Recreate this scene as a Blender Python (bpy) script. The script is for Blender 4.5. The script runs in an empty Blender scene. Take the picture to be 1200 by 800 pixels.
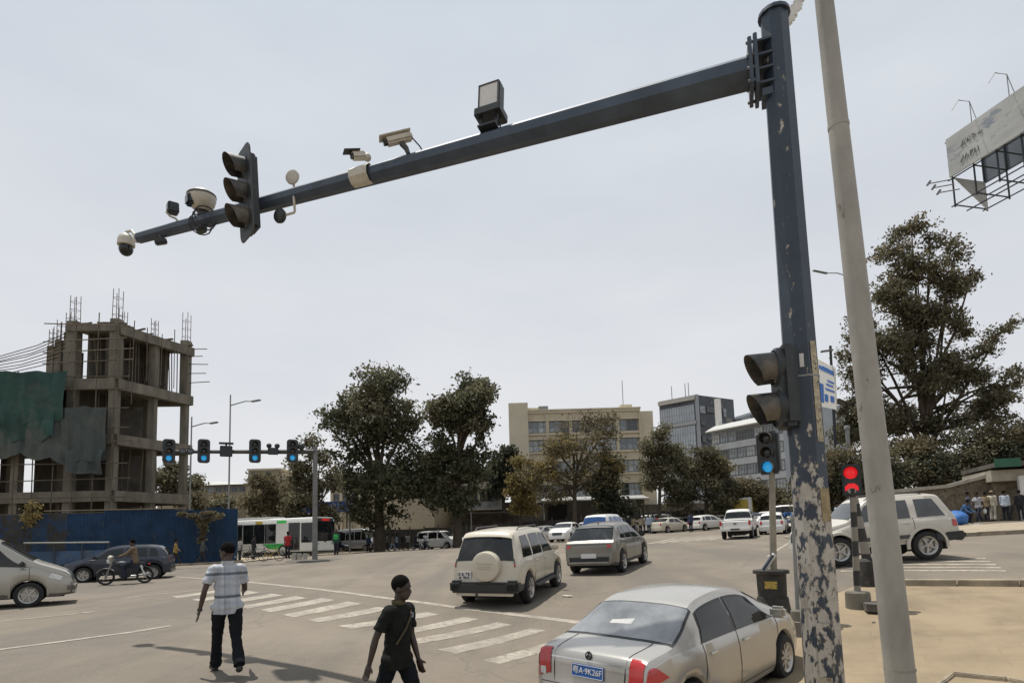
import bpy, bmesh, math, random
import numpy as np
from mathutils import Vector, Matrix
from math import sin, cos, pi, radians, atan, atan2, sqrt, hypot
rnd = random.Random(7)
S = bpy.context.scene
COL = S.collection

# ---------------------------------------------------------------- camera, sky, sun, exposure
F = 700.0; TH = atan(67/700); RO = radians(1.63)
_r0 = np.array([1, 0, 0.]); CF = np.array([0, cos(TH), sin(TH)]); _u0 = np.array([0, -sin(TH), cos(TH)])
CR = cos(RO)*_r0 - sin(RO)*_u0; CU = sin(RO)*_r0 + cos(RO)*_u0
CC = np.array([0, 0, 2.1])
cam = bpy.data.cameras.new('camera'); camo = bpy.data.objects.new('camera', cam); COL.objects.link(camo)
cam.sensor_width = 36.0; cam.lens = 36*F/1200; cam.shift_y = 160/1200
cam.clip_start = .05; cam.clip_end = 6000
camo.matrix_world = Matrix(((CR[0], CU[0], -CF[0], CC[0]), (CR[1], CU[1], -CF[1], CC[1]), (CR[2], CU[2], -CF[2], CC[2]), (0, 0, 0, 1)))
S.camera = camo

SUN_TO = Vector((-.20, .20, 1)).normalized()
sun_el = math.asin(SUN_TO.z); sun_az = atan2(SUN_TO.x, SUN_TO.y)
W = bpy.data.worlds.new('World'); S.world = W; W.use_nodes = True
wn = W.node_tree.nodes; wl = W.node_tree.links
for n in list(wn): wn.remove(n)
wo = wn.new('ShaderNodeOutputWorld'); bg = wn.new('ShaderNodeBackground'); sky = wn.new('ShaderNodeTexSky')
sky.sky_type = 'NISHITA'; sky.sun_disc = False; sky.sun_elevation = sun_el; sky.sun_rotation = sun_az
sky.altitude = 2300; sky.air_density = 1.0; sky.dust_density = 5.0; sky.ozone_density = 1.0
# thin high veil of cloud: a white-grey scatter mixed over the clear sky, slightly uneven
geo = wn.new('ShaderNodeTexCoord'); nz = wn.new('ShaderNodeTexNoise'); nz.inputs['Scale'].default_value = 2.2; nz.inputs['Detail'].default_value = 7
mp = wn.new('ShaderNodeMapping'); mp.inputs['Scale'].default_value = (1, 1, 3.2)
wl.new(geo.outputs['Generated'], mp.inputs['Vector']); wl.new(mp.outputs['Vector'], nz.inputs['Vector'])
rp = wn.new('ShaderNodeValToRGB'); rp.color_ramp.elements[0].position = .35; rp.color_ramp.elements[1].position = .75
rp.color_ramp.elements[0].color = (.84, .84, .84, 1); rp.color_ramp.elements[1].color = (1.0, 1.0, 1.0, 1)
wl.new(nz.outputs['Fac'], rp.inputs['Fac'])
mx = wn.new('ShaderNodeMix'); mx.data_type = 'RGBA'
# the veil is whiter and warmer low down, bluer overhead
sx = wn.new('ShaderNodeSeparateXYZ'); wl.new(geo.outputs['Generated'], sx.inputs['Vector'])
vr = wn.new('ShaderNodeValToRGB'); vr.color_ramp.elements[0].position = .0; vr.color_ramp.elements[1].position = .75
vr.color_ramp.elements[0].color = (.81, .795, .785, 1); vr.color_ramp.elements[1].color = (.60, .655, .72, 1)
e_ = vr.color_ramp.elements.new(.3); e_.color = (.735, .75, .775, 1)
wl.new(sx.outputs['Z'], vr.inputs['Fac'])
vs = wn.new('ShaderNodeVectorMath'); vs.operation = 'SCALE'; vs.inputs['Scale'].default_value = 10.6; wl.new(vr.outputs['Color'], vs.inputs[0])
wl.new(vs.outputs['Vector'], mx.inputs['B'])
wl.new(rp.outputs['Color'], mx.inputs['Factor']); wl.new(sky.outputs['Color'], mx.inputs['A'])
wl.new(mx.outputs['Result'], bg.inputs['Color']); bg.inputs['Strength'].default_value = .10
wl.new(bg.outputs['Background'], wo.inputs['Surface'])
sl = bpy.data.lights.new('sun', 'SUN'); sl.energy = 4.7; sl.angle = radians(.6); sl.color = (1, .955, .88)
so = bpy.data.objects.new('sun', sl); COL.objects.link(so); so.rotation_euler = SUN_TO.to_track_quat('Z', 'Y').to_euler(); so.location = (0, 0, 60)
S.view_settings.view_transform = 'Standard'; S.view_settings.look = 'None'; S.view_settings.exposure = 0.0; S.view_settings.gamma = 1
S.view_settings.use_curve_mapping = False

# ---------------------------------------------------------------- photo geometry -> world points
def ray(px, py): return CF + (px-600)/F*CR + (560-py)/F*CU
def PS(px, py, s): return CC + F/s*ray(px, py)              # a point whose scale in the photo is s pixels per metre
def PZ(px, py, z):
    d = ray(px, py); return CC + d*((z-CC[2])/d[2])
_ctl = [(468,850,106),(262,793,93),(770,871,97),(633,848,92),(928,808,80),(619,704,46),(549,705,46),(730,670,35),(675,671,34),(57,708,42),(125,686,31),(170,682,30),(98,682,29),(205,661,15.5),(100,664,17),(275,659,15.5),(369,657,20),(340,652,16),(420,646,10.8),(515,643,11.2),(665,634,16),(633,636,13.5),(748,625,12),(785,624,12),(830,620,12),(865,631,19.5),(905,625,17),(1092,656,43),(1170,612,20),(907,722,60),(1006,708,60),(1130,684,55),(967,812,97)]
_ex = [(-60,10,.3),(-60,60,.4),(60,10,1.6),(70,60,2.2),(-40,120,.8),(30,120,1.7),(90,120,2.),(-90,120,.5),(0,-20,0),(-30,-20,0),(30,-20,.6)]
_A = np.vstack([np.array([PS(*c) for c in _ctl]), np.array(_ex)])
def _fit(A, lam):
    n = len(A); X = A[:, :2]; d = np.linalg.norm(X[:, None]-X[None], axis=2)
    K = np.where(d > 0, d**2*np.log(d+1e-9), 0)+lam*np.eye(n); Pm = np.hstack([np.ones((n, 1)), X])
    M = np.zeros((n+3, n+3)); M[:n, :n] = K; M[:n, n:] = Pm; M[n:, :n] = Pm.T
    return np.linalg.solve(M, np.r_[A[:, 2], 0, 0, 0])
_w = _fit(_A, 14.)
def gz(x, y):
    """height of the terrain (vectorised)"""
    x = np.asarray(x, float); y = np.asarray(y, float)
    fall = np.clip((np.hypot(x, y-30)-100)/150, 0, 1)
    k = 120/np.maximum(120, np.hypot(x, y-30)); xx = x*k; yy = 30+(y-30)*k
    d = np.sqrt((xx[..., None]-_A[:, 0])**2+(yy[..., None]-_A[:, 1])**2)
    z = (_w[:-3]*np.where(d > 0, d**2*np.log(d+1e-9), 0)).sum(-1)+_w[-3]+_w[-2]*xx+_w[-1]*yy
    return np.clip(z, -1.2, 4)*(1-fall)+fall*1.2
def g(x, y): return float(gz(x, y))
def G(px, py):
    """terrain point seen at a photo pixel"""
    d = ray(px, py); t = 2.; st = .25
    for i in range(2000):
        p = CC+d*t
        if p[2] < g(p[0], p[1]): break
        t += st; st *= 1.03
    lo, hi = t-st, t
    for i in range(24):
        m = (lo+hi)/2; p = CC+d*m
        if p[2] < g(p[0], p[1]): hi = m
        else: lo = m
    return CC+d*hi
def XY(px, py, s):
    p = PS(px, py, s); return p[0], p[1], g(p[0], p[1])
def head_dir(h): return Vector((sin(radians(h)), cos(radians(h)), 0))

# ---------------------------------------------------------------- materials
MATS = {}
def mat(name, col, rough=.7, metal=0., var=.18, scale=6., bump=0., col2=None, emit=None, es=0., coat=0., spec=.5, rust=None, rust_t=.62, stretch=None, isl=0., trans=0., dust=None, dust_lo=.42, dust_hi=.6):
    if name in MATS: return MATS[name]
    m = bpy.data.materials.new(name); m.use_nodes = True; nt = m.node_tree; N = nt.nodes; L = nt.links
    b = N['Principled BSDF']; b.inputs['Roughness'].default_value = rough; b.inputs['Metallic'].default_value = metal
    b.inputs['Coat Weight'].default_value = coat; b.inputs['Specular IOR Level'].default_value = spec
    tc = N.new('ShaderNodeTexCoord'); src = tc.outputs['Object']
    if stretch:
        mpn = N.new('ShaderNodeMapping'); mpn.inputs['Scale'].default_value = stretch; L.new(src, mpn.inputs['Vector']); src = mpn.outputs['Vector']
    n1 = N.new('ShaderNodeTexNoise'); n1.inputs['Scale'].default_value = scale; n1.inputs['Detail'].default_value = 6; n1.inputs['Roughness'].default_value = .65
    L.new(src, n1.inputs['Vector'])
    r = N.new('ShaderNodeValToRGB'); c2 = col2 or tuple(c*(1-var*1.3) for c in col); c1 = tuple(min(1, c*(1+var)) for c in col)
    r.color_ramp.elements[0].color = (*c2, 1); r.color_ramp.elements[1].color = (*c1, 1)
    r.color_ramp.elements[0].position = .3; r.color_ramp.elements[1].position = .72
    L.new(n1.outputs['Fac'], r.inputs['Fac']); out = r.outputs['Color']
    if isl:
        gi = N.new('ShaderNodeNewGeometry'); hs = N.new('ShaderNodeHueSaturation'); mr = N.new('ShaderNodeMapRange')
        mr.inputs['To Min'].default_value = 1-isl; mr.inputs['To Max'].default_value = 1+isl
        L.new(gi.outputs['Random Per Island'], mr.inputs['Value']); L.new(mr.outputs['Result'], hs.inputs['Value'])
        L.new(out, hs.inputs['Color']); out = hs.outputs['Color']
    def layer(out, c, t, sc, w=.05):
        n2 = N.new('ShaderNodeTexNoise'); n2.inputs['Scale'].default_value = sc; n2.inputs['Detail'].default_value = 8; n2.inputs['Roughness'].default_value = .7
        L.new(src, n2.inputs['Vector'])
        q = N.new('ShaderNodeValToRGB'); q.color_ramp.elements[0].position = t; q.color_ramp.elements[1].position = t+w
        L.new(n2.outputs['Fac'], q.inputs['Fac'])
        mm = N.new('ShaderNodeMix'); mm.data_type = 'RGBA'; mm.inputs['B'].default_value = (*c, 1)
        L.new(q.outputs['Color'], mm.inputs['Factor']); L.new(out, mm.inputs['A']); return mm.outputs['Result']
    if rust: out = layer(out, rust, rust_t, scale*2.3)
    if dust: out = layer(out, dust, dust_lo, scale*.6, dust_hi-dust_lo)
    L.new(out, b.inputs['Base Color'])
    if bump:
        bn = N.new('ShaderNodeBump'); bn.inputs['Strength'].default_value = bump; bn.inputs['Distance'].default_value = .03
        n3 = N.new('ShaderNodeTexNoise'); n3.inputs['Scale'].default_value = scale*7; n3.inputs['Detail'].default_value = 4; L.new(src, n3.inputs['Vector'])
        L.new(n3.outputs['Fac'], bn.inputs['Height']); L.new(bn.outputs['Normal'], b.inputs['Normal'])
    if emit: b.inputs['Emission Color'].default_value = (*emit, 1); b.inputs['Emission Strength'].default_value = es
    if trans:
        tr = N.new('ShaderNodeBsdfTranslucent'); L.new(out, tr.inputs['Color']); ms = N.new('ShaderNodeMixShader'); ms.inputs['Fac'].default_value = trans
        L.new(b.outputs['BSDF'], ms.inputs[1]); L.new(tr.outputs['BSDF'], ms.inputs[2]); L.new(ms.outputs['Shader'], N['Material Output'].inputs['Surface'])
    MATS[name] = m; return m

# ---------------------------------------------------------------- mesh builder
class MB:
    def __init__(s): s.v = []; s.f = []
    def add(s, vs, fs):
        o = len(s.v); s.v.extend([tuple(map(float, p)) for p in vs]); s.f.extend([tuple(i+o for i in f) for f in fs]); return s
    def box(s, c, d, rot=None, taper=1.):
        hx, hy, hz = d[0]/2, d[1]/2, d[2]/2; vs = []
        for z in (-1, 1):
            k = taper if z > 0 else 1
            for x, y in ((-1, -1), (1, -1), (1, 1), (-1, 1)):
                p = Vector((x*hx*k, y*hy*k, z*hz))
                if rot is not None: p = rot @ p
                vs.append((p.x+c[0], p.y+c[1], p.z+c[2]))
        return s.add(vs, [(3, 2, 1, 0), (4, 5, 6, 7), (0, 1, 5, 4), (1, 2, 6, 5), (2, 3, 7, 6), (3, 0, 4, 7)])
    def bar(s, a, b, w, h=None):
        """rectangular bar between two points"""
        a = Vector(a); b = Vector(b); d = b-a; q = d.to_track_quat('Z', 'Y').to_matrix()
        return s.box((a+b)/2, (w, h or w, d.length), q)
    def tube(s, pts, r, n=8, caps=True, rot0=0., ell=None):
        pts = [Vector(p) for p in pts]; rs = r if isinstance(r, (list, tuple)) else [r]*len(pts)
        vs = []; fs = []; pv = None
        for i, p in enumerate(pts):
            t = (pts[min(i+1, len(pts)-1)]-pts[max(i-1, 0)]).normalized()
            ref = Vector((0, 0, 1)) if abs(t.z) < .9 else Vector((0, 1, 0))
            if pv is None: a = t.cross(ref).normalized()
            else: a = (pv-t*pv.dot(t)).normalized()
            pv = a; b = t.cross(a)
            for k in range(n):
                th = 2*pi*k/n+rot0; q = p+(a*cos(th)+b*sin(th)*(ell or 1))*rs[i]; vs.append(q[:])
        for i in range(len(pts)-1):
            for k in range(n):
                k2 = (k+1) % n; fs.append((i*n+k, i*n+k2, (i+1)*n+k2, (i+1)*n+k))
        if caps: fs.append(tuple(range(n-1, -1, -1))); fs.append(tuple((len(pts)-1)*n+k for k in range(n)))
        return s.add(vs, fs)
    def ell(s, c, r, n=12, m=8, rot=None):
        vs = []; fs = []
        for j in range(m+1):
            ph = -pi/2+pi*j/m
            for k in range(n):
                th = 2*pi*k/n; p = Vector((cos(ph)*cos(th)*r[0], cos(ph)*sin(th)*r[1], sin(ph)*r[2]))
                if rot is not None: p = rot @ p
                vs.append((p.x+c[0], p.y+c[1], p.z+c[2]))
        for j in range(m):
            for k in range(n):
                k2 = (k+1) % n
                if j == 0: fs.append((k, (j+1)*n+k2, (j+1)*n+k))
                elif j == m-1: fs.append((j*n+k, j*n+k2, (j+1)*n+k))
                else: fs.append((j*n+k, j*n+k2, (j+1)*n+k2, (j+1)*n+k))
        return s.add(vs, fs)
    def lathe(s, prof, c=(0, 0, 0), n=20, rot=None, a0=0, a1=2*pi):
        """profile of (radius, height) turned about local z"""
        full = abs(a1-a0-2*pi) < 1e-6; cols = n if full else n+1; vs = []; fs = []
        for r, z in prof:
            for k in range(cols):
                th = a0+(a1-a0)*k/n; p = Vector((r*cos(th), r*sin(th), z))
                if rot is not None: p = rot @ p
                vs.append((p.x+c[0], p.y+c[1], p.z+c[2]))
        for i in range(len(prof)-1):
            for k in range(n):
                k2 = (k+1) % cols; fs.append((i*cols+k, i*cols+k2, (i+1)*cols+k2, (i+1)*cols+k))
        return s.add(vs, fs)
    def prism(s, poly, o, ex, ey, ez, depth):
        """2-D polygon in the plane (ex, ey) at o, extruded along ez"""
        o = Vector(o); ex = Vector(ex); ey = Vector(ey); ez = Vector(ez); n = len(poly)
        vs = [o+ex*x+ey*y for x, y in poly]+[o+ex*x+ey*y+ez*depth for x, y in poly]
        return s.add(vs, [tuple(range(n-1, -1, -1)), tuple(range(n, 2*n))]+[(i, (i+1) % n, n+(i+1) % n, n+i) for i in range(n)])
    def grid(s, P):
        a = len(P); b = len(P[0]); vs = [p for row in P for p in row]
        return s.add(vs, [(i*b+j, i*b+j+1, (i+1)*b+j+1, (i+1)*b+j) for i in range(a-1) for j in range(b-1)])
    def xf(s, M):
        s.v = [tuple(M @ Vector(p)) for p in s.v]; return s
    def build(s, name, m, parent=None, smooth=None, bevel=0., loc=None, solid=0.):
        me = bpy.data.meshes.new(name); me.from_pydata(s.v, [], s.f)
        bm = bmesh.new(); bm.from_mesh(me)
        bmesh.ops.remove_doubles(bm, verts=bm.verts, dist=1e-5)
        bmesh.ops.recalc_face_normals(bm, faces=bm.faces)
        if solid: bmesh.ops.solidify(bm, geom=list(bm.faces), thickness=solid); bmesh.ops.recalc_face_normals(bm, faces=bm.faces)
        if bevel: bmesh.ops.bevel(bm, geom=[e for e in bm.edges if len(e.link_faces) == 2 and e.calc_face_angle(0) > .5], offset=bevel, segments=2, affect='EDGES', clamp_overlap=True)
        bm.to_mesh(me); bm.free()
        if smooth is not None:
            me.shade_smooth(); me.set_sharp_from_angle(angle=smooth)
        me.materials.append(m); o = bpy.data.objects.new(name, me); COL.objects.link(o)
        if parent is not None: o.parent = parent
        if loc is not None: o.location = loc
        return o
def tag(o, label, cat, group=None, kind=None):
    if label: o['label'] = label
    if cat: o['category'] = cat
    if group: o['group'] = group
    if kind: o['kind'] = kind
    return o
def struct(o): o['kind'] = 'structure'; return o
def thing(name, label, cat, loc=(0, 0, 0), rz=0., group=None, M=None):
    o = bpy.data.objects.new(name, None); COL.objects.link(o); o.empty_display_size = .2
    if M is not None: o.matrix_world = M
    else: o.location = loc; o.rotation_euler = (0, 0, rz)
    return tag(o, label, cat, group)
def frame_on_ground(x, y, fwd, z=None):
    """matrix with X = forward, Y = left, Z = terrain normal"""
    e = 1.2; dx = (g(x+e, y)-g(x-e, y))/(2*e); dy = (g(x, y+e)-g(x, y-e))/(2*e)
    up = Vector((-dx, -dy, 1)).normalized(); f = Vector(fwd); f = (f-up*f.dot(up)).normalized(); l = up.cross(f)
    zz = g(x, y) if z is None else z
    return Matrix(((f.x, l.x, up.x, x), (f.y, l.y, up.y, y), (f.z, l.z, up.z, zz), (0, 0, 0, 1)))
def tree_copy(o, parent=None):
    c = o.copy(); COL.objects.link(c)
    if parent is not None: c.parent = parent
    for ch in list(o.children): tree_copy(ch, c)
    return c
def set_mat(o, m, i=0):
    o.material_slots[i].link = 'OBJECT'; o.material_slots[i].material = m

# ---------------------------------------------------------------- shared materials
M_asph = mat('asphalt', (.168, .140, .106), .9, 0, .16, .55, .25)
M_earth = mat('dry_earth', (.23, .185, .13), .95, 0, .25, .5, .4)
M_paint = mat('road_paint', (.37, .33, .27), .8, 0, .15, 3., .1, rust=(.19, .165, .134), rust_t=.54, dust=(.22, .193, .158), dust_lo=.40, dust_hi=.62)
M_conc = mat('concrete', (.165, .150, .12), .9, 0, .32, 1.2, .25, rust=(.10, .088, .07), rust_t=.60, stretch=(1, 1, .35))
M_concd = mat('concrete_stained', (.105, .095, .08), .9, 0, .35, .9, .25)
M_black = mat('black_plastic', (.018, .02, .022), .45, 0, .2, 10)
M_darkm = mat('dark_metal', (.03, .036, .042), .5, .3, .25, 8)
M_rubber = mat('tyre_rubber', (.016, .016, .016), .85, 0, .2, 14)
M_alloy = mat('alloy_rim', (.42, .41, .39), .35, .7, .15, 9)
M_steelw = mat('steel_wheel', (.30, .29, .27), .5, .3, .2, 9)
M_glass = mat('car_glass', (.010, .012, .013), .03, 0, .1, 3, spec=.45, dust=(.05, .052, .052), dust_lo=.5, dust_hi=.9)
M_glassd = mat('dusty_glass', (.05, .055, .058), .12, 0, .3, 3, spec=.8)
M_red = mat('red_lamp', (.42, .018, .02), .18, 0, .12, 20, coat=.6)
M_lamp = mat('headlamp', (.55, .55, .53), .12, .2, .15, 10, coat=.8)
M_amber = mat('amber_lamp', (.6, .2, .03), .2, 0, .1, 20)
M_under = mat('underbody', (.012, .012, .012), .9, 0, .1, 5)
M_trim = mat('grey_trim', (.06, .06, .06), .6, 0, .15, 8)
M_chrome = mat('chrome', (.6, .6, .6), .2, .9, .05, 8)
M_grey = mat('galvanised_steel', (.22, .225, .22), .55, .35, .2, 4)
M_wood = mat('scaffold_wood', (.11, .09, .065), .9, 0, .3, 4)
M_white = mat('white_paint', (.62, .61, .58), .6, 0, .1, 4)
M_cream = mat('cream_housing', (.50, .47, .40), .5, 0, .12, 8, dust=(.30, .27, .21), dust_lo=.5, dust_hi=.8)
# ================================================================ SETTING: ground, road, pavements, markings
_ax = lambda lo, hi, n, p: None
def lines(near, nstep, far, k=1.22):
    v = list(np.arange(near[0], near[1]+1e-6, nstep)); st = nstep; x = v[-1]
    while x < far: st *= k; x += st; v.append(x)
    st = nstep; x = near[0]
    while x > -far: st *= k; x -= st; v.insert(0, x)
    return np.array(v)
LX = lines((-24, 24), .8, 900); LY = lines((-2, 46), .8, 1500)
def ground_sheet(name, xs, ys, off, m):
    X, Y = np.meshgrid(xs, ys, indexing='ij'); Z = gz(X, Y)+off; a, b = X.shape
    vs = np.stack([X, Y, Z], -1).reshape(-1, 3).tolist()
    fs = [(i*b+j, (i+1)*b+j, (i+1)*b+j+1, i*b+j+1) for i in range(a-1) for j in range(b-1)]
    me = bpy.data.meshes.new(name); me.from_pydata(vs, [], fs); me.materials.append(m); me.shade_smooth()
    o = bpy.data.objects.new(name, me); COL.objects.link(o); return struct(o)
def sheet(name, polys, off, m, step=.8, parent=None, st=True):
    """flat paving of any outline laid over the terrain"""
    bm = bmesh.new()
    for poly in polys:
        bm.faces.new([bm.verts.new((p[0], p[1], 0)) for p in poly])
    xs = [v.co.x for v in bm.verts]; ys = [v.co.y for v in bm.verts]
    for k in range(2):
        lo, hi = (min(xs), max(xs)) if k == 0 else (min(ys), max(ys)); c = math.ceil(lo/step)*step
        while c < hi:
            bmesh.ops.bisect_plane(bm, geom=bm.verts[:]+bm.edges[:]+bm.faces[:], plane_co=(c, 0, 0) if k == 0 else (0, c, 0), plane_no=(1, 0, 0) if k == 0 else (0, 1, 0)); c += step
    for v in bm.verts: v.co.z = g(v.co.x, v.co.y)+off
    bmesh.ops.recalc_face_normals(bm, faces=bm.faces)
    if sum(f.normal.z for f in bm.faces) < 0: bmesh.ops.reverse_faces(bm, faces=bm.faces)
    me = bpy.data.meshes.new(name); bm.to_mesh(me); bm.free(); me.materials.append(m); me.shade_smooth()
    o = bpy.data.objects.new(name, me); COL.objects.link(o)
    return struct(o) if st else o
ground_sheet('ground', LX, LY, -.10, M_earth)

# asphalt: dusty tan with darker tyre lanes and pale patches
def asphalt_material():
    m = M_asph; nt = m.node_tree; N = nt.nodes; L = nt.links; b = N['Principled BSDF']
    src = b.inputs['Base Color'].links[0].from_socket
    tc = N.new('ShaderNodeTexCoord')
    def lay(inp, sc, t0, t1, c, amt, vec=None):
        mp = N.new('ShaderNodeMapping'); mp.inputs['Scale'].default_value = vec or (1, 1, 1); mp.inputs['Rotation'].default_value = (0, 0, radians(-24))
        L.new(tc.outputs['Object'], mp.inputs['Vector'])
        n = N.new('ShaderNodeTexNoise'); n.inputs['Scale'].default_value = sc; n.inputs['Detail'].default_value = 9; n.inputs['Roughness'].default_value = .68; L.new(mp.outputs['Vector'], n.inputs['Vector'])
        r = N.new('ShaderNodeValToRGB'); r.color_ramp.elements[0].position = t0; r.color_ramp.elements[1].position = t1
        r.color_ramp.elements[1].color = (amt, amt, amt, 1); L.new(n.outputs['Fac'], r.inputs['Fac'])
        mx = N.new('ShaderNodeMix'); mx.data_type = 'RGBA'; mx.inputs['B'].default_value = (*c, 1); L.new(r.outputs['Color'], mx.inputs['Factor']); L.new(inp, mx.inputs['A'])
        return mx.outputs['Result']
    o = lay(src, .35, .45, .62, (.112, .098, .080), .8, (1.0, .14, 1))
    o = lay(o, .12, .5, .66, (.208, .178, .138), .8)
    o = lay(o, 22, .56, .72, (.28, .25, .21), .55)
    o = lay(o, 30, .60, .70, (.10, .092, .08), .6)
    o = lay(o, .9, .66, .72, (.10, .09, .08), .5)
    o = lay(o, 1.7, .60, .86, (.085, .078, .068), .6)
    # cracks and old repair joints
    for sc, wd, col, amt, dis in ((.22, .010, (.075, .068, .058), .75, .35), (.75, .012, (.095, .085, .073), .5, .6)):
        dn = N.new('ShaderNodeTexNoise'); dn.inputs['Scale'].default_value = 2.2; dn.inputs['Detail'].default_value = 5; L.new(tc.outputs['Object'], dn.inputs['Vector'])
        ma = N.new('ShaderNodeVectorMath'); ma.operation = 'MULTIPLY_ADD'; ma.inputs[1].default_value = (dis, dis, 0); L.new(dn.outputs['Color'], ma.inputs[0]); L.new(tc.outputs['Object'], ma.inputs[2])
        vo = N.new('ShaderNodeTexVoronoi'); vo.feature = 'DISTANCE_TO_EDGE'; vo.voronoi_dimensions = '2D'; vo.inputs['Scale'].default_value = sc; L.new(ma.outputs[0], vo.inputs['Vector'])
        lt = N.new('ShaderNodeMath'); lt.operation = 'LESS_THAN'; lt.inputs[1].default_value = wd*sc*1.2; L.new(vo.outputs['Distance'], lt.inputs[0])
        n4 = N.new('ShaderNodeTexNoise'); n4.inputs['Scale'].default_value = .18; L.new(tc.outputs['Object'], n4.inputs['Vector'])
        r4 = N.new('ShaderNodeValToRGB'); r4.color_ramp.elements[0].position = .46; r4.color_ramp.elements[1].position = .58; r4.color_ramp.elements[1].color = (amt, amt, amt, 1); L.new(n4.outputs['Fac'], r4.inputs['Fac'])
        mu = N.new('ShaderNodeMath'); mu.operation = 'MULTIPLY'; L.new(lt.outputs[0], mu.inputs[0]); L.new(r4.outputs['Color'], mu.inputs[1])
        mx = N.new('ShaderNodeMix'); mx.data_type = 'RGBA'; mx.inputs['B'].default_value = (*col, 1); L.new(mu.outputs[0], mx.inputs['Factor']); L.new(o, mx.inputs['A']); o = mx.outputs['Result']
    L.new(o, b.inputs['Base Color'])
asphalt_material()
rx = LX[(LX > -75) & (LX < 78)]; ry = LY[(LY > -14) & (LY < 90)]
ground_sheet('road', rx, ry, 0, M_asph)

# pavement of sandy tiles in the right foreground
def tile_material(name, c1, c2, mort, sc, w, h, rot):
    m = mat(name, c1, .92, 0, .16, 1.4, .15); nt = m.node_tree; N = nt.nodes; L = nt.links; b = N['Principled BSDF']
    src = b.inputs['Base Color'].links[0].from_socket
    tc = N.new('ShaderNodeTexCoord'); mp = N.new('ShaderNodeMapping'); mp.inputs['Rotation'].default_value = (0, 0, rot); L.new(tc.outputs['Object'], mp.inputs['Vector'])
    br = N.new('ShaderNodeTexBrick'); br.inputs['Scale'].default_value = sc; br.inputs['Brick Width'].default_value = w; br.inputs['Row Height'].default_value = h; br.inputs['Mortar Size'].default_value = .012
    br.inputs['Color1'].default_value = (1, 1, 1, 1); br.inputs['Color2'].default_value = (.86, .86, .86, 1); br.inputs['Mortar'].default_value = (*mort, 1); br.offset = 0.5
    L.new(mp.outputs['Vector'], br.inputs['Vector'])
    mx = N.new('ShaderNodeMix'); mx.data_type = 'RGBA'; mx.blend_type = 'MULTIPLY'; mx.inputs['Factor'].default_value = 1
    L.new(src, mx.inputs['A']); L.new(br.outputs['Color'], mx.inputs['B'])
    # sand blown over the joints
    n = N.new('ShaderNodeTexNoise'); n.inputs['Scale'].default_value = .9; n.inputs['Detail'].default_value = 8; L.new(tc.outputs['Object'], n.inputs['Vector'])
    r = N.new('ShaderNodeValToRGB'); r.color_ramp.elements[0].position = .42; r.color_ramp.elements[1].position = .64; L.new(n.outputs['Fac'], r.inputs['Fac'])
    m2 = N.new('ShaderNodeMix'); m2.data_type = 'RGBA'; m2.inputs['B'].default_value = (*c2, 1); L.new(r.outputs['Color'], m2.inputs['Factor']); L.new(mx.outputs['Result'], m2.inputs['A'])
    L.new(m2.outputs['Result'], b.inputs['Base Color']); return m
M_tile = tile_material('sandy_paving', (.235, .182, .115), (.265, .205, .13), (.85, .83, .79), 1.0, .62, .31, .5)
ka = G(1010, 686); kb = G(1198, 687); kd = Vector((kb[0]-ka[0], kb[1]-ka[1], 0)).normalized()
kfar = Vector(ka)+kd*22
walk = [(-8, -3.0), (2.15, 7.1), (4.3, 9.75), (5.0, 10.9), (5.7, 12.2), (6.3, 12.65), (ka[0], ka[1]+.12), (kfar.x, kfar.y+.12), (30, -6), (-4, -8)]
sheet('sidewalk', [walk], .014, M_tile, .8)
def kerb(name, pts, w=.22, h=.15, m=None, seg=1.0, gap=.012):
    """a row of kerb stones along a line"""
    mb = MB()
    for (x0, y0), (x1, y1) in zip(pts[:-1], pts[1:]):
        d = Vector((x1-x0, y1-y0, 0)); L = d.length; d.normalize(); nq = Vector((-d.y, d.x, 0)); n = max(1, round(L/seg))
        for i in range(n):
            a = Vector((x0, y0, 0))+d*(L*i/n+gap); b = Vector((x0, y0, 0))+d*(L*(i+1)/n-gap); vs = []
            j = rnd.uniform(-.012, .012); hh = h+rnd.uniform(-.012, .012)
            for q, oz in ((a, 0), (b, 0)):
                for off, z in ((-w/2, -.08), (w/2, -.08), (w/2-.015, hh), (-w/2+.015, hh)):
                    p = q+nq*(off+j); vs.append((p.x, p.y, g(p.x, p.y)+z))
            mb.add(vs, [(0, 1, 2, 3), (7, 6, 5, 4), (0, 4, 5, 1), (1, 5, 6, 2), (2, 6, 7, 3), (3, 7, 4, 0)])
    return struct(mb.build(name, m or M_kerb, bevel=.012))
M_kerb = mat('kerb_stone', (.20, .17, .125), .9, 0, .25, 2.5, .3, dust=(.32, .265, .185), dust_lo=.42, dust_hi=.7)
k0 = G(1055, 686)
kerb('kerb', [(k0[0], k0[1]), (kfar.x, kfar.y)])
# far pavement at the right, before the stone wall
fa = G(1085, 631); fb = G(1199, 625)
fd = Vector((fb[0]-fa[0], fb[1]-fa[1], 0)).normalized(); f0 = Vector(fa)-fd*3; f1 = Vector(fb)+fd*25; fn = Vector((-fd.y, fd.x, 0))
M_walk2 = mat('worn_pavement', (.30, .25, .18), .95, 0, .2, .8, .3)
sheet('far_sidewalk', [[(f0.x, f0.y), (f1.x, f1.y), (f1.x+fn.x*9, f1.y+fn.y*9), (f0.x+fn.x*9, f0.y+fn.y*9)]], .10, M_walk2, 2.)
kerb('far_kerb', [(f0.x, f0.y), (f1.x, f1.y)], .2, .16)
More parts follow.
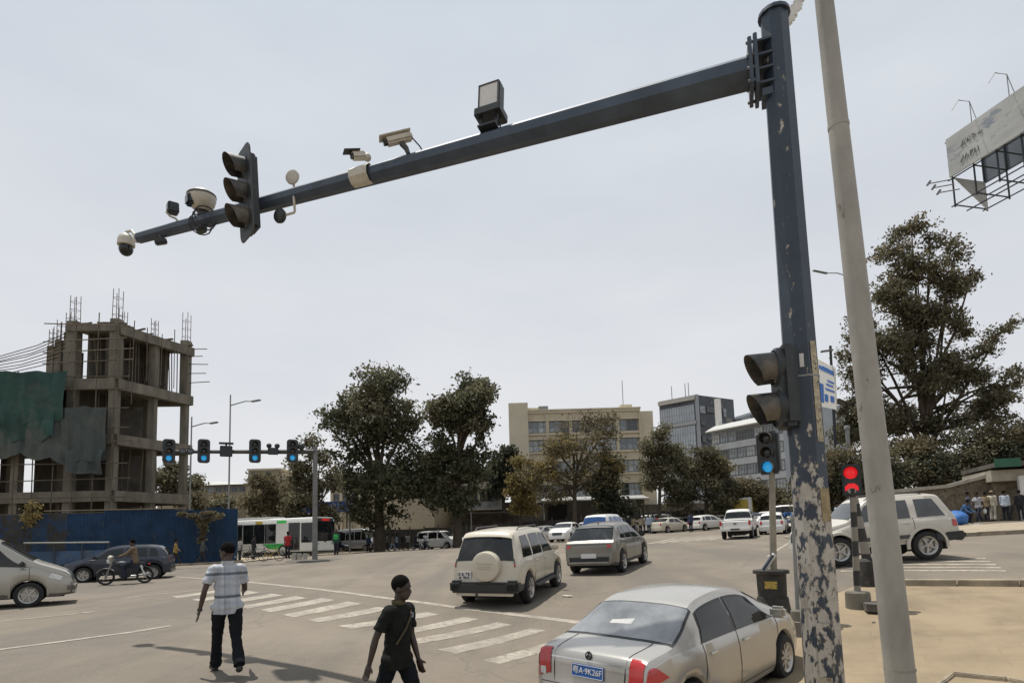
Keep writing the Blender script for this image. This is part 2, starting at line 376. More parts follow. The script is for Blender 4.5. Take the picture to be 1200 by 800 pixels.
# pavement along the blue hoarding on the left and along the far side
la = G(60, 668); lb = G(205, 663); lc = G(285, 659)
sheet('hoarding_sidewalk', [[(la[0]-25, la[1]-3), (la[0], la[1]), (lb[0], lb[1]), (lc[0], lc[1]), (lc[0]+2, lc[1]+22), (la[0]-30, la[1]+22)]], .06, M_walk2, 3.)
kerb('hoarding_kerb', [(la[0]-12, la[1]-1.5), (la[0], la[1]), (lb[0], lb[1]), (lc[0], lc[1])], .2, .14)
fc = [XY(290, 648, 12.5), XY(420, 643.5, 10.2), XY(520, 641, 10.2), XY(640, 629, 10.2), XY(760, 622, 10.8), XY(900, 616, 10.4)]
pl = [(p[0], p[1]) for p in fc]
sheet('plaza_sidewalk', [pl+[(p[0]*1.25, p[1]*1.25) for p in reversed(pl)]], .08, M_walk2, 3.)
kerb('plaza_kerb', pl, .2, .14, seg=2.)

# painted markings
def quad_px(pts): return [tuple(G(*p)[:2]) for p in pts]
zz = lambda pts: quad_px([(200+x/2.5, 660+y/2.5) for x, y in pts])
cw = [[(915,283),(965,294),(1150,241),(1100,233)], [(780,252),(835,264),(1098,196),(1056,190)], [(705,222),(728,235),(1000,180),(958,172)],
      [(640,201),(690,207),(905,163),(858,157)], [(490,183),(530,192),(790,149),(748,142)], [(400,165),(434,173),(650,133),(606,127)],
      [(325,150),(360,158),(560,118),(520,111)], [(262,136),(292,143),(484,107),(444,101)], [(200,126),(226,132),(400,101),(366,95)],
      [(130,115),(156,121),(330,93),(296,88)], [(60,106),(88,111),(262,85),(230,80)], [(0,97),(22,101),(200,77),(170,73)]]
sheet('crosswalk_marking', [zz(q) for q in cw], .006, M_paint, .5)
def strip(p, wid, name, m=None):
    """painted line through photo pixels, wid metres wide"""
    P = [Vector(G(*q)) for q in p]; polys = []
    for a, b in zip(P[:-1], P[1:]):
        d = Vector((b.x-a.x, b.y-a.y, 0)).normalized(); n = Vector((-d.y, d.x, 0))*wid/2
        polys.append([(a.x-n.x, a.y-n.y), (b.x-n.x, b.y-n.y), (b.x+n.x, b.y+n.y), (a.x+n.x, a.y+n.y)])
    return sheet(name, polys, .006, m or M_paint, .6)
strip([(284, 681), (380, 691), (440, 699), (532, 711), (620, 722), (680, 729)], .24, 'stop_line_marking')
strip([(200, 675), (284, 681)], .2, 'stop_line_marking')
strip([(-10, 762), (60, 753), (150, 741), (200, 733)], .14, 'lane_line_marking')
strip([(-10, 729), (60, 722), (112, 716)], .14, 'lane_line_marking')
strip([(150, 700), (240, 690)], .12, 'lane_line_marking')
for k in range(5):
    y = 654+k*3.6
    strip([(985, y+.5), (1155+k*6, y+.2)], .22, 'right_crosswalk_marking')
for k in range(7):
    strip([(760+k*14, 637-k*.9), (792+k*15, 630.5-k*.9)], .35, 'far_crosswalk_marking')
strip([(900, 652), (928, 634)], .14, 'lane_line_marking')
strip([(748, 637), (850, 630)], .2, 'far_stop_line_marking')

# ================================================================ MAST ARM AND EVERYTHING ON IT
def pole_material():
    """navy paint, flaking off to pale filler on the lower pole"""
    m = mat('flaking_navy_paint', (.031, .045, .066), .45, .1, .2, 3, .08); nt = m.node_tree; N = nt.nodes; L = nt.links; b = N['Principled BSDF']
    src = b.inputs['Base Color'].links[0].from_socket; tc = N.new('ShaderNodeTexCoord'); sp = N.new('ShaderNodeSeparateXYZ'); L.new(tc.outputs['Object'], sp.inputs['Vector'])
    def noise(sc, rough=.6, det=5, st=None):
        n = N.new('ShaderNodeTexNoise'); n.inputs['Scale'].default_value = sc; n.inputs['Detail'].default_value = det; n.inputs['Roughness'].default_value = rough
        if st:
            mp = N.new('ShaderNodeMapping'); mp.inputs['Scale'].default_value = st; L.new(tc.outputs['Object'], mp.inputs['Vector']); L.new(mp.outputs['Vector'], n.inputs['Vector'])
        else: L.new(tc.outputs['Object'], n.inputs['Vector'])
        return n.outputs['Fac']
    def math_(op, a, bb):
        n = N.new('ShaderNodeMath'); n.operation = op
        for i, q in enumerate((a, bb)):
            if isinstance(q, (int, float)): n.inputs[i].default_value = q
            else: L.new(q, n.inputs[i])
        return n.outputs[0]
    mr = N.new('ShaderNodeMapRange'); mr.inputs['From Min'].default_value = 2.6; mr.inputs['From Max'].default_value = 3.5; mr.inputs['To Min'].default_value = .062; mr.inputs['To Max'].default_value = -.10; L.new(sp.outputs['Z'], mr.inputs['Value'])
    t = math_('ADD', noise(9.5, .62, 7, (1, 1, .55)), mr.outputs['Result'])
    r = N.new('ShaderNodeValToRGB'); r.color_ramp.elements[0].position = .555; r.color_ramp.elements[1].position = .57; L.new(t, r.inputs['Fac'])
    pale = N.new('ShaderNodeValToRGB'); pale.color_ramp.elements[0].color = (.30, .275, .235, 1); pale.color_ramp.elements[1].color = (.50, .475, .43, 1); L.new(noise(12), pale.inputs['Fac'])
    pale = pale.outputs['Color']
    for sc_, t0_, c_, am_ in ((3.5, .5, (.20, .165, .12), .7), (26, .58, (.12, .105, .085), .8)):
        rr_ = N.new('ShaderNodeValToRGB'); rr_.color_ramp.elements[0].position = t0_; rr_.color_ramp.elements[1].position = t0_+.16; rr_.color_ramp.elements[1].color = (am_,)*3+(1,); L.new(noise(sc_, .7, 7, (1, 1, .35)), rr_.inputs['Fac'])
        mq = N.new('ShaderNodeMix'); mq.data_type = 'RGBA'; mq.inputs['B'].default_value = (*c_, 1); L.new(rr_.outputs['Color'], mq.inputs['Factor']); L.new(pale, mq.inputs['A']); pale = mq.outputs['Result']
    rim = N.new('ShaderNodeValToRGB'); rim.color_ramp.elements[0].position = .525; rim.color_ramp.elements[1].position = .535; L.new(t, rim.inputs['Fac'])
    mr_ = N.new('ShaderNodeMix'); mr_.data_type = 'RGBA'; mr_.inputs['B'].default_value = (.13, .12, .105, 1); L.new(rim.outputs['Color'], mr_.inputs['Factor']); L.new(src, mr_.inputs['A'])
    mx = N.new('ShaderNodeMix'); mx.data_type = 'RGBA'; L.new(r.outputs['Color'], mx.inputs['Factor']); L.new(mr_.outputs['Result'], mx.inputs['A']); L.new(pale, mx.inputs['B'])
    r2 = N.new('ShaderNodeValToRGB'); r2.color_ramp.elements[0].position = .70; r2.color_ramp.elements[1].position = .72; L.new(noise(9, .7), r2.inputs['Fac'])
    m2 = N.new('ShaderNodeMix'); m2.data_type = 'RGBA'; m2.inputs['B'].default_value = (.26, .235, .20, 1); L.new(r2.outputs['Color'], m2.inputs['Factor']); L.new(mx.outputs['Result'], m2.inputs['A'])
    L.new(m2.outputs['Result'], b.inputs['Base Color'])
    bp = N.new('ShaderNodeBump'); bp.inputs['Strength'].default_value = .5; bp.inputs['Distance'].default_value = .004; bp.invert = True; L.new(r.outputs['Color'], bp.inputs['Height']); L.new(bp.outputs['Normal'], b.inputs['Normal'])
    return m
M_pole = pole_material()
M_navy = mat('navy_paint', (.046, .063, .089), .42, .1, .3, 2.2, .08, rust=(.16, .135, .10), rust_t=.7, stretch=(1, 1, .5))
PX, PY = 3.71, 7.44; pz0 = g(PX, PY)
gan = thing('signal_mast', 'tall navy octagonal mast with flaking paint and a long horizontal arm at the kerb', 'mast', (PX, PY, pz0))
ZA = 8.25
def AP(px, py): return Vector(PZ(px, py, ZA))
jt = AP(880, 79); tip = AP(163, 279); ad = (tip-jt); ad.z = 0; alen = ad.length; ad.normalize(); an = Vector((-ad.y, ad.x, 0))
if an.y > 0: an = -an                        # towards the camera
def arm_at(px):
    """point on the arm's axis seen at photo column px"""
    lo, hi = 0., 1.
    for _ in range(40):
        m = (lo+hi)/2; p = jt+ad*alen*m-Vector(CC); q = 600+F*p.dot(Vector(CR))/p.dot(Vector(CF))
        if q > px: lo = m
        else: hi = m
    return jt+ad*alen*lo
aang = atan2(an.y, an.x)
H = 8.98-pz0
pol = MB().tube([(0, 0, -.3), (0, 0, 3), (0, 0, H)], [.232, .214, .178], 8, rot0=aang+pi/8).build('pole', M_pole, gan)
MB().lathe([(0, .05), (.12, .045), (.20, .02), (.205, -.03), (.17, -.03)], (0, 0, H), 16).build('pole_cap', M_navy, gan, .6)
base = MB().box((0, 0, .02), (.75, .75, .05), Matrix.Rotation(aang, 3, 'Z'))
for k in range(8):
    th = aang+pi/8+k*pi/4; base.prism([(0, 0), (.14, 0), (0, .22)], (cos(th)*.2-sin(th)*.008, sin(th)*.2+cos(th)*.008, .045), (cos(th), sin(th), 0), (0, 0, 1), (sin(th), -cos(th), 0), .016)
base.build('base_plate', M_navy, gan)
def L_(p): return Vector(p)-Vector((PX, PY, pz0))
j0 = L_(jt)
# arm, tapering to the tip
c0 = Vector((0, 0, j0.z)); toj = Vector((j0.x, j0.y, 0)); s0 = .36
ta = c0+ad*s0; tb = L_(tip)
# the arm leaves the mast a little in front of its axis
sh = j0-(c0+ad*((j0-c0).dot(ad)))
ta = ta+sh*.0
MB().tube([ta, ta.lerp(tb, .5), tb], [.215, .162, .108], 8, rot0=pi/8).build('arm', M_navy, gan)
fl = MB(); R3 = Matrix((ad, an, Vector((0, 0, 1)))).transposed()
fl.box(ta-ad*.02, (.05, .52, .66), R3); fl.box(ta-ad*.09, (.05, .52, .72), R3)
fl.build('flange_plate', M_navy, gan, bevel=.008)
br = MB()
for zz_ in (-.30, -.10, .10, .30): br.box(c0+ad*(s0-.2)+Vector((0, 0, zz_)), (.2, .36, .03), R3)
br.box(c0+ad*(s0-.22)+Vector((0, 0, -.42)), (.16, .3, .1), R3); br.build('arm_bracket', M_navy, gan)
for y in (-.22, .22):
    for z in (-.27, -.09, .09, .27): MB().lathe([(0, .05), (.022, .045), (.022, -.09), (0, -.09)], ta-ad*.02+an*y+Vector((0, 0, z)), 6, Vector(ad).to_track_quat('Z', 'Y').to_matrix()).build('flange_bolt', M_grey, gan)
# steel band and papers stuck round the mast
def rad_at(z): return .232+(z+.3)/(3.3)*(.214-.232) if z < 3 else .214+(z-3)/(H-3)*(.178-.214)
def zpole(py):
    lo, hi = 0, 9.
    for _ in range(30):
        m = (lo+hi)/2; p = np.array([PX, PY, m+pz0])-CC; y = 560-F*(p@CU)/(p@CF)
        if y > py: lo = m
        else: hi = m
    return lo
zb = zpole(444)
MB().tube([(0, 0, zb-.012), (0, 0, zb+.012)], rad_at(zb)+.008, 8, rot0=aang+pi/8, caps=False).build('strap', M_grey, gan, solid=.004)
M_paper = mat('old_paper', (.42, .37, .27), .9, 0, .35, 9, .3, rust=(.06, .055, .05), rust_t=.56)
M_paper2 = mat('brown_paper', (.30, .24, .14), .9, 0, .3, 11, .2)
M_blue = mat('blue_print', (.03, .12, .38), .6, 0, .15, 8)
vd = Vector((CC[0]-PX, CC[1]-PY, 0)); va = atan2(vd.y, vd.x)
def on_pole(face, z, h, u0, u1, m, name, off=.006):
    """thin sheet glued to one flat of the octagonal mast: face counted from the one turned to the camera"""
    th = aang+pi/4*round((va-aang)/(pi/4))+face*pi/4; nrm = Vector((cos(th), sin(th), 0)); tg = Vector((-sin(th), cos(th), 0)); rows = []
    for k in range(5):
        zz2 = z+h*k/4; r = rad_at(zz2)*cos(pi/8)+off; hw = rad_at(zz2)*sin(pi/8)
        rows.append([tuple(nrm*(r+rnd.uniform(0, .002))+tg*hw*u+Vector((0, 0, zz2))) for u in np.linspace(u0, u1, 4)])
    return MB().grid(rows).build(name, m, gan, solid=.002)
on_pole(1, zpole(520), 1.27, -.55, .7, M_paper, 'torn_poster')
on_pole(0, zpole(445)+.12, .17, -.35, .28, M_white, 'sticker')
on_pole(1, zpole(611), .40, -.9, .9, M_paper2, 'brown_notice')
on_pole(0, zpole(800), .45, -.85, .75, M_paper, 'torn_poster')
on_pole(0, zpole(772), .12, -.6, -.15, M_blue, 'blue_sticker', .012)
hb = on_pole(0, zpole(788), .62, -.82, .9, M_pole, 'hatch_cover', .02)

# ---- signal heads
def visor(r, ln, mb, c, cut=.55, n=14):
    """hood round a lens: full on top, cut back below; axis +X"""
    rows = []
    for i in range(5):
        row = []
        for k in range(n+1):
            th = -radians(50)+radians(280)*k/n; low = .5-.5*sin(th); lx = ln*(1-cut*low)
            row.append((c[0]+lx*i/4, c[1]+r*cos(th), c[2]+r*sin(th)-.05*ln*(i/4)))
        rows.append(row)
    return mb.grid(rows)
LENS_OFF = mat('dark_lens', (.03, .03, .032), .2, 0, .2, 10)
LENS_BLUE = mat('cyan_lens_lit', (.02, .25, .45), .3, 0, .1, 30, emit=(.02, .23, .50), es=.85)
LENS_RED = mat('red_lens_lit', (.45, .01, .015), .3, 0, .1, 30, emit=(.75, .012, .018), es=.7)
M_sig = mat('signal_housing', (.028, .032, .036), .5, .05, .25, 5, rust=(.075, .07, .06), rust_t=.62)
M_visor = mat('dusty_sunlit_visor', (.035, .036, .035), .5, 0, .3, 5, dust=(.20, .165, .12), dust_lo=.42, dust_hi=.8)  # dust, its tan strengthened to paint sunlight on the hoods
def signal(label, M, n, w, pitch, lit, vl=.26, plate=None, group=None, name='traffic_signal', d=.2, cat='traffic light', vis=True):
    t = thing(name, label, cat, M=M, group=group); h = pitch*n; r = min(w, pitch)*.42
    MB().box((-d/2, 0, 0), (d, w, h)).build('housing', M_sig, t, bevel=min(.05, w*.16))
    if plate:
        pw, ph = plate; pr = min(.16, pw*.3); pts = []
        for cx, cy, a in ((1, 1, 0), (-1, 1, 90), (-1, -1, 180), (1, -1, 270)):
            for k in range(5):
                th = radians(a+k*22.5); pts.append((cx*(pw/2-pr)+pr*cos(th), cy*(ph/2-pr)+pr*sin(th)))
        MB().prism(pts, (-.03, 0, 0), (0, 1, 0), (0, 0, 1), (1, 0, 0), .025).build('backplate', M_sig, t)
        rim = [(p[0], p[1]) for p in pts]
        MB().tube([(-.0175, x, z) for x, z in rim+rim[:1]], .014, 6).build('backplate_edge', M_trim, t)
    Rx = Matrix.Rotation(pi/2, 3, 'Y')
    for k in range(n):
        z = h/2-pitch*(k+.5); m = LENS_OFF
        if lit and k == lit[0]: m = lit[1]
        MB().lathe([(0, .035), (r*.5, .028), (r*.88, .008), (r*.9, .002)], (0, 0, z), 18, Rx).build('lens', m, t, .9)
        if vis:
            mb = visor(r, vl, MB(), (0, 0, z)); mb.build('visor', M_visor, t, .9, solid=.006)
    return t
def face_M(p, ang, tilt=0.):
    """X axis points along compass angle ang (math radians), Z up"""
    return Matrix.Translation(Vector(p)) @ Matrix.Rotation(ang, 4, 'Z') @ Matrix.Rotation(tilt, 4, 'Y')
sp = arm_at(296); sgA = radians(-138)
signal('large three lens signal head with hoods and backplate on the mast arm, unlit', face_M(sp+an*.20+Vector((0, 0, .15)), sgA, .06), 3, .44, .47, None, .34, (.66, 1.68))
# mounting clamp belongs to the signal
# floodlight on top of the arm
def fm(px, dz, ang, tilt=0, off=0.): return face_M(arm_at(px)+Vector((0, 0, dz))+an*off, ang, tilt)
fa_ = radians(-112)
t = thing('floodlight', 'boxy black floodlight with pale square lens standing on the mast arm', 'floodlight', M=fm(574, .70, fa_, -.12))
MB().box((-.1, 0, .05), (.2, .36, .50)).build('housing', M_black, t, bevel=.015)
M_led = mat('led_grid_glass', (.62, .60, .56), .3, 0, .12, 40)
MB().box((.006, 0, .06), (.01, .31, .40)).build('lens', M_led, t)
fr = MB()
for z in (-.15, .265): fr.box((.014, 0, z), (.02, .35, .02))
for y in (-.165, .165): fr.box((.014, y, .06), (.02, .02, .43))
fr.build('lens_frame', M_black, t)
MB().box((-.10, 0, -.24), (.34, .44, .14)).build('driver_box', M_black, t, bevel=.012)
br = MB()
for y in (-.12, .12): br.bar((-.02, y*1.2, -.3), (-.02, y*.9, -.52), .035, .05)
br.bar((-.08, -.2, -.02), (-.34, -.2, -.1), .03); br.bar((-.34, -.2, -.1), (-.30, -.2, -.32), .03, .05); br.box((-.03, 0, -.52), (.2, .3, .03)); br.build('bracket', M_darkm, t)
mb = MB(); mb.tube([(-.08+.1*cos(a), .13, -.42+.1*sin(a)) for a in np.linspace(.3, 5.6, 12)], .014, 6); mb.build('cable', M_black, t, .8)
# bullet camera
t = thing('bullet_camera', 'cream bullet camera with sun hood clamped on top of the mast arm', 'camera', M=fm(470, .40, radians(192), .36, .05))
MB().box((0, 0, .02), (.46, .15, .13)).build('housing', M_cream, t, bevel=.03)
MB().box((.04, 0, .10), (.54, .19, .025)).build('sun_hood', M_cream, t, bevel=.008)
MB().lathe([(0, .02), (.05, .02), (.055, 0), (.055, -.06)], (.25, 0, .02), 14, Matrix.Rotation(pi/2, 3, 'Y')).build('lens', M_glass, t, .7)
MB().tube([(-.02, 0, -.06), (-.06, 0, -.16), (-.06, 0, -.26)], [.05, .045, .035], 10).build('bracket', M_trim, t, .8)
MB().tube([(-.22, 0, 0), (-.3, -.03, -.16), (-.34, -.05, -.34)], .012, 6).build('cable', M_black, t, .8)
# small box camera on a pale clamp
t = thing('hooded_camera', 'small hooded camera on a pale metal clamp plate on the mast arm', 'camera', M=fm(424, .26, radians(205), .28, .06))
MB().box((0, 0, .06), (.26, .14, .13)).build('housing', M_cream, t, bevel=.03)
MB().box((.1, 0, .14), (.28, .17, .02)).build('sun_hood', M_trim, t, bevel=.006)
MB().lathe([(0, .02), (.05, .01), (.052, -.03)], (.13, 0, .06), 12, Matrix.Rotation(pi/2, 3, 'Y')).build('lens', M_glass, t, .7)
MB().ell((-.14, 0, .03), (.07, .07, .07)).build('swivel', M_cream, t, 1.)
cl = MB().tube([arm_at(435), arm_at(414)], [.165, .16], 8, rot0=pi/8, caps=False).build('clamp_plate', M_cream, None, solid=.006)
cl.parent = t; cl.matrix_parent_inverse = t.matrix_world.inverted()
# radar disc above and round detector below
t = thing('radar_disc', 'pale round radar disc on a short stalk behind the mast arm', 'radar', M=fm(337, .34, radians(-104), .05, -.12))
MB().lathe([(0, .03), (.1, .028), (.13, .015), (.135, -.02), (.09, -.05), (0, -.05)], (0, 0, .10), 20, Matrix.Rotation(pi/2, 3, 'Y')).build('disc', M_cream, t, .7)
MB().tube([(-.03, 0, .1), (-.05, 0, -.1), (-.05, .1, -.12)], .022, 8).build('stalk', M_cream, t, .8)
t = thing('round_detector', 'black round detector on a bent pale bracket hanging under the mast arm', 'detector', M=fm(337, -.34, radians(-118), .1, .05))
MB().lathe([(0, .05), (.06, .05), (.12, .03), (.135, 0), (.12, -.05), (0, -.06)], (0, -.15, 0), 18, Matrix.Rotation(pi/2, 3, 'Y')).build('housing', M_black, t, .7)
MB().tube([(-.04, -.08, .0), (-.04, .16, -.02), (-.04, .19, .0), (-.04, .19, .34)], .022, 8).build('bracket', M_cream, t, .8)
# dome camera on top, near the tip
t = thing('housed_dome_camera', 'round cream camera housing with a dark window strapped on the mast arm', 'camera', M=fm(238, .35, radians(222), .05, .04) @ Matrix.Scale(1.18, 4))
MB().lathe([(0, .19), (.10, .185), (.19, .13), (.215, .08), (.215, .02), (.19, -.06), (.10, -.16), (0, -.17)], (0, 0, 0), 22).build('housing', M_cream, t, .9)
MB().lathe([(.222, .06), (.226, .045), (.222, .03)], (0, 0, .04), 22).build('seam_ring', M_trim, t, .8)
MB().box((.17, 0, -.02), (.12, .20, .17)).build('window', M_glass, t, bevel=.025)
cb = MB()
for q in (-.12, .08, .2): 
    th = np.linspace(0, 2*pi, 14); cb.tube([(-.05+q*.6+.02*sin(3*a), q+.0*a, -.34+.17*sin(a)) if False else (.17*cos(a), q, -.33+.17*sin(a)) for a in th], .011, 6)
cb.build('cable', M_black, t, .8)
MB().tube([(0, 0, -.16), (0, 0, -.24)], .07, 10).build('bracket', M_trim, t)
# cube detector, PTZ dome at the tip, two small sensors below
t = thing('cube_detector', 'small dark cube detector on a curved pale bracket near the mast arm tip', 'detector', M=fm(203, .36, radians(222), .05, .02))
MB().box((0, 0, .04), (.19, .2, .2)).build('housing', M_darkm, t, bevel=.015)
MB().box((.098, 0, .05), (.01, .12, .12)).build('window', M_glassd, t)
MB().tube([(.12, 0, -.06), (.05, 0, -.13), (-.05, 0, -.15), (-.1, 0, -.22)], .02, 8).build('bracket', M_cream, t, .8)
tp = tip+ad*.02
t = thing('dome_camera', 'white dome camera with black globe hanging from a curved bracket at the arm tip', 'camera', M=face_M(tp, atan2(ad.y, ad.x)))
MB().tube([(-.06, 0, -.06), (.04, 0, -.05), (.10, 0, .08), (.20, 0, .20), (.33, 0, .21), (.345, 0, .15)], [.05, .04, .034, .03, .03, .04], 10).build('bracket', M_cream, t, .9)
MB().lathe([(0, .16), (.07, .155), (.13, .11), (.155, .04), (.16, -.08), (.145, -.09), (0, -.09)], (.345, 0, 0), 22).build('housing', M_cream, t, .7)
MB().ell((.345, 0, -.15), (.132, .132, .15), 20, 12).build('globe', M_glass, t, 1.2)
for px, lab, sz in ((190, 'small dark wedge sensor under the mast arm nearest its tip', .16), (238, 'small dark round sensor under the mast arm below the camera housing', .13)):
    t = thing('arm_sensor', lab, 'sensor', M=fm(px, -.2, radians(205), .35, .03))
    if sz > .15: MB().box((0, 0, -.02), (.22, .13, .10)).build('housing', M_black, t, bevel=.02)
    else: MB().lathe([(0, .05), (.09, .04), (.11, 0), (.08, -.05), (0, -.06)], (0, 0, 0), 16).build('housing', M_black, t, .8)
    MB().tube([(-.02, 0, .02), (-.04, 0, .14)], .03, 8).build('bracket', M_trim, t)
# second head on the mast itself, turned away to the left
z2 = zpole(455)+pz0
sd = radians(174)
off = Vector((cos(sd), sin(sd), 0))
cp = PS(910, 455, 93); cp = Vector((cp[0], cp[1], cp[2]))
t = signal('two lens signal head with large hoods strapped to the left of the navy mast', face_M(cp, sd, 0), 2, .50, .51, None, .36, None)
hs = MB()
for z in (-.265, .265): hs.lathe([(.22, .03), (.25, 0), (.25, -.12), (.17, -.2), (0, -.22)], (0, 0, z), 18, Matrix.Rotation(pi/2, 3, 'Y'))
hs.build('lens_drum', M_sig, t, .6)
MB().bar((-.14, -.05, .57), (-.14, -.05, .49), .05).build('top_bolt', M_darkm, t); MB().bar((-.14, -.05, -.60), (-.14, -.05, -.5), .05).build('bottom_bolt', M_darkm, t)
mb = MB()
for z in (.3, -.3): mb.bar((-.1, 0, z), tuple(Matrix.Rotation(-sd, 3, 'Z') @ (Vector((PX, PY, 0))-Vector((cp.x, cp.y, 0))))[:2]+(z,), .03, .05)
mb.build('bracket', M_darkm, t)

# ---- grey street light column in front
b0 = Vector(PS(1062, 830, 135)); b0.z = g(b0.x, b0.y); b1 = Vector(PS(966, 2, 122)); dv = (b1-b0); b2 = b0+dv*1.18
M_gpole = mat('weathered_grey_paint', (.30, .29, .26), .65, .1, .22, 2.2, .12, rust=(.15, .125, .095), rust_t=.63, stretch=(1, 1, .45))
t = thing('street_light_column', 'smooth tapered grey street light column leaning over the paving at right', 'lamp post', b0)
q = dv.to_track_quat('Z', 'Y').to_matrix()
MB().tube([(0, 0, -.2), dv*.45, dv*1.18], [.127, .105, .072], 20).build('column', M_gpole, t, 1.)
MB().tube([dv*.823, dv*.828], .0925, 20, caps=False).build('joint_ring', M_gpole, t, .9, solid=.004)
MB().tube([dv*.135, dv*.137], .1235, 20, caps=False).build('wire_tie', M_grey, t, .9, solid=.004)
MB().box((0, 0, .015), (.42, .42, .03)).build('base_plate', M_gpole, t)
mb = MB(); mb.tube([dv*1.17, dv*1.2+Vector((-.1, .6, .2)), dv*1.2+Vector((-.3, 1.6, .3))], [.05, .045, .04], 10); mb.build('bracket_arm', M_gpole, t, .9)
# ragged white strip tied behind the mast head
t0 = Vector(PS(919, 30, 85)); t1 = Vector(PS(941, -4, 80)); mb = MB(); rr = random.Random(3)
for i in range(26):
    f = i/25; p = t0.lerp(t1, f)+Vector((rr.uniform(-.03, .03), rr.uniform(-.05, .05), rr.uniform(-.03, .03)))
    mb.box(p, (rr.uniform(.04, .13), .02, rr.uniform(.05, .12)), Matrix.Rotation(rr.uniform(-1, 1), 3, 'Y'))
o = mb.build('white_streamer', M_white); tag(o, 'ragged white plastic strip sticking up behind the navy mast head', 'streamer')

# ---- green pedestrian head on its post in a dark drum
bx, by, bz = XY(907, 722, 60); cd_ = Vector((-bx, -by, 0)).normalized(); ca = atan2(cd_.y, cd_.x)
t = thing('signal_post', 'thin grey signal post rising from a battered dark drum base', 'signal post', (bx, by, bz))
M_drum = mat('dirty_drum', (.035, .032, .028), .8, .1, .4, 4, .3, dust=(.13, .105, .07), dust_lo=.52, dust_hi=.75)
MB().lathe([(0, .42), (.28, .42), (.29, .40), (.30, .3), (.34, .03), (.4, 0), (.4, -.1)], (0, 0, 0), 20).build('lower_drum', M_drum, t, .6)
MB().lathe([(0, .95), (.30, .95), (.335, .94), (.335, .88), (.275, .87), (.265, .43), (.29, .42)], (0, 0, 0), 20).build('upper_drum', M_drum, t, .6)
M_yel = mat('yellow_label', (.45, .31, .06), .7, 0, .3, 12, rust=(.05, .045, .03), rust_t=.55)
MB().lathe([(.272, .60), (.273, .74)], (0, 0, 0), 8, None, ca-.5, ca+.35).build('yellow_label', M_yel, t, .9, solid=.003)
pt_ = Vector(PS(905, 557, 60))-Vector((bx, by, bz)); 
MB().tube([(.05, 0, .9), (pt_.x, pt_.y, pt_.z+.1)], [.068, .055], 12).build('post', mat('post_grey_paint', (.26, .235, .19), .7, .1, .2, 3, .1, rust=(.16, .11, .07), rust_t=.62), t, .9)
sgc = Vector(PS(899, 530, 60))
signal('three lens signal with its bottom lamp glowing blue on a thin grey post', face_M(sgc, ca-.28), 3, .42, .28, (2, LENS_BLUE), .16, None, d=.2)
# folded umbrella / rolled papers standing on the drum
pr_ = Vector(PS(896, 668, 60)); t = thing('rolled_paper', 'rolled blue and white paper standing on top of the dark drum', 'paper roll', (bx, by, bz+.95))
v0 = pr_-Vector((bx, by, bz+.95)); v0.z = .01; v1 = v0+Vector((.2, -.05, .30))
MB().tube([v0, v1], .045, 10).build('white_sheet', M_white, t, .8); MB().tube([v0+Vector((-.05, -.04, 0)), v1+Vector((-.06, -.05, -.02))], .03, 10).build('dark_sheet', M_navy, t, .8)

# ---- red pedestrian head and its striped posts
rxp, ryp, rzp = XY(1006, 708, 60)
M_strp = mat('striped_post', (.03, .03, .03), .7, 0, .2, 4, .1); 
nt = M_strp.node_tree; N_ = nt.nodes; b_ = N_['Principled BSDF']; src_ = b_.inputs['Base Color'].links[0].from_socket
tc_ = N_.new('ShaderNodeTexCoord'); wv = N_.new('ShaderNodeTexWave'); wv.bands_direction = 'Z'; wv.inputs['Scale'].default_value = .55; wv.inputs['Distortion'].default_value = .6; nt.links.new(tc_.outputs['Object'], wv.inputs['Vector'])
cr_ = N_.new('ShaderNodeValToRGB'); cr_.color_ramp.elements[0].position = .5; cr_.color_ramp.elements[1].position = .53; nt.links.new(wv.outputs['Fac'], cr_.inputs['Fac'])
mx_ = N_.new('ShaderNodeMix'); mx_.data_type = 'RGBA'; mx_.inputs['B'].default_value = (.22, .205, .175, 1); nt.links.new(cr_.outputs['Color'], mx_.inputs['Factor']); nt.links.new(src_, mx_.inputs['A']); nt.links.new(mx_.outputs['Result'], b_.inputs['Base Color'])
t = thing('signal_post', 'black and white banded signal post set in a concrete block', 'signal post', (rxp, ryp, rzp))
MB().lathe([(0, .32), (.2, .32), (.22, .29), (.23, -.1)], (0, 0, 0), 14).build('footing', M_conc, t, .5)
hp = Vector(PS(999, 572, 60))-Vector((rxp, ryp, rzp))
MB().tube([(0, 0, .3), (hp.x, hp.y, hp.z)], [.062, .055], 12).build('post', M_strp, t, .9)
ca2 = atan2(-ryp, -rxp); rc = Vector(PS(998, 562, 60))
t = thing('pedestrian_signal', 'two lens pedestrian signal glowing red on a banded post', 'traffic light', M=face_M(rc, ca2))
MB().box((-.07, 0, 0), (.14, .34, .62)).build('housing', M_sig, t, bevel=.03)
Rx = Matrix.Rotation(pi/2, 3, 'Y')
MB().lathe([(0, .012), (.11, .01), (.12, .002)], (.0, -.01, .14), 20, Rx).build('red_lens', LENS_RED, t, .9)
MB().prism([(-.115, -.09), (-.115, 0.), (-.05, .06), (.05, .06), (.115, 0.), (.115, -.09), (0, -.02)], (.001, -.01, -.13), (0, 1, 0), (0, 0, 1), (1, 0, 0), .012).build('red_figure', LENS_RED, t)
MB().lathe([(0, .014), (.075, .012), (.08, .002)], (.0, -.01, -.20), 16, Rx).build('grey_lens', M_steelw, t, .9)
visor(.14, .13, MB(), (0, -.01, .14)).build('visor', M_visor, t, .9, solid=.006)
xp, yp, zp = XY(1019, 684, 52)
t = thing('bollard_post', 'dark banded post with a wide black skirt at its foot', 'post', (xp, yp, zp))
MB().tube([(0, 0, .5), (-.25, 0, 2.4)], [.10, .085], 14).build('post', M_strp, t, .9)
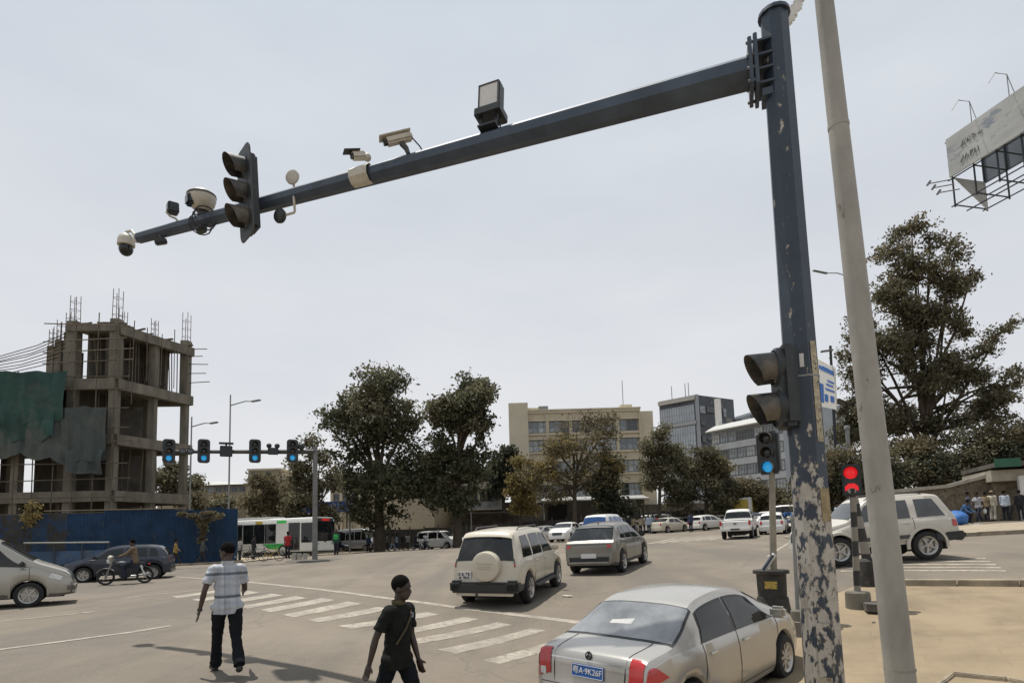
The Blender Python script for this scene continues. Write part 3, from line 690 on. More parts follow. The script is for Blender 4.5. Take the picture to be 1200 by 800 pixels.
MB().lathe([(0, .62), (.13, .62), (.2, .55), (.24, 0)], (0, 0, 0), 16).build('skirt', M_drum, t, .6)
xp, yp, zp = XY(935, 708, 66)
t = thing('footing_post', 'thin pale post in a small concrete stub left of the mast', 'post', (xp, yp, zp))
MB().lathe([(0, .45), (.10, .45), (.13, .42), (.14, .25), (.17, .24), (.18, -.1)], (0, 0, 0), 14).build('stub', M_conc, t, .5)
MB().tube([(0, 0, .4), tuple(Vector(PS(930, 606, 66))-Vector((xp, yp, zp)))], [.045, .04], 10).build('post', M_grey, t, .9)

# ---- litter on the paving
for i, (px, py, s, lab) in enumerate([(1028, 716, 62, 'dark flat chunk of broken concrete by the concrete block'), (1032, 724, 62, 'white crumpled litter beside the grey column'), (1104, 758, 90, 'small white strip of litter on the sandy paving'), (1144, 618, 22, 'white bag lying by the far kerb'), (665, 710, 45, 'flat white scrap lying on the asphalt behind the sedan')]):
    x, y, z = XY(px, py, s); mb = MB(); sc = (.30, .09, .10, .45, .17)[i]; rr = random.Random(i)
    if i in (0,):
        mb.prism([(-.3, -.16), (.28, -.18), (.34, .1), (-.1, .2), (-.32, .06)], (0, 0, 0), (1, 0, 0), (0, 1, 0), (0, 0, 1), .14)
    else:
        n = 9; P_ = [[(sc*(a/(n-1)-.5)*(1.6 if i in (2, 4) else 1), sc*.55*(b/(n-1)-.5), .012+sc*.25*abs(sin(a*1.9+b)*cos(b*1.3+a*.4))*(1 if i in (1, 3) else .25)) for b in range(n)] for a in range(n)]; mb.grid(P_)
    o = mb.build(['concrete_chunk', 'litter', 'litter', 'plastic_bag', 'litter'][i], M_concd if i == 0 else M_white, None, .9, loc=(x, y, z+.02)); tag(o, lab, ['rubble', 'litter', 'litter', 'bag', 'litter'][i]); o.rotation_euler = (0, 0, rr.uniform(-1, 1))
rb = random.Random(5)
for i in range(9):
    px, py = [(874, 691), (882, 688), (878, 697), (886, 694), (868, 688), (1034, 728), (1046, 727), (1024, 729), (890, 700)][i]
    x, y, z = XY(px, py, 66); s = rb.uniform(.07, .17) if i < 5 else rb.uniform(.03, .06); mb = MB(); mb.ell((0, 0, 0), (s, s*.8, s*.7), 7, 5)
    mb.v = [(a*(1+rb.uniform(-.2, .2)), b*(1+rb.uniform(-.2, .2)), c*(1+rb.uniform(-.2, .2))) for a, b, c in mb.v]
    o = mb.build('stone', M_concd if i % 2 else M_conc, None, .5, loc=(x, y, z+s*.4)); tag(o, 'rough stone in the small pile beside the drum' if i in (0, 1, 2, 3, 4, 8) else 'small stone in the dirt beside the concrete block', 'stone', 'stones by the drum' if i in (0, 1, 2, 3, 4, 8) else 'stones by the concrete block')
# broken edge of an inspection pit in the corner
pe = [Vector((*G(*p)[:2], 0)) for p in ((1092, 812), (1117, 792), (1182, 799), (1215, 806))]
kerb('pit_edge', [(p.x, p.y) for p in pe], .1, .06, M_kerb, .4)
# ================================================================ VEHICLES
def chaikin(p, n=1):
    for _ in range(n):
        q = [p[0]]
        for a, b in zip(p[:-1], p[1:]):
            q.append((a[0]*.75+b[0]*.25, a[1]*.75+b[1]*.25)); q.append((a[0]*.25+b[0]*.75, a[1]*.25+b[1]*.75))
        q.append(p[-1]); p = q
    return p
def ip(tab, x): return np.interp(x, [t[0] for t in tab], [t[1] for t in tab])
class Body:
    """car body: cross-sections lofted along x (0 = tail, L = nose)"""
    def __init__(s, sp, res=.07):
        s.sp = sp; pr = chaikin(sp['prof'], 2); xs = []
        for a, b in zip(pr[:-1], pr[1:]):
            n = max(1, int(hypot(b[0]-a[0], b[1]-a[1])/res)); xs += [a[0]+(b[0]-a[0])*i/n for i in range(n)]
        xs.append(pr[-1][0]); Ra = sp['r']+sp.get('gap', .055)
        for xc in sp['axles']: xs += [xc+Ra*cos(pi*k/14) for k in range(15)]+[xc-Ra-.004, xc+Ra+.004]
        xs = sorted(set(round(x, 4) for x in xs if 0 <= x <= sp['L'])); s.x = np.array([xs[0]]+[b for a, b in zip(xs[:-1], xs[1:]) if b-a > .0025])
        zt = ip(pr, s.x); zb = np.minimum(ip(sp['belt'], s.x), zt-.012); w = ip(sp['plan'], s.x); zl = ip(sp['sill'], s.x)
        for xc in sp['axles']:
            d = np.abs(s.x-xc); arch = sp['r']+np.sqrt(np.maximum(0, Ra**2-d**2)); zl = np.where(d < Ra, np.maximum(zl, arch), zl)
        zl = np.minimum(zl, zb-.05); s.zl = zl; s.w = w; s.zt = zt
        tum = sp.get('tumble', .42); Y = []; Z = []; fl = sp.get('flare', .0)
        arc = np.zeros_like(s.x)
        for xc in sp['axles']: arc = np.maximum(arc, np.clip(1-np.abs(np.abs(s.x-xc)-0)/(Ra+.12), 0, 1)**.5)
        for i in range(len(s.x)):
            l, b, t, ww = zl[i], zb[i], zt[i], w[i]; h = t-b; wb = ww*.955; wr = max(wb-tum*h, .3*ww); c = min(.075, .28*h); f = fl*arc[i]
            lm = l+.42*(b-l)
            Y.append([ww*.93+f, ww*.975+f, ww+f*.6, ww*.992, wb, wb-.012*min(1, h*4)-(wb-wr)*.04, (wb+wr)/2+.018*min(1, h*2), wr, wr*.93, wr*.55, 0])
            Z.append([l, l+.14*(b-l), lm, l+.78*(b-l), b, b+.05*h, b+.5*(h-c), t-c, t-.45*c, t-.08*c, t])
        Y = np.array(Y); Z = np.array(Z); s.Y = np.hstack([Y, -Y[:, -2::-1]]); s.Z = np.hstack([Z, Z[:, -2::-1]]); s.nv = s.Y.shape[1]
    def at(s, x, v):
        v = min(max(v, 0), s.nv-1.001); k = int(v); f = v-k
        y = np.interp(x, s.x, s.Y[:, k])*(1-f)+np.interp(x, s.x, s.Y[:, k+1])*f
        z = np.interp(x, s.x, s.Z[:, k])*(1-f)+np.interp(x, s.x, s.Z[:, k+1])*f
        return Vector((x-s.sp['L']/2, y, z))
    def nrm(s, x, v):
        a = s.at(min(x+.012, s.sp['L']), v)-s.at(max(x-.012, 0), v); b = s.at(x, v+.12)-s.at(x, v-.12); n = a.cross(b)
        if n.length < 1e-9: return Vector((0, 0, 1))
        n.normalize(); p = s.at(x, v); o = Vector((p.x*.55, p.y, p.z-.62))
        return n if n.dot(o) > 0 else -n
    def patch(s, mb, x0, x1, x2, x3, v0, v1, off, na=8, nb=6, mirror=False):
        """patch of the skin: bottom edge x0..x1 at v0, top edge x3..x2 at v1"""
        P = []
        for i in range(na+1):
            row = []
            for j in range(nb+1):
                f = j/nb; a = x0+(x3-x0)*f; b = x1+(x2-x1)*f; x = a+(b-a)*i/na; v = v0+(v1-v0)*f
                if mirror: v = s.nv-1-v
                row.append(tuple(s.at(x, v)+s.nrm(x, v)*off))
            P.append(row)
        mb.grid(P); return mb
    def xr(s, z):
        k = int(np.argmax(s.zt)); return float(np.interp(z, s.zt[:k+1], s.x[:k+1]))
    def xf(s, z):
        k = int(np.argmax(s.zt)); return float(np.interp(-z, -s.zt[k:], s.x[k:]))
    def mesh(s):
        mb = MB(); L = s.sp['L']; n = len(s.x); vs = []; fs = []
        for i in range(n):
            for k in range(s.nv): vs.append((s.x[i]-L/2, s.Y[i, k], s.Z[i, k]))
        for i in range(n-1):
            for k in range(s.nv-1): fs.append((i*s.nv+k, i*s.nv+k+1, (i+1)*s.nv+k+1, (i+1)*s.nv+k))
            fs.append((i*s.nv+s.nv-1, i*s.nv, (i+1)*s.nv, (i+1)*s.nv+s.nv-1))
        fs.append(tuple(range(s.nv))); fs.append(tuple((n-1)*s.nv+k for k in range(s.nv)))
        return mb.add(vs, fs)

def wheel_pair_mesh(r, wd, spokes=5, detail=True):
    R = Matrix.Rotation(pi/2, 3, 'X'); ty = MB(); n = 28 if detail else 16
    ty.lathe([(r*.60, wd*.42), (r*.66, wd*.5), (r*.90, wd*.5), (r*.975, wd*.40), (r, wd*.25), (r, -wd*.25), (r*.975, -wd*.4), (r*.9, -wd*.5), (r*.6, -wd*.5)], (0, 0, 0), n, R)
    rm = MB()
    rm.lathe([(r*.52, wd*.30), (r*.60, wd*.46), (r*.66, wd*.505), (r*.66, wd*.49), (r*.58, wd*.40), (r*.55, wd*.1), (0, wd*.1)], (0, 0, 0), n, R)
    rm.lathe([(0, wd*.44), (r*.11, wd*.43), (r*.15, wd*.36), (r*.15, wd*.1)], (0, 0, 0), 12, R)
    for k in range(spokes):
        a = 2*pi*k/spokes; q = Matrix.Rotation(a, 3, 'Y'); 
        p0 = q @ Vector((r*.12, -wd*.34, 0)); p1 = q @ Vector((r*.58, -wd*.37, 0)); rm.bar(p0, p1, r*.13 if spokes < 8 else r*.07, wd*.18)
    return ty, rm
CARPAINT = {}
def paint(name, col, rough=.32, metal=.0, dust=(.30, .26, .20)):
    return mat('paint_'+name, col, rough, metal, .04, 2.5, 0, coat=.35, dust=tuple(c*.92+d*.08 for c, d in zip(col, dust)), dust_lo=.4, dust_hi=.8)
P_silver = paint('silver', (.44, .425, .395), .26, .55); P_cream = paint('cream', (.52, .475, .385), .28); P_white = paint('white', (.62, .61, .58)); P_champ = paint('champagne', (.205, .193, .165), .3, .45)
P_beige = paint('beige', (.50, .46, .38)); P_navy = paint('navy', (.010, .016, .032), dust=(.12, .11, .09)); P_greyv = paint('van_grey', (.36, .345, .305), .32, .4); P_blue = paint('blue', (.04, .10, .26)); P_ivory = paint('ivory', (.50, .47, .41), .3)
M_plate = mat('plate_blue', (.015, .10, .34), .4, 0, .08, 20); M_platew = mat('plate_white', (.55, .55, .54), .5, 0, .1, 20)

SEDAN = dict(L=4.35, r=.305, axles=(.86, 3.44), tumble=.40,
  prof=[(0,.30),(.012,.5),(.04,.60),(.07,.72),(.105,.92),(.15,1.005),(.40,1.035),(.60,1.055),(.78,1.13),(1.25,1.385),(1.5,1.44),(2.05,1.465),(2.45,1.43),(2.68,1.36),(3.36,1.02),(3.5,.985),(3.95,.87),(4.2,.75),(4.30,.6),(4.35,.32)],
  belt=[(0,.6),(.12,.90),(.5,.965),(1.1,.955),(2.2,.925),(3.3,.90),(4.35,.62)], sill=[(0,.26),(.3,.22),(4.1,.2),(4.35,.24)],
  plan=[(0,.62),(.05,.72),(.14,.785),(.4,.825),(.9,.85),(3.2,.85),(3.8,.82),(4.1,.75),(4.28,.64),(4.35,.5)],
  rear=(.64,1.22), front=(2.70,3.32), win=[(1.18,1.98,1.98,1.30),(2.06,3.18,2.66,2.06)], doors=(1.16,2.02,3.18), hand=(1.36,2.22), lamp=(.70,.97), nose=(.62,.78))
SUV = dict(L=4.55, r=.375, axles=(.92,3.62), tumble=.30, flare=.02, gap=.07,
  prof=[(0,.36),(.02,.60),(.05,.66),(.075,.9),(.10,1.10),(.20,1.40),(.32,1.70),(.42,1.80),(.8,1.845),(2.0,1.86),(2.7,1.82),(2.85,1.76),(3.42,1.22),(3.5,1.16),(4.1,1.07),(4.4,.96),(4.5,.75),(4.55,.4)],
  belt=[(0,.66),(.08,1.02),(.5,1.13),(2,1.11),(3.3,1.09),(4.55,.7)], sill=[(0,.42),(.3,.38),(4.2,.38),(4.55,.44)],
  plan=[(0,.74),(.05,.82),(.2,.87),(.6,.89),(3.8,.89),(4.2,.84),(4.45,.74),(4.55,.62)],
  rear=(.115,.335), front=(2.90,3.40), win=[(.55,1.30,1.30,.72),(1.40,2.22,2.22,1.44),(2.30,3.22,2.80,2.30)], doors=(1.36,2.26,3.28), hand=(1.55,2.42), lamp=(.80,1.08), nose=(.72,.95))
CROSS = dict(L=4.62, r=.37, axles=(.90,3.62), tumble=.46, flare=.012,
  prof=[(0,.40),(.02,.62),(.05,.74),(.04,.86),(.07,1.00),(.17,1.10),(.52,1.38),(.74,1.54),(.88,1.59),(1.3,1.655),(2.0,1.69),(2.6,1.64),(2.8,1.57),(3.45,1.16),(3.6,1.10),(4.2,1.0),(4.5,.86),(4.58,.65),(4.62,.36)],
  belt=[(0,.7),(.10,1.05),(.6,1.13),(1.6,1.08),(3.3,1.02),(4.62,.7)], sill=[(0,.34),(.3,.3),(4.3,.28),(4.62,.34)],
  plan=[(0,.70),(.06,.82),(.2,.88),(.6,.915),(3.8,.91),(4.25,.86),(4.5,.74),(4.62,.58)],
  rear=(.22,.68), front=(2.84,3.42), win=[(.86,1.42,1.42,1.12),(1.50,2.22,2.22,1.52),(2.30,3.26,2.78,2.30)], doors=(1.20,2.26,3.28), hand=(1.5,2.45), lamp=(.90,1.0), nose=(.72,.9))
CROSS['prof'] = [(a, b) for a, b in CROSS['prof'] if (a, b) != (.04, .86)]
BOXSUV = dict(L=4.75, r=.385, axles=(.98,3.78), tumble=.26, flare=.03, gap=.08,
  prof=[(0,.50),(.02,.62),(.10,.66),(.13,.95),(.16,1.15),(.42,1.60),(.52,1.74),(.64,1.79),(1.2,1.82),(2.5,1.81),(2.78,1.76),(3.36,1.24),(3.5,1.17),(4.3,1.08),(4.62,.96),(4.70,.7),(4.75,.45)],
  belt=[(0,.64),(.13,1.05),(.5,1.13),(2,1.12),(3.3,1.11),(4.75,.72)], sill=[(0,.52),(.4,.46),(4.3,.44),(4.75,.5)],
  plan=[(0,.76),(.1,.83),(.3,.86),(.6,.87),(3.9,.87),(4.4,.84),(4.65,.76),(4.75,.66)],
  rear=(.18,.45), front=(2.86,3.36), win=[(.46,1.30,1.30,.74),(1.50,2.28,2.28,1.52),(2.38,3.24,2.84,2.38)], doors=(1.44,2.33,3.3), hand=(1.66,2.5), lamp=(.76,1.0), nose=(.75,.98))
_k = .865
for _n in ('prof', 'belt', 'sill', 'plan'): BOXSUV[_n] = [(a*_k, b) for a, b in BOXSUV[_n]]
BOXSUV.update(L=4.75*_k, axles=(.96, 3.24), rear=tuple(a*_k for a in BOXSUV['rear']), front=tuple(a*_k for a in BOXSUV['front']), win=[tuple(a*_k for a in q) for q in BOXSUV['win']], doors=tuple(a*_k for a in BOXSUV['doors']), hand=tuple(a*_k for a in BOXSUV['hand']))
VAN = dict(L=4.95, r=.33, axles=(1.0,3.95), tumble=.17, gap=.05,
  prof=[(0,.36),(.02,.6),(.04,.9),(.08,1.2),(.2,1.7),(.32,1.88),(.6,1.93),(2.5,1.93),(3.0,1.90),(3.25,1.82),(4.05,1.24),(4.2,1.17),(4.65,1.0),(4.82,.85),(4.9,.6),(4.95,.34)],
  belt=[(0,.7),(.08,1.0),(.4,1.10),(3,1.08),(4.0,1.05),(4.95,.66)], sill=[(0,.3),(.3,.26),(4.6,.26),(4.95,.3)],
  plan=[(0,.8),(.06,.87),(.2,.90),(4.0,.90),(4.5,.84),(4.8,.74),(4.95,.6)],
  rear=(.10,.26), front=(3.3,4.02), win=[(.35,1.55,1.55,.42),(1.7,2.75,2.75,1.7),(2.88,3.92,3.22,2.88)], doors=(1.62,2.80,3.95), hand=(1.85,3.0), lamp=(.75,1.05), nose=(.78,.98))
MINIBUS = dict(L=6.0, r=.35, axles=(1.5,4.9), tumble=.12, gap=.05,
  prof=[(0,.4),(.02,.8),(.05,1.6),(.1,2.3),(.22,2.5),(.6,2.55),(4.3,2.55),(4.6,2.46),(4.8,2.3),(5.3,1.42),(5.45,1.30),(5.85,1.05),(5.95,.75),(6,.38)],
  belt=[(0,.9),(.1,1.2),(4.6,1.2),(5.3,1.12),(6,.7)], sill=[(0,.34),(6,.34)],
  plan=[(0,.9),(.06,.96),(.2,.99),(5.2,.99),(5.6,.92),(5.9,.78),(6,.66)],
  rear=(.06,.09), front=(4.84,5.27), win=[(.5,1.9,1.9,.5),(2.0,3.2,3.2,2.0),(3.3,4.2,4.2,3.3),(4.3,5.15,4.78,4.3)], doors=(3.25,4.25,5.2), hand=(3.4,4.45), lamp=(.8,1.2), nose=(.85,1.08), wtop=6.55)
HATCH = dict(SEDAN); HATCH.update(L=3.95, axles=(.66,3.10), prof=[(0,.32),(.01,.55),(.05,.62),(.08,.85),(.12,.98),(.36,1.32),(.5,1.40),(.9,1.46),(1.8,1.47),(2.15,1.42),(2.4,1.34),(3.0,1.0),(3.15,.95),(3.6,.83),(3.85,.7),(3.92,.55),(3.95,.32)],
  belt=[(0,.6),(.12,.88),(.5,.94),(2,.92),(3.0,.89),(3.95,.6)], plan=[(0,.64),(.06,.76),(.2,.81),(.7,.83),(2.9,.83),(3.4,.79),(3.75,.7),(3.9,.6),(3.95,.5)], sill=[(0,.26),(3.95,.24)],
  rear=(.14,.34), front=(2.42,2.96), win=[(.42,.80,.80,.56),(.86,1.66,1.66,.90),(1.74,2.84,2.36,1.74)], doors=(.88,1.70,2.86), hand=(1.06,1.9), lamp=(.68,.92))

def car(name, label, cat, pos, heading, sp, pm, res=.09, detail=1, group=None, spokes=5, rim=None, plate=None, rails=False, cladding=None, spare=False, mirror_m=None, glass=None, z=None, lampm=None):
    """one car, built from its cross-sections; returns its Empty and body surface"""
    x, y = pos; M = frame_on_ground(x, y, head_dir(heading), z); t = thing(name, label, cat, M=M, group=group)
    B = Body(sp, res); L = sp['L']; gm = glass or M_glass; wm = max(sp['plan'], key=lambda q: q[1])[1]
    B.mesh().build('body', pm, t, .5)
    MB().box((0, 0, .42), (L-.5, wm*1.1, .40)).build('underbody', M_under, t)
    wt = sp.get('wtop', 6.72)
    for side in (False, True):
        for (a, b, c, d) in sp['win']:
            if detail > 1:
                e = .035; B.patch(MB(), a-e, b+e, c+e*.6, d-e, 4.75, wt+.12, .004, 12, 6, side).build('window_frame', M_black, t, .6)
            B.patch(MB(), a, b, c, d, 5.0, wt, .008, 10, 6, side).build('window', gm, t, .6)
    a, b = sp['rear']; n = B.nv-1
    vlo = 7.6 if detail > 1 else 7.5
    if detail > 1: B.patch(MB(), a-.03, b+.03, b+.03, a-.03, 7.05, n-7.05, .004, 10, 14).build('rear_window_seal', M_black, t, .6)
    B.patch(MB(), a, b, b, a, vlo, n-vlo, .009, 10, 14).build('rear_window', gm, t, .6)
    a, b = sp['front']
    B.patch(MB(), a, b, b, a, vlo, n-vlo, .009, 10, 14).build('windscreen', gm, t, .6)
    ty, rm = wheel_pair_mesh(sp['r'], .22, spokes, detail > 0)
    for ax in sp['axles']:
        for sd in (1, -1):
            wy = float(np.interp(ax, B.x, B.w))-.10
            o = ty.build('wheel', M_rubber, t, .7) if (ax == sp['axles'][0] and sd == 1) else None
            if o is None:
                o = w0.copy(); COL.objects.link(o); o.parent = t; r2 = r0_.copy(); COL.objects.link(r2); r2.parent = o
            else:
                w0 = o; r0_ = rm.build('rim', rim or M_alloy, o, .5)
            o.location = (ax-L/2, sd*wy, sp['r']); o.rotation_euler = (0, rnd.uniform(0, 1), 0 if sd < 0 else pi)
    z0, z1 = sp['lamp']; xa, xb = B.xr(z0), B.xr(z1)
    for side in (False, True):
        mb = MB(); B.patch(mb, xa, xb, xb, xa, 7.15, 8.35, .012, 8, 6, side); mb2 = B.patch(MB(), .02, .22, .30, .04, 3.1, 3.95, .012, 6, 4, side) if sp is SEDAN else None
        o = mb.build('taillight', lampm or M_red, t, .8)
        z2, z3 = sp['nose']; xc, xd = B.xf(z3), B.xf(z2)
        B.patch(MB(), xc, xd, xd, xc, 7.1, 8.6, .012, 8, 6, side).build('headlight', M_lamp, t, .8)
        sg = -1 if side else 1
        mx = sp['win'][-1][1]-.12-L/2; my = wm*.955+.08
        MB().box((mx, sg*(my+.03), ip(sp['belt'], sp['win'][-1][1])+.10), (.12, .20, .15)).build('mirror', mirror_m or pm, t, .8, bevel=.035)
        if detail > 0:
            for hx in sp['hand']:
                p = B.at(hx, 3.3 if not side else n-3.3); MB().box((p.x, p.y+sg*.012, p.z), (.17, .035, .03)).build('door_handle', pm if detail < 2 else M_chrome, t, bevel=.01)
            sm = MB()
            for dx in sp['doors']: B.patch(sm, dx-.006, dx+.006, dx+.006, dx-.006, .9, 5.0, .003, 1, 14, side)
            B.patch(sm, sp['doors'][0], sp['doors'][-1], sp['doors'][-1], sp['doors'][0], .86, .96, .003, 14, 1, side); sm.build('door_seam', M_under, t)
            if rails: MB().tube([B.at(sp['win'][0][3]+.2, 8.1 if not side else n-8.1)+Vector((0, 0, -.0)), B.at(sp['win'][0][3]+.35, 8.1 if not side else n-8.1)+Vector((0, 0, .07)), B.at(sp['win'][-1][2]-.3, 8.1 if not side else n-8.1)+Vector((0, 0, .07)), B.at(sp['win'][-1][2]-.1, 8.1 if not side else n-8.1)], .018, 8).build('roof_rail', M_trim, t, .8)
            if cladding:
                mb = MB(); ar = sp['r']+.10; xs0 = [0.02, sp['axles'][0]-ar, sp['axles'][0]+ar, sp['axles'][1]-ar, sp['axles'][1]+ar, L-.03]
                for q in (0, 2, 4): B.patch(mb, xs0[q], xs0[q+1], xs0[q+1], xs0[q], .02, cladding[1] if q == 2 else cladding[2] if len(cladding) > 2 else 1.5, .012, 10, 3, side)
                mb.build('side_cladding', cladding[0], t, .6)
    # bumper insert, grille, plate
    xr_ = B.xr(sp['prof'][2][1])
    zg0, zg1 = sp['nose'][0]-.12, sp['nose'][1]-.06
    B.patch(MB(), B.xf(zg1), B.xf(zg0), B.xf(zg0), B.xf(zg1), 8.75, n-8.75, .010, 5, 6).build('grille', M_black, t, .6)
    if plate:
        pc, pz_, pw, ph = plate; xx = B.xr(pz_); nn = B.nrm(xx, 10); e = Vector((0, -1, 0)); u = e.cross(nn).normalized()
        if u.z < 0: u = -u
        p = B.at(xx, 10)
        po = MB().prism([(-pw/2, -ph/2), (pw/2, -ph/2), (pw/2, ph/2), (-pw/2, ph/2)], p+nn*.012, e, u, nn, .008).build('number_plate', pc, t)
    return t, B
def lettering(txt, name, m, parent, o, ex, ey, size, depth=.002, align='CENTER'):
    c = bpy.data.curves.new(name, 'FONT'); c.body = txt; c.size = size; c.align_x = align; c.align_y = 'CENTER'; c.extrude = depth
    ob = bpy.data.objects.new(name, c); COL.objects.link(ob); bpy.context.view_layer.update()
    me = bpy.data.meshes.new_from_object(ob.evaluated_get(bpy.context.evaluated_depsgraph_get())); COL.objects.unlink(ob); bpy.data.objects.remove(ob)
    ex = Vector(ex).normalized(); ey = Vector(ey).normalized(); ez = ex.cross(ey); me.materials.clear(); me.materials.append(m); o = Vector(o)
    me.transform(Matrix(((ex.x, ey.x, ez.x, o.x), (ex.y, ey.y, ez.y, o.y), (ex.z, ey.z, ez.z, o.z), (0, 0, 0, 1))))
    r = bpy.data.objects.new(name, me); COL.objects.link(r); r.parent = parent; return r

def glyphs(name, n, w, h, parent, o, ex, m, seed, gap=.35):
    """strokes of lettering too small to read in the photo"""
    r = random.Random(seed); mb = MB(); x = 0; ex = Vector(ex); st = w/n; nrm = ex.cross(Vector((0, 0, 1)))
    for i in range(n):
        if r.random() < .12: continue
        cw_ = st*(1-gap); b = Vector(o)+ex*(st*i)
        for k in range(r.choice((2, 3, 3, 4))):
            p = [(0, 0), (0, 1), (1, 0), (1, 1), (.5, 1), (.5, 0), (0, .5), (1, .5)]; a, c = r.sample(p, 2)
            mb.bar(b+ex*(a[0]*cw_)+Vector((0, 0, a[1]*h)), b+ex*(c[0]*cw_)+Vector((0, 0, c[1]*h)), max(.03, st*.16), .02)
    return mb.build(name, m, parent)
# ---- silver saloon in the foreground
hd = 45; rc_ = Vector(PS(698, 876, 101)); f_ = head_dir(hd); pc_ = rc_+f_*2.17
t, B = car('parked_car', 'silver saloon close by the kerb with a blue number plate', 'car', (pc_.x, pc_.y), hd, SEDAN, P_silver, .05, 2, spokes=9, rim=M_alloy)
t.scale = (1.06,)*3
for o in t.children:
    if o.name.startswith('rear_window') and 'seal' not in o.name: o.data.materials[0] = mat('rear_glass_painted_sky', (.17, .175, .18), .10, .0, .45, 1.6, spec=1., coat=1.)  # pale base colour holds a painted sky reflection as well as dust
n = B.nv-1
# big corner lamps wrapping on to the wings
for o in [c for c in t.children if c.name.startswith('taillight')]: bpy.data.objects.remove(o)
for side in (False, True):
    mb = MB(); B.patch(mb, B.xr(.67), B.xr(.985), B.xr(.995), B.xr(.72), 7.02, 8.45, .010, 10, 8, side); B.patch(mb, B.xr(.64), .40, .17, B.xr(.99), 3.0, 4.35, .010, 12, 6, side)
    lt = mb.build('taillight', M_red, t, .8)
    B.patch(MB(), B.xr(.70), B.xr(.78), B.xr(.78), B.xr(.70), 7.4, 8.2, .015, 4, 4, side).build('reverse_lamp', M_lamp, lt, .8)
def rear_pt(Bd, z, y):
    x = Bd.xr(z); w7 = abs(float(np.interp(x, Bd.x, Bd.Y[:, 8]))); q = 10-min(2., abs(y)/max(w7, .1)*2); p = Bd.at(x, q); nn = Bd.nrm(x, 10); return Vector((p.x, y, p.z)), nn
p, nn = rear_pt(B, .80, 0); ex = Vector((0, -1, 0)); nn = Vector((nn.x, 0, nn.z)).normalized(); ey = nn.cross(ex); ey = ey if ey.z > 0 else -ey
pl_ = MB().prism([(-.22, -.07), (.22, -.07), (.22, .07), (-.22, .07)], p+nn*.006, ex, ey, nn, .012).build('number_plate', M_plate, t, bevel=.004)
lettering('粤A·9K26F', 'plate_lettering', M_white, pl_, p+nn*.021+ey*-.0, ex, ey, .088)
mb = MB()
for a, b in (((-.21, .062), (.21, .062)), ((-.21, -.062), (.21, -.062)), ((-.213, -.06), (-.213, .06)), ((.213, -.06), (.213, .06))): mb.bar(p+nn*.0195+ex*a[0]+ey*a[1], p+nn*.0195+ex*b[0]+ey*b[1], .005)
mb.build('plate_border', M_white, pl_)
B.patch(MB(), B.xr(.90), B.xr(.918), B.xr(.918), B.xr(.90), 8.5, n-8.5, .012, 2, 10).build('boot_trim', M_chrome, t, .6)
p, nn2 = rear_pt(B, .965, 0); lg = MB().lathe([(.030, .008), (.046, .008), (.048, 0)], p+nn*.01+Vector((0, 0, -.0)), 16, Vector(nn).to_track_quat('Z', 'Y').to_matrix())
for k in range(3):
    a = pi/2+k*2*pi/3; lg.bar(p+nn*.016, p+nn*.016+ex*cos(a)*.035+ey*sin(a)*.035, .016)
lg.build('badge', M_darkm, t, .6)
p, _ = rear_pt(B, .93, .52); lettering('CROWN', 'boot_lettering', M_trim, t, p+nn*.02, ex, ey, .034) if False else None
B.patch(MB(), .03, .13, .12, .05, 8.9, n-8.9, .004, 4, 6)
sm = MB(); B.patch(sm, B.xr(.62), B.xr(.628), B.xr(.628), B.xr(.62), 7.2, n-7.2, .003, 1, 14)
for side in (False, True): B.patch(sm, B.xr(.62), .62, .62, B.xr(.70), 8.62, 8.66, .003, 14, 1, side)
sm.build('boot_seam', M_under, t)
# paper on the parcel shelf is seen through the rear glass as a pale sheet: stuck inside the window
B.patch(MB(), .84, .90, .95, .86, 9.45, 10.2, .0105, 3, 3).build('paper_sheet', mat('faded_paper', (.38, .38, .37), .5), [c for c in t.children if c.name.startswith('rear_window') and 'seal' not in c.name][0], .6)
# wheel-arch lining and antenna base
# ---- cream off-roader with a spare wheel
c = (Vector(PS(584, 705, 46))); f_ = head_dir(19); pc_ = c+f_*1.35
t, B = car('off_road_car', 'cream off road car with a covered spare wheel on its tail', 'car', (pc_.x, pc_.y), 19, SUV, P_cream, .06, 1, spokes=6, rails=True, cladding=(M_trim, 1.0, 1.35), rim=M_alloy)
n = B.nv-1; R_ = Matrix.Rotation(-pi/2, 3, 'Y'); xx = -SUV['L']/2
sw = MB().lathe([(0, .13), (.28, .125), (.345, .10), (.365, .05), (.365, -.10), (.3, -.12)], (xx+.03, -.06, 1.0), 32, R_).build('spare_wheel_cover', P_cream, t, .6)
mb = MB()
for z, w2 in ((1.06, .21), (.99, .16), (.94, .19)): mb.bar((xx-.102, -.06-w2, z), (xx-.102, -.06+w2, z+.03), .008, .012)
mb.build('cover_lettering', M_champ if False else mat('cover_print', (.36, .33, .27), .6), sw)
MB().box((xx+.02, 0, .50), (.22, 1.74, .26)).build('rear_bumper', M_black, t, bevel=.05)
for sg in (1, -1):
    MB().box((xx+.06, sg*.72, .52), (.30, .34, .30)).build('bumper_corner', M_black, t, bevel=.06)
    MB().box((-.1, sg*.93, .40), (1.9, .14, .05)).build('side_step', M_trim, t, bevel=.015)
for o in [c for c in t.children if c.name.startswith('taillight')]: bpy.data.objects.remove(o)
for side in (False, True):
    lt = B.patch(MB(), B.xr(.98), B.xr(1.22), B.xr(1.22), B.xr(.98), 7.02, 7.75, .012, 8, 6, side).build('taillight', M_trim, t, .8)
    B.patch(MB(), B.xr(1.0), B.xr(1.07), B.xr(1.07), B.xr(1.0), 7.05, 7.72, .018, 5, 5, side).build('lamp_lens', M_red, lt, .8)
lh = B.patch(MB(), .40, .46, .46, .40, 9.3, 10.3, .018, 2, 4).build('high_brake_light', M_red, t, .8)
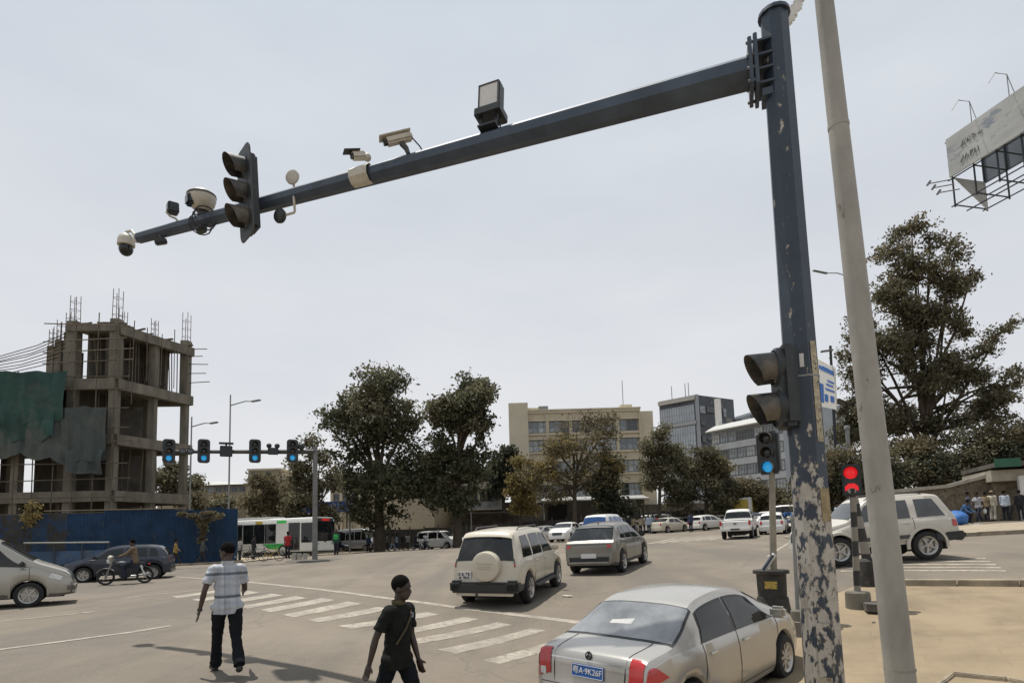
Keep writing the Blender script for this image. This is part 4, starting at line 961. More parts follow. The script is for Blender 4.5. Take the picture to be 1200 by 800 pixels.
B.patch(MB(), .33, .48, .46, .32, 7.3, n-7.3, .03, 3, 12).build('roof_spoiler', P_cream, t, .6, solid=.02)
np_ = MB().box((xx-.0+.045, .52, .78), (.03, .36, .20)).build('number_plate', M_platew, t, bevel=.01); glyphs('plate_print', 6, .30, .06, np_, (xx+.026, .67, .79), (0, -1, 0), M_trim, 4); glyphs('plate_print', 5, .26, .045, np_, (xx+.026, .65, .71), (0, -1, 0), M_trim, 5)
MB().tube([(xx+.25, .2, .35), (xx-.02, .2, .33)], .03, 8).build('exhaust_pipe', M_darkm, t, .8)
# ---- champagne crossover
c = Vector(PS(702, 671, 34.5)); f_ = head_dir(27); pc_ = c+f_*1.4
t, B = car('crossover_car', 'champagne crossover with a black rear spoiler driving away behind the cream off road car', 'car', (pc_.x, pc_.y), 27, CROSS, P_champ, .07, 1, spokes=5, cladding=(M_trim, .9, .9), mirror_m=M_black)
n = B.nv-1
B.patch(MB(), .70, .86, .86, .70, 7.3, n-7.3, .03, 3, 12).build('roof_spoiler', M_black, t, .6, solid=.02)
B.patch(MB(), B.xr(.99), B.xr(1.04), B.xr(1.04), B.xr(.99), 7.05, n-7.05, .014, 3, 20).build('light_bar', M_trim, t, .6)
B.patch(MB(), B.xr(.42), B.xr(.60), B.xr(.60), B.xr(.42), 7.1, n-7.1, .012, 4, 20).build('bumper_insert', M_black, t, .6)
B.patch(MB(), B.xr(.405), B.xr(.45), B.xr(.45), B.xr(.405), 7.1, n-7.1, .022, 3, 20).build('skid_plate', M_alloy, t, .6)
p, nn = rear_pt(B, .64, 0); nn = Vector((nn.x, 0, nn.z)).normalized(); ex = Vector((0, -1, 0)); ey = nn.cross(ex); ey = ey if ey.z > 0 else -ey
MB().prism([(-.26, -.075), (.26, -.075), (.26, .075), (-.26, .075)], p+nn*.02, ex, ey, nn, .01).build('number_plate', M_platew, t)
MB().ell(tuple(B.at(1.2, 10)+Vector((0, 0, .03))), (.08, .02, .05), 8, 6).build('roof_antenna', M_champ if False else P_champ, t, .8)
# ---- ivory off-roader on the right, driving left
c = Vector(PS(1092, 656, 43)); hd2 = -84; f_ = head_dir(hd2); pc_ = c+f_*(BOXSUV['L']/2-.96)
lft = Vector((-f_.y, f_.x, 0)); pc_ = pc_+(-lft if lft.y < 0 else lft)*.0+Vector((0, .8, 0))
t, B = car('off_road_car', 'ivory boxy off road car crossing from the right behind the grey column', 'car', (pc_.x, pc_.y), hd2, BOXSUV, P_ivory, .06, 1, spokes=5, rails=True, rim=M_alloy, glass=M_glassd, z=float(c[2]), lampm=M_trim)
n = B.nv-1; xx = -BOXSUV['L']/2
MB().box((xx+.12, 0, .60), (.34, 1.78, .22)).build('rear_bumper', M_black, t, bevel=.05)
for sg in (1, -1):
    MB().box((xx+.42, sg*.84, .60), (.66, .12, .22)).build('bumper_corner', M_black, t, bevel=.03)
    MB().box((-.1, sg*.875, .66), (1.3, .05, .10)).build('side_moulding', M_trim, t, bevel=.012)
    B.patch(MB(), .145, .27, .27, .15, 2.6, 3.7, .012, 4, 4, sg < 0).build('taillight', M_red, t, .8)
for side in (False, True):
    for ax in BOXSUV['axles']:
        rows = []
        for k in range(19):
            a = radians(-8+196*k/18); row = []
            for rr_, yy in ((.465, -.02), (.465, .03), (.53, .028), (.55, -.0)):
                row.append((ax-BOXSUV['L']/2+rr_*cos(a), (1 if side else -1)*(.872+yy), .385+rr_*sin(a)))
            rows.append(row)
        MB().grid(rows).build('wheel_arch_flare', P_ivory, t, .8)
# ---- grey van at the left edge, driving right
c = Vector(PS(57, 710, 43.5)); hd3 = 56; f_ = head_dir(hd3); pc_ = c+f_*(4.95/2-3.95)+Vector((-.95, .6, 0))
t, B = car('van', 'warm grey van cut off by the left edge of the view, driving right', 'van', (pc_.x, pc_.y), hd3, VAN, P_greyv, .06, 1, spokes=6, z=float(c[2]), mirror_m=M_black, cladding=(mat('dusty_plastic', (.12, .11, .095), .7), .9, .9))
MB().box((2.35, 0, .46), (.26, 1.5, .26)).build('front_bumper', mat('dusty_plastic', (.12, .11, .095), .7), t, bevel=.07)
for side in (False, True): B.patch(MB(), 4.35, 4.62, 4.66, 4.42, 3.0, 4.15, .014, 6, 4, side).build('side_headlamp', M_lamp, t, .8)
# ---- navy car behind the motorcyclist, driving left
c = Vector(PS(98, 682, 29)); hd4 = -112; f_ = head_dir(hd4); pc_ = c+f_*(3.95/2-3.10)+Vector((-.3, .7, 0))
car('hatchback', 'dark navy hatchback driving left behind the motorcycle', 'car', (pc_.x, pc_.y), hd4, HATCH, P_navy, .09, 1, z=float(c[2]), lampm=M_red)
# ---- pickup
def pickup(label, pos, heading, pm, group=None):
    spk = dict(BOXSUV); spk.update(L=5.2, axles=(1.15,4.2), r=.37, prof=[(0,.62),(.015,.8),(.03,1.0),(.05,1.08),(.4,1.10),(1.9,1.10),(1.96,1.12),(2.02,1.3),(2.14,1.66),(2.25,1.75),(2.5,1.79),(3.2,1.78),(3.4,1.7),(3.9,1.2),(4.05,1.13),(4.8,1.04),(5.08,.92),(5.15,.7),(5.2,.45)],
      belt=[(0,.9),(.05,1.05),(2,1.10),(3.9,1.08),(5.2,.7)], sill=[(0,.60),(.5,.5),(4.7,.42),(5.2,.48)], plan=[(0,.84),(.05,.87),(4.3,.87),(4.9,.82),(5.1,.74),(5.2,.64)],
      rear=(2.0,2.13), front=(3.44,3.88), win=[(2.2,2.85,2.85,2.28),(2.95,3.78,3.42,2.95)], doors=(2.12,2.9,3.82), hand=(2.3,3.05), lamp=(.82,1.06), nose=(.72,.95))
    t, B = car('pickup_truck', label, 'pickup', pos, heading, spk, pm, .08, 1, rim=M_steelw)
    n = B.nv-1
    for o in [c for c in t.children if c.name.startswith('taillight')]: bpy.data.objects.remove(o)
    for sg in (1, -1): MB().box((-2.6+.03, sg*.80, .95), (.06, .12, .26)).build('taillight', M_red, t, bevel=.01)
    MB().box((-2.66, 0, .58), (.16, 1.66, .16)).build('rear_bumper', P_white, t, bevel=.03)
    MB().box((-2.75, 0, .60), (.02, .5, .10)).build('number_plate', M_trim, t)
    MB().box((-2.600, 0, .92), (.012, .18, .08)).build('tailgate_handle', M_trim, t)
    sm = MB(); sm.box((-2.592, .70, .9), (.02, .012, .4)); sm.build('tailgate_seam', M_under, t)
    MB().box((-1.6, 0, 1.112), (1.5, 1.5, .012)).build('load_bed', M_under, t)
    return t
p = XY(865, 631, 19.5); f_ = head_dir(26); pickup('white double cab pickup seen from its tail, driving up the far road', (p[0]+f_.x*1.4, p[1]+f_.y*1.4), 26, P_white)
# ---- the rest of the traffic
def far(name, label, cat, px, py, s, hd, sp, pm, res=.14, **k):
    x, y, _ = XY(px, py, s); x, y = x*1.0, y; d = Vector((x, y, 0)).normalized()*(sp['L']*.25)
    return car(name, label, cat, (x+d.x, y+d.y), hd, sp, pm, res, 0, **k)
far('station_wagon', 'white old estate car beyond the thin grey signal post', 'car', 908, 626, 17.5, 28, HATCH, P_white)
far('parked_car', 'white saloon facing the camera just left of the champagne crossover', 'car', 664, 634, 16, 203, SEDAN, P_white)
far('parked_car', 'silver saloon facing left behind the mirror of the cream off road car', 'car', 636, 635, 14, 222, SEDAN, P_silver)
far('parked_car', 'white saloon half hidden between the facing saloon and the crossover', 'car', 690, 632, 15, 202, SEDAN, P_white)
t, B = far('police_car', 'white off road car with blue side glass just above the crossover roof', 'car', 712, 633, 20, 28, SUV, P_white, glass=mat('blue_glass', (.02, .07, .20), .1, 0, .2, 4))
far('parked_car', 'dusty beige saloon parked beside the group of men', 'car', 785, 625, 12.6, 52, SEDAN, P_beige)
far('parked_car', 'white hatchback parked to the right of the dusty beige saloon', 'car', 829, 620.5, 12.6, 55, HATCH, P_white)
far('van', 'pale van parked behind the dusty beige saloon', 'van', 775, 617, 11.2, 60, VAN, P_white)
far('parked_car', 'grey car behind the dusty beige saloon', 'car', 804, 618, 11.0, 60, HATCH, P_silver)
far('parked_car', 'pale car roof showing behind the white hatchback', 'car', 846, 615, 11, 60, HATCH, P_cream)
far('minibus', 'silver high roof minibus parked at the plaza behind the bus', 'minibus', 420, 645.5, 10.6, 118, MINIBUS, paint('minibus_silver', (.30, .31, .32), .35, .3))
far('van', 'white passenger van parked right of the crowd', 'van', 515, 642, 11.3, 116, VAN, P_white)
far('parked_car', 'white car half hidden behind the cream off road car', 'car', 534, 641, 11, 118, HATCH, P_white)
far('parked_car', 'dark blue car behind the rear of the minibus', 'car', 398, 645, 10.4, 120, HATCH, P_navy)
far('parked_car', 'dark car beside the roof of the cream off road car', 'car', 598, 636, 12, 150, SEDAN, P_navy)
far('van', 'white van above the estate car beyond the thin grey post', 'van', 924, 617, 13.2, 30, VAN, P_white)
far('minibus', 'tall white minibus top showing left of the navy mast', 'minibus', 926, 612, 10.5, 30, MINIBUS, P_white)
far('parked_car', 'silver car in the row behind the standing group of men', 'car', 742, 621.5, 11.0, 60, SEDAN, P_silver)
far('parked_car', 'white car nose on at the left end of the far row', 'car', 612, 632, 11.5, 205, HATCH, P_white)
far('van', 'white van in the far row right of the police car roof', 'van', 728, 621, 10.6, 60, VAN, P_white)
far('parked_car', 'dark car waiting behind the white pickup truck', 'car', 886, 616, 12, 208, SEDAN, P_navy)
far('parked_car', 'white saloon coming nose on right of the lorry', 'car', 899, 616, 12.6, 208, SEDAN, P_white)
# ---- lorry with a yellow box
x, y, z = XY(874, 619, 10.5); M = frame_on_ground(x, y, head_dir(28)); t = thing('box_truck', 'lorry with a white and yellow box body behind the pickup', 'lorry', M=M)
M_ybox = mat('yellow_panel', (.48, .36, .04), .6, 0, .3, 3, rust=(.35, .28, .16), rust_t=.55)
MB().box((-.5, 0, 2.0), (4.2, 2.2, 2.4)).build('box_body', M_white, t, bevel=.03)
MB().box((-2.607, .0, 2.15), (.012, 1.5, 1.7)).build('yellow_panel', M_ybox, t); MB().box((-.5, -1.106, 2.1), (3.4, .012, 1.7)).build('yellow_panel', M_ybox, t)
MB().box((2.6, 0, 1.5), (1.6, 2.0, 1.7)).build('cab', P_white, t, bevel=.12); MB().box((3.41, 0, 1.8), (.02, 1.7, .7)).build('windscreen', M_glass, t)
MB().box((0, 0, .65), (6.2, .9, .25)).build('chassis', M_under, t)
ty, rm = wheel_pair_mesh(.42, .26, 6, False)
for ax in (-1.7, 2.5):
    for sd in (1, -1):
        o = ty.build('wheel', M_rubber, t, .7); rm.build('rim', M_steelw, o, .5); o.location = (ax, sd*.95, .42); o.rotation_euler = (0, 0, 0 if sd < 0 else pi)
# ---- city bus
LB = 10.4; x, y, z = XY(381, 653, 15.3); f_ = head_dir(111); M = frame_on_ground(x-f_.x*LB/2, y-f_.y*LB/2, f_, z=z)
M = Matrix.Translation(M.translation) @ Matrix.Rotation(atan2(f_.y, f_.x), 4, 'Z')
t = thing('city_bus', 'white single deck bus with green patches and a red destination sign', 'bus', M=M)
M_bus = paint('bus_white', (.62, .62, .59)); M_green = mat('green_print', (.02, .33, .06), .5, 0, .3, 6); M_led2 = mat('red_led', (.4, .01, .01), .4, 0, .1, 60, emit=(.6, .01, .012), es=.35); M_gled = mat('green_led', (.02, .35, .05), .4, 0, .2, 60, emit=(.02, .5, .06), es=.25)
bw = 1.2
sec = [(-bw, .35), (bw, .35), (bw, 1.2), (bw*.985, 2.55), (bw*.93, 2.82), (bw*.7, 2.93), (-bw*.7, 2.93), (-bw*.93, 2.82), (-bw*.985, 2.55), (-bw, 1.2)]
MB().prism(sec, (-LB/2, 0, 0), (0, 1, 0), (0, 0, 1), (1, 0, 0), LB).build('body', M_bus, t, bevel=.06)
sd = -1                                                    # the door side faces the camera
def side_panel(x0, x1, z0, z1, nm, m, th=.012, sd=-1):
    return MB().box(((x0+x1)/2, sd*(bw+.004), (z0+z1)/2), (x1-x0, th+.02, z1-z0)).build(nm, m, t)
for a, b in ((-5.05, -3.95), (-3.9, -2.85), (-1.75, -.7), (-.65, .4), (.45, 1.5), (3.95, 5.05)):
    side_panel(a, b, 1.02, 2.5, 'window', M_glass)
for s2 in (1,):
    for k in range(6): side_panel(-4.2+k*1.4, -2.95+k*1.4, 1.25, 2.45, 'window', M_glass, sd=1)
for a, b in ((-2.75, -1.85), (2.75, 3.8)):
    d_ = side_panel(a, b, .45, 2.55, 'door', M_trim); 
    for q in (0, 1):
        w_ = (b-a)/2; MB().box((a+w_*(q+.5), sd*(bw+.016), 1.5), (w_-.10, .02, 1.9)).build('pane', M_glass, d_)
side_panel(-4.2, -3.3, 2.55, 2.75, 'destination_sign', M_gled); side_panel(1.6, 2.5, 2.55, 2.75, 'destination_sign', M_gled)
side_panel(-.5, .15, 2.52, 2.75, 'advert_panel', M_ybox)
MB().prism([(.2, .98), (.9, .6), (1.9, .5), (2.3, .98)], (0, -bw-.012, 0), (1, 0, 0), (0, 0, 1), (0, -1, 0), .012).build('green_patch', M_green, t)
MB().prism([(-3.3, .5), (-2.3, .5), (-2.3, 1.1), (-2.9, 1.12)], (0, -bw-.012, 0), (1, 0, 0), (0, 0, 1), (0, -1, 0), .012).build('green_patch', M_green, t)
MB().box((LB/2+.012, 0, 1.85), (.03, 2.2, 1.5)).build('windscreen', M_glass, t, bevel=.01)
MB().box((LB/2+.012, 0, 2.72), (.03, 1.9, .24)).build('sign_box', M_black, t)
MB().box((LB/2+.03, 0, 2.72), (.012, .9, .17)).build('destination_sign', M_led2, t)
MB().box((LB/2+.03, 0, .55), (.10, 2.3, .34)).build('front_bumper', M_bus, t, bevel=.04)
for sg in (1, -1):
    MB().box((LB/2+.02, sg*.88, .92), (.05, .36, .17)).build('headlight', M_lamp, t, bevel=.02)
    MB().bar((LB/2-.1, sg*1.15, 2.6), (LB/2+.25, sg*1.38, 2.3), .04).build('mirror_arm', M_black, t); MB().box((LB/2+.25, sg*1.38, 2.1), (.08, .16, .38)).build('mirror', M_black, t, bevel=.02)
MB().box((-1.2, 0, 3.0), (3.6, 1.7, .18)).build('roof_unit', M_bus, t, bevel=.05)
MB().box((LB/2+.022, 0, 1.05), (.02, .2, .1)).build('badge', M_trim, t)
ty, rm = wheel_pair_mesh(.46, .28, 8, False)
for ax in (-3.3, 2.2):
    for s2 in (1, -1):
        o = ty.build('wheel', M_rubber, t, .7); rm.build('rim', M_steelw, o, .5); o.location = (ax-(0 if ax > 0 else .0), s2*1.09, .46); o.rotation_euler = (0, 0, 0 if s2 < 0 else pi)

# ---- two-wheelers
def two_wheeler(label, pos, heading, motor=True, r=.30, m1=None, cat='motorcycle', name='motorcycle', group=None, z=None):
    t = thing(name, label, cat, M=frame_on_ground(pos[0], pos[1], head_dir(heading), z), group=group)
    R = Matrix.Rotation(pi/2, 3, 'X'); wb = 1.28 if motor else 1.02; m1 = m1 or M_black
    for x in (-wb/2, wb/2):
        w = MB(); tw = .055 if motor else .022
        w.lathe([(r-tw*1.4, tw*.7), (r-tw*.4, tw), (r, 0), (r-tw*.4, -tw), (r-tw*1.4, -tw*.7), (r-tw*1.4, tw*.7)], (0, 0, 0), 22, R)
        o = w.build('wheel', M_rubber, t, .9, loc=(x, 0, r)); sp_ = MB()
        for k in range(6): a = k*pi/6*2; sp_.bar((0, 0, 0), (cos(a)*(r-.04), 0, sin(a)*(r-.04)), .014 if motor else .008)
        sp_.lathe([(0, .05), (.05, .05), (.05, -.05), (0, -.05)], (0, 0, 0), 10, R); sp_.build('spokes', M_steelw, o, .6)
    if motor:
        MB().tube([(-wb/2, 0, r+.18), (-.30, 0, .60), (.1, 0, .72), (.42, 0, .88)], [.03, .035, .035, .04], 8).build('frame', M_darkm, t, .8)
        MB().ell((.14, 0, .76), (.26, .13, .13)).build('fuel_tank', m1, t, .9)
        MB().box((-.32, 0, .76), (.64, .22, .09)).build('seat', M_black, t, bevel=.035)
        MB().box((.02, 0, .42), (.38, .24, .34)).build('engine', M_darkm, t, bevel=.05)
        for sg in (1, -1):
            MB().tube([(wb/2, sg*.075, r), (.44, sg*.075, .86), (.40, sg*.075, .98)], .024, 8).build('fork', M_steelw, t, .8)
            MB().tube([(-wb/2, sg*.11, r+.02), (-wb/2+.14, sg*.11, .70)], .03, 8).build('shock_absorber', M_chrome, t, .8)
        MB().tube([(.36, .36, 1.04), (.40, .18, 1.06), (.42, 0, 1.0), (.40, -.18, 1.06), (.36, -.36, 1.04)], .016, 8).build('handlebar', M_darkm, t, .8)
        MB().ell((.54, 0, .90), (.09, .1, .1)).build('headlight', M_lamp, t, .9)
        MB().ell((.50, 0, 1.02), (.10, .15, .10)).build('windscreen_cowl', M_cream, t, .9)
        for x, a0, a1 in ((wb/2, .5, 2.4), (-wb/2, .7, 2.6)):
            rows = [[(x+(r+.045)*cos(a), yy, r+(r+.045)*sin(a)) for yy in (-.07, -.03, .03, .07)] for a in np.linspace(a0, a1, 10)]; MB().grid(rows).build('mudguard', m1 if x < 0 else M_cream, t, .9, solid=.006)
        MB().tube([(.05, -.16, .30), (-.3, -.17, .28), (-.75, -.18, .36)], [.025, .04, .05], 10).build('exhaust_pipe', M_chrome, t, .8)
        MB().box((-.78, 0, .74), (.08, .14, .08)).build('taillight', M_red, t, bevel=.02)
    else:
        f = MB()
        for a, b in (((-wb/2, 0, r), (-.08, 0, .30)), ((-.08, 0, .30), (.38, 0, .74)), ((-wb/2, 0, r), (-.2, 0, .72)), ((-.2, 0, .72), (.36, 0, .76)), ((-.08, 0, .3), (-.22, 0, .84)), ((wb/2, 0, r), (.36, 0, .84)), ((.36, 0, .84), (.34, 0, .95))): f.tube([a, b], .018, 6)
        f.build('frame', m1, t, .8); MB().box((-.23, 0, .87), (.25, .14, .05)).build('saddle', M_black, t, bevel=.02)
        MB().tube([(.28, .28, .96), (.36, 0, .97), (.28, -.28, .96)], .014, 6).build('handlebar', M_darkm, t, .8)
    return t
c1 = Vector(PS(147, 684, 30.5)); moto = two_wheeler('dark motorcycle with pale headlight cowl ridden left past the blue hoarding', (c1.x, c1.y), -114, True, .30, M_darkm, z=float(c1.z))
p = XY(489, 645, 12); two_wheeler('dark motorcycle left of the white passenger van', p, 140, True)
p = XY(500, 645.5, 12); two_wheeler('dark motorcycle closest to the white passenger van', p, 155, True)
p = XY(925, 621, 17); two_wheeler('blue motorcycle beside the white estate car', p, 200, True, .30, M_blue)
p = XY(318, 661.5, 19); two_wheeler('old bicycle with yellow frame standing in front of the bus', p, 94, False, .33, M_yel, 'bicycle', 'bicycle')
p = XY(303, 657, 18); two_wheeler('dark bicycle behind the yellow bicycle', p, 80, False, .33, M_black, 'bicycle', 'bicycle')
p = XY(286, 658, 17.5); two_wheeler('bicycle leaning among the bikes at the end of the blue hoarding', p, 70, False, .33, M_darkm, 'bicycle', 'bicycle')
# ================================================================ PEOPLE
def remesh(mb, name, vox, m, it=3, fac=.6):
    o = mb.build(name, m); md = o.modifiers.new('r', 'REMESH'); md.mode = 'VOXEL'; md.voxel_size = vox; md.use_smooth_shade = True
    sm = o.modifiers.new('s', 'SMOOTH'); sm.factor = fac; sm.iterations = it
    dg = bpy.context.evaluated_depsgraph_get(); dg.update(); me = bpy.data.meshes.new_from_object(o.evaluated_get(dg))
    old = o.data; bpy.data.objects.remove(o); bpy.data.meshes.remove(old); me.name = name; 
    if name in ('shirt', 'trousers') and vox < .02:           # creases in the cloth
        from mathutils import noise as nz_
        N_ = [v_.normal.copy() for v_ in me.vertices]
        for v_, nn_ in zip(me.vertices, N_):
            q = v_.co.copy(); a = nz_.noise(Vector((q.x*9, q.y*9, q.z*16)))*.010+nz_.noise(Vector((q.x*22+3, q.y*22, q.z*34)))*.004
            if name == 'trousers': a *= 1.2
            v_.co = q+nn_*a
    me.shade_smooth(); me.materials.clear(); me.materials.append(m); return me
def rotY(v, a): return Vector((v.x*cos(a)+v.z*sin(a), v.y, -v.x*sin(a)+v.z*cos(a)))
SKIN = mat('dark_skin', (.055, .032, .022), .5, 0, .12, 14); HAIR = mat('black_hair', (.007, .0065, .006), .95, 0, .3, 40, .4, spec=.08)
SHOE = mat('black_shoe', (.02, .018, .016), .5, 0, .2, 10)
def pose(legs=((0, 0), (0, 0)), arms=((0, .12, .15), (0, .12, .15)), lean=0., yaw=0., nod=0., spread=.0, sit=False):
    return dict(legs=legs, arms=arms, lean=lean, yaw=yaw, nod=nod, spread=spread, sit=sit)
POSES = dict(stand=pose(((.03, .05), (-.03, .04)), ((.05, .10, .2), (-.05, .10, .25))),
             walk=pose(((.42, .15), (-.30, .25)), ((-.40, .10, .25), (.40, .10, .45)), .05),
             walk2=pose(((-.22, .45), (.30, .08)), ((.35, .08, .3), (-.30, .10, .15)), .04),
             talk=pose(((.06, .08), (-.02, .03)), ((.35, .15, 1.5), (.0, .12, .2)), 0, .3),
             ride=pose(((1.15, 1.35), (1.15, 1.35)), ((.85, .16, .35), (.85, .16, .35)), .12, 0, 0, .22, True),
             crouch=pose(((1.5, 2.0), (1.35, 2.0)), ((.7, .15, .6), (.6, .15, .7)), .5, 0, 0, .15, True),
             plaid=pose(((.34, .08), (-.28, .46)), ((-.10, .32, .28), (.25, .16, 1.1)), .07, .75, .05),
             dark=pose(((.42, .12), (-.38, .30)), ((.10, .03, .25), (-.30, .28, .14)), .06, .25, .05))
def joints(p):
    J = {}; pel = Vector((0, 0, .94)); up = lambda z, x=0., y=0.: pel+rotY(Vector((x, y, z)), p['lean'])
    J['pel'] = pel; J['waist'] = up(.14); J['chest'] = up(.36, .01); J['neck'] = up(.535, -.005); J['head'] = up(.69, .025)
    for k, sg in ((0, 1), (1, -1)):                       # 0 = left (+Y)
        a, kn = p['legs'][k]; hip = pel+Vector((0, sg*.095, -.02)); d = Vector((sin(a), sg*p['spread'], -cos(a))).normalized(); knee = hip+d*.43
        b = a-kn; d2 = Vector((sin(b), sg*p['spread']*.2, -cos(b))).normalized(); ank = knee+d2*.42; fa = min(max(b*.5, -.6), .25)
        J['hip', k] = hip; J['knee', k] = knee; J['ank', k] = ank; J['toe', k] = ank+Vector((cos(fa)*.17, sg*.02, -.055+sin(fa)*.12))
        a, ab, el = p['arms'][k]; sh = up(.475, 0, sg*.185); d = rotY(Vector((0, sg*sin(ab), -cos(ab))), -a+p['lean']*.5); el_ = sh+d*.295
        d2 = rotY(Vector((0, sg*sin(ab*.6), -cos(ab*.6))), -(a+el)+p['lean']*.5); wr = el_+d2*.255
        J['sh', k] = sh; J['el', k] = el_; J['wr', k] = wr; J['hd', k] = d2
    lo = min(min(J['toe', k].z-.03, J['ank', k].z-.085) for k in (0, 1))
    return J, lo
def figure_meshes(pn, fine):
    p = POSES[pn]; J, lo = joints(p); v = .0105 if fine else .026; it = 4 if fine else 2
    H = Matrix.Rotation(p['yaw'], 3, 'Z') @ Matrix.Rotation(p['nod']+p['lean']*.4, 3, 'Y'); hc = J['head']; h = lambda x, y, z: hc+H @ Vector((x, y, z))
    b = MB(); b.ell(h(0, 0, .03), (.098, .078, .105), 16, 12, H); b.ell(h(.022, 0, -.05), (.075, .060, .075), 14, 10, H); b.ell(h(.055, 0, -.085), (.035, .035, .03), 10, 8, H)
    if fine:
        b.ell(h(.098, 0, -.022), (.020, .017, .026), 10, 8, H); b.ell(h(.088, 0, -.060), (.018, .028, .012), 10, 8, H)
        for s in (1, -1): b.ell(h(-.005, s*.082, -.01), (.022, .012, .034), 8, 8, H); b.ell(h(.082, s*.032, .028), (.016, .026, .010), 8, 6, H)
    b.tube([J['neck']-Vector((0, 0, .05)), h(-.012, 0, -.06)], [.062, .053], 12)
    b.tube([J['pel'], J['waist'], J['chest'], J['neck']-Vector((0, 0, .03))], [.085, .082, .095, .05], 12, ell=1.35)
    for k, sg in ((0, 1), (1, -1)):
        b.tube([J['chest']+Vector((0, 0, .08)), J['sh', k]-Vector((0, 0, .015))], [.055, .038], 10); b.ell(J['sh', k]-Vector((0, 0, .015)), (.042, .042, .042), 10, 8)
        b.tube([J['sh', k], J['sh', k].lerp(J['el', k], .4), J['el', k]], [.040, .044, .036], 10); b.ell(J['el', k], (.036, .036, .036), 10, 8)
        b.tube([J['el', k], J['el', k].lerp(J['wr', k], .3), J['wr', k]], [.036, .038, .025], 10)
        d = J['hd', k]; w = J['wr', k]; sd = Vector((1, 0, 0)) if abs(d.x) < .8 else Vector((0, 0, 1)); sd = (sd-d*sd.dot(d)).normalized(); pm = d.cross(sd)*(-sg)
        q = Matrix((sd, pm, d)).transposed(); b.ell(w+d*.045, (.042, .018, .058), 10, 8, q); b.ell(w, (.027, .022, .03), 8, 6)
        if fine:
            fan = .30 if (pn == 'plaid' and k == 0) else .06
            for f in range(4):
                r0 = w+d*.085+sd*(.030-.020*f); dd = (d+sd*(fan*(1.5-f)*.6)).normalized(); ln = (.070, .080, .075, .058)[f]; cu = pm*(.22 if fan < .2 else .08)
                b.tube([r0-d*.03, r0+dd*ln*.5, r0+(dd+cu).normalized()*ln], [.0112, .0105, .0085], 8); b.ell(r0+(dd+cu).normalized()*ln, (.0085,)*3, 6, 5)
            t0 = w+d*.03+sd*.035; td = (d*.7+sd*.75+pm*.25).normalized(); b.tube([t0-sd*.015, t0+td*.03, t0+(td+d*.3).normalized()*.06], [.014, .0125, .010], 8)
        b.tube([J['hip', k], J['knee', k], J['ank', k]], [.065, .045, .035], 10); b.ell(J['ank', k]+Vector((.03, 0, -.05)), (.08, .035, .03), 10, 6)
    body = remesh(b, 'body', v*.85 if fine else v, SKIN, 2 if fine else 1)
    out = {'body': body}
    for long_ in (0, 1):
        c = MB(); c.tube([J['pel']+Vector((0, 0, -.13)), J['pel']+Vector((0, 0, .04)), J['waist'], J['chest'], J['chest'].lerp(J['neck'], .55), J['neck'].lerp(J['chest'], .05)], [.136, .130, .118, .122, .095, .062], 16, ell=1.34)
        c.ell(J['pel']+Vector((0, 0, -.03)), (.142, .212, .11), 16, 10)
        for k in (0, 1):
            c.tube([J['chest'].lerp(J['sh', k], .3)+Vector((0, 0, .06)), J['sh', k]], [.085, .066], 10); c.ell(J['sh', k]-Vector((0, 0, .012)), (.060, .060, .058), 10, 8)
            e = J['sh', k].lerp(J['el', k], .72)
            if long_: c.tube([J['sh', k], J['el', k]], [.066, .054], 10); c.ell(J['el', k], (.054,)*3, 10, 8); c.tube([J['el', k], J['wr', k]], [.053, .040], 10)
            else: c.tube([J['sh', k], e], [.060, .066], 12)
        out['shirt', long_] = remesh(c, 'shirt', v, SKIN, it)
    c = MB(); c.ell(J['pel']+Vector((0, 0, .0)), (.112, .150, .12), 14, 10)
    for k in (0, 1):
        e = J['knee', k].lerp(J['ank', k], 1.03); c.ell(J['hip', k], (.098, .098, .10), 12, 8); c.tube([J['hip', k], J['hip', k].lerp(J['knee', k], .5), J['knee', k]], [.098, .088, .070], 12); c.ell(J['knee', k], (.070,)*3, 10, 8); c.tube([J['knee', k], J['knee', k].lerp(e, .4), e], [.068, .068, .074], 12)
    out['trousers'] = remesh(c, 'trousers', v, SKIN, it)
    for k in (0, 1):
        c = MB(); a = J['ank', k]; t = J['toe', k]; c.ell(a.lerp(t, .15)+Vector((-.01, 0, -.035)), (.065, .042, .05), 10, 8); c.tube([a+Vector((-.03, 0, -.045)), t+Vector((.02, 0, -.0))], [.042, .036], 10, ell=1.1); c.ell(t+Vector((.02, 0, .0)), (.05, .042, .030), 10, 8)
        out['shoe', k] = remesh(c, 'shoe', .013 if fine else v, SHOE, 2)
    c = MB(); c.ell(h(-.013, 0, .050), (.103, .087, .100), 16, 12, H); out['hair'] = remesh(c, 'hair', v*.8, HAIR, 1)
    c = MB(); c.ell(h(-.01, 0, .062), (.108, .092, .085), 14, 10, H); c.ell(h(.10, 0, .05), (.08, .07, .012), 12, 6, H); out['cap'] = remesh(c, 'cap', v*.6, HAIR, 1)
    out['J'] = J; out['lo'] = lo; return out
CACHE = {}
CL = {}
def cloth(col):
    k = 'cloth_%d_%d_%d' % tuple(int(c*999) for c in col)
    return mat(k, col, .95, 0, .22, 9, .15, spec=.12)
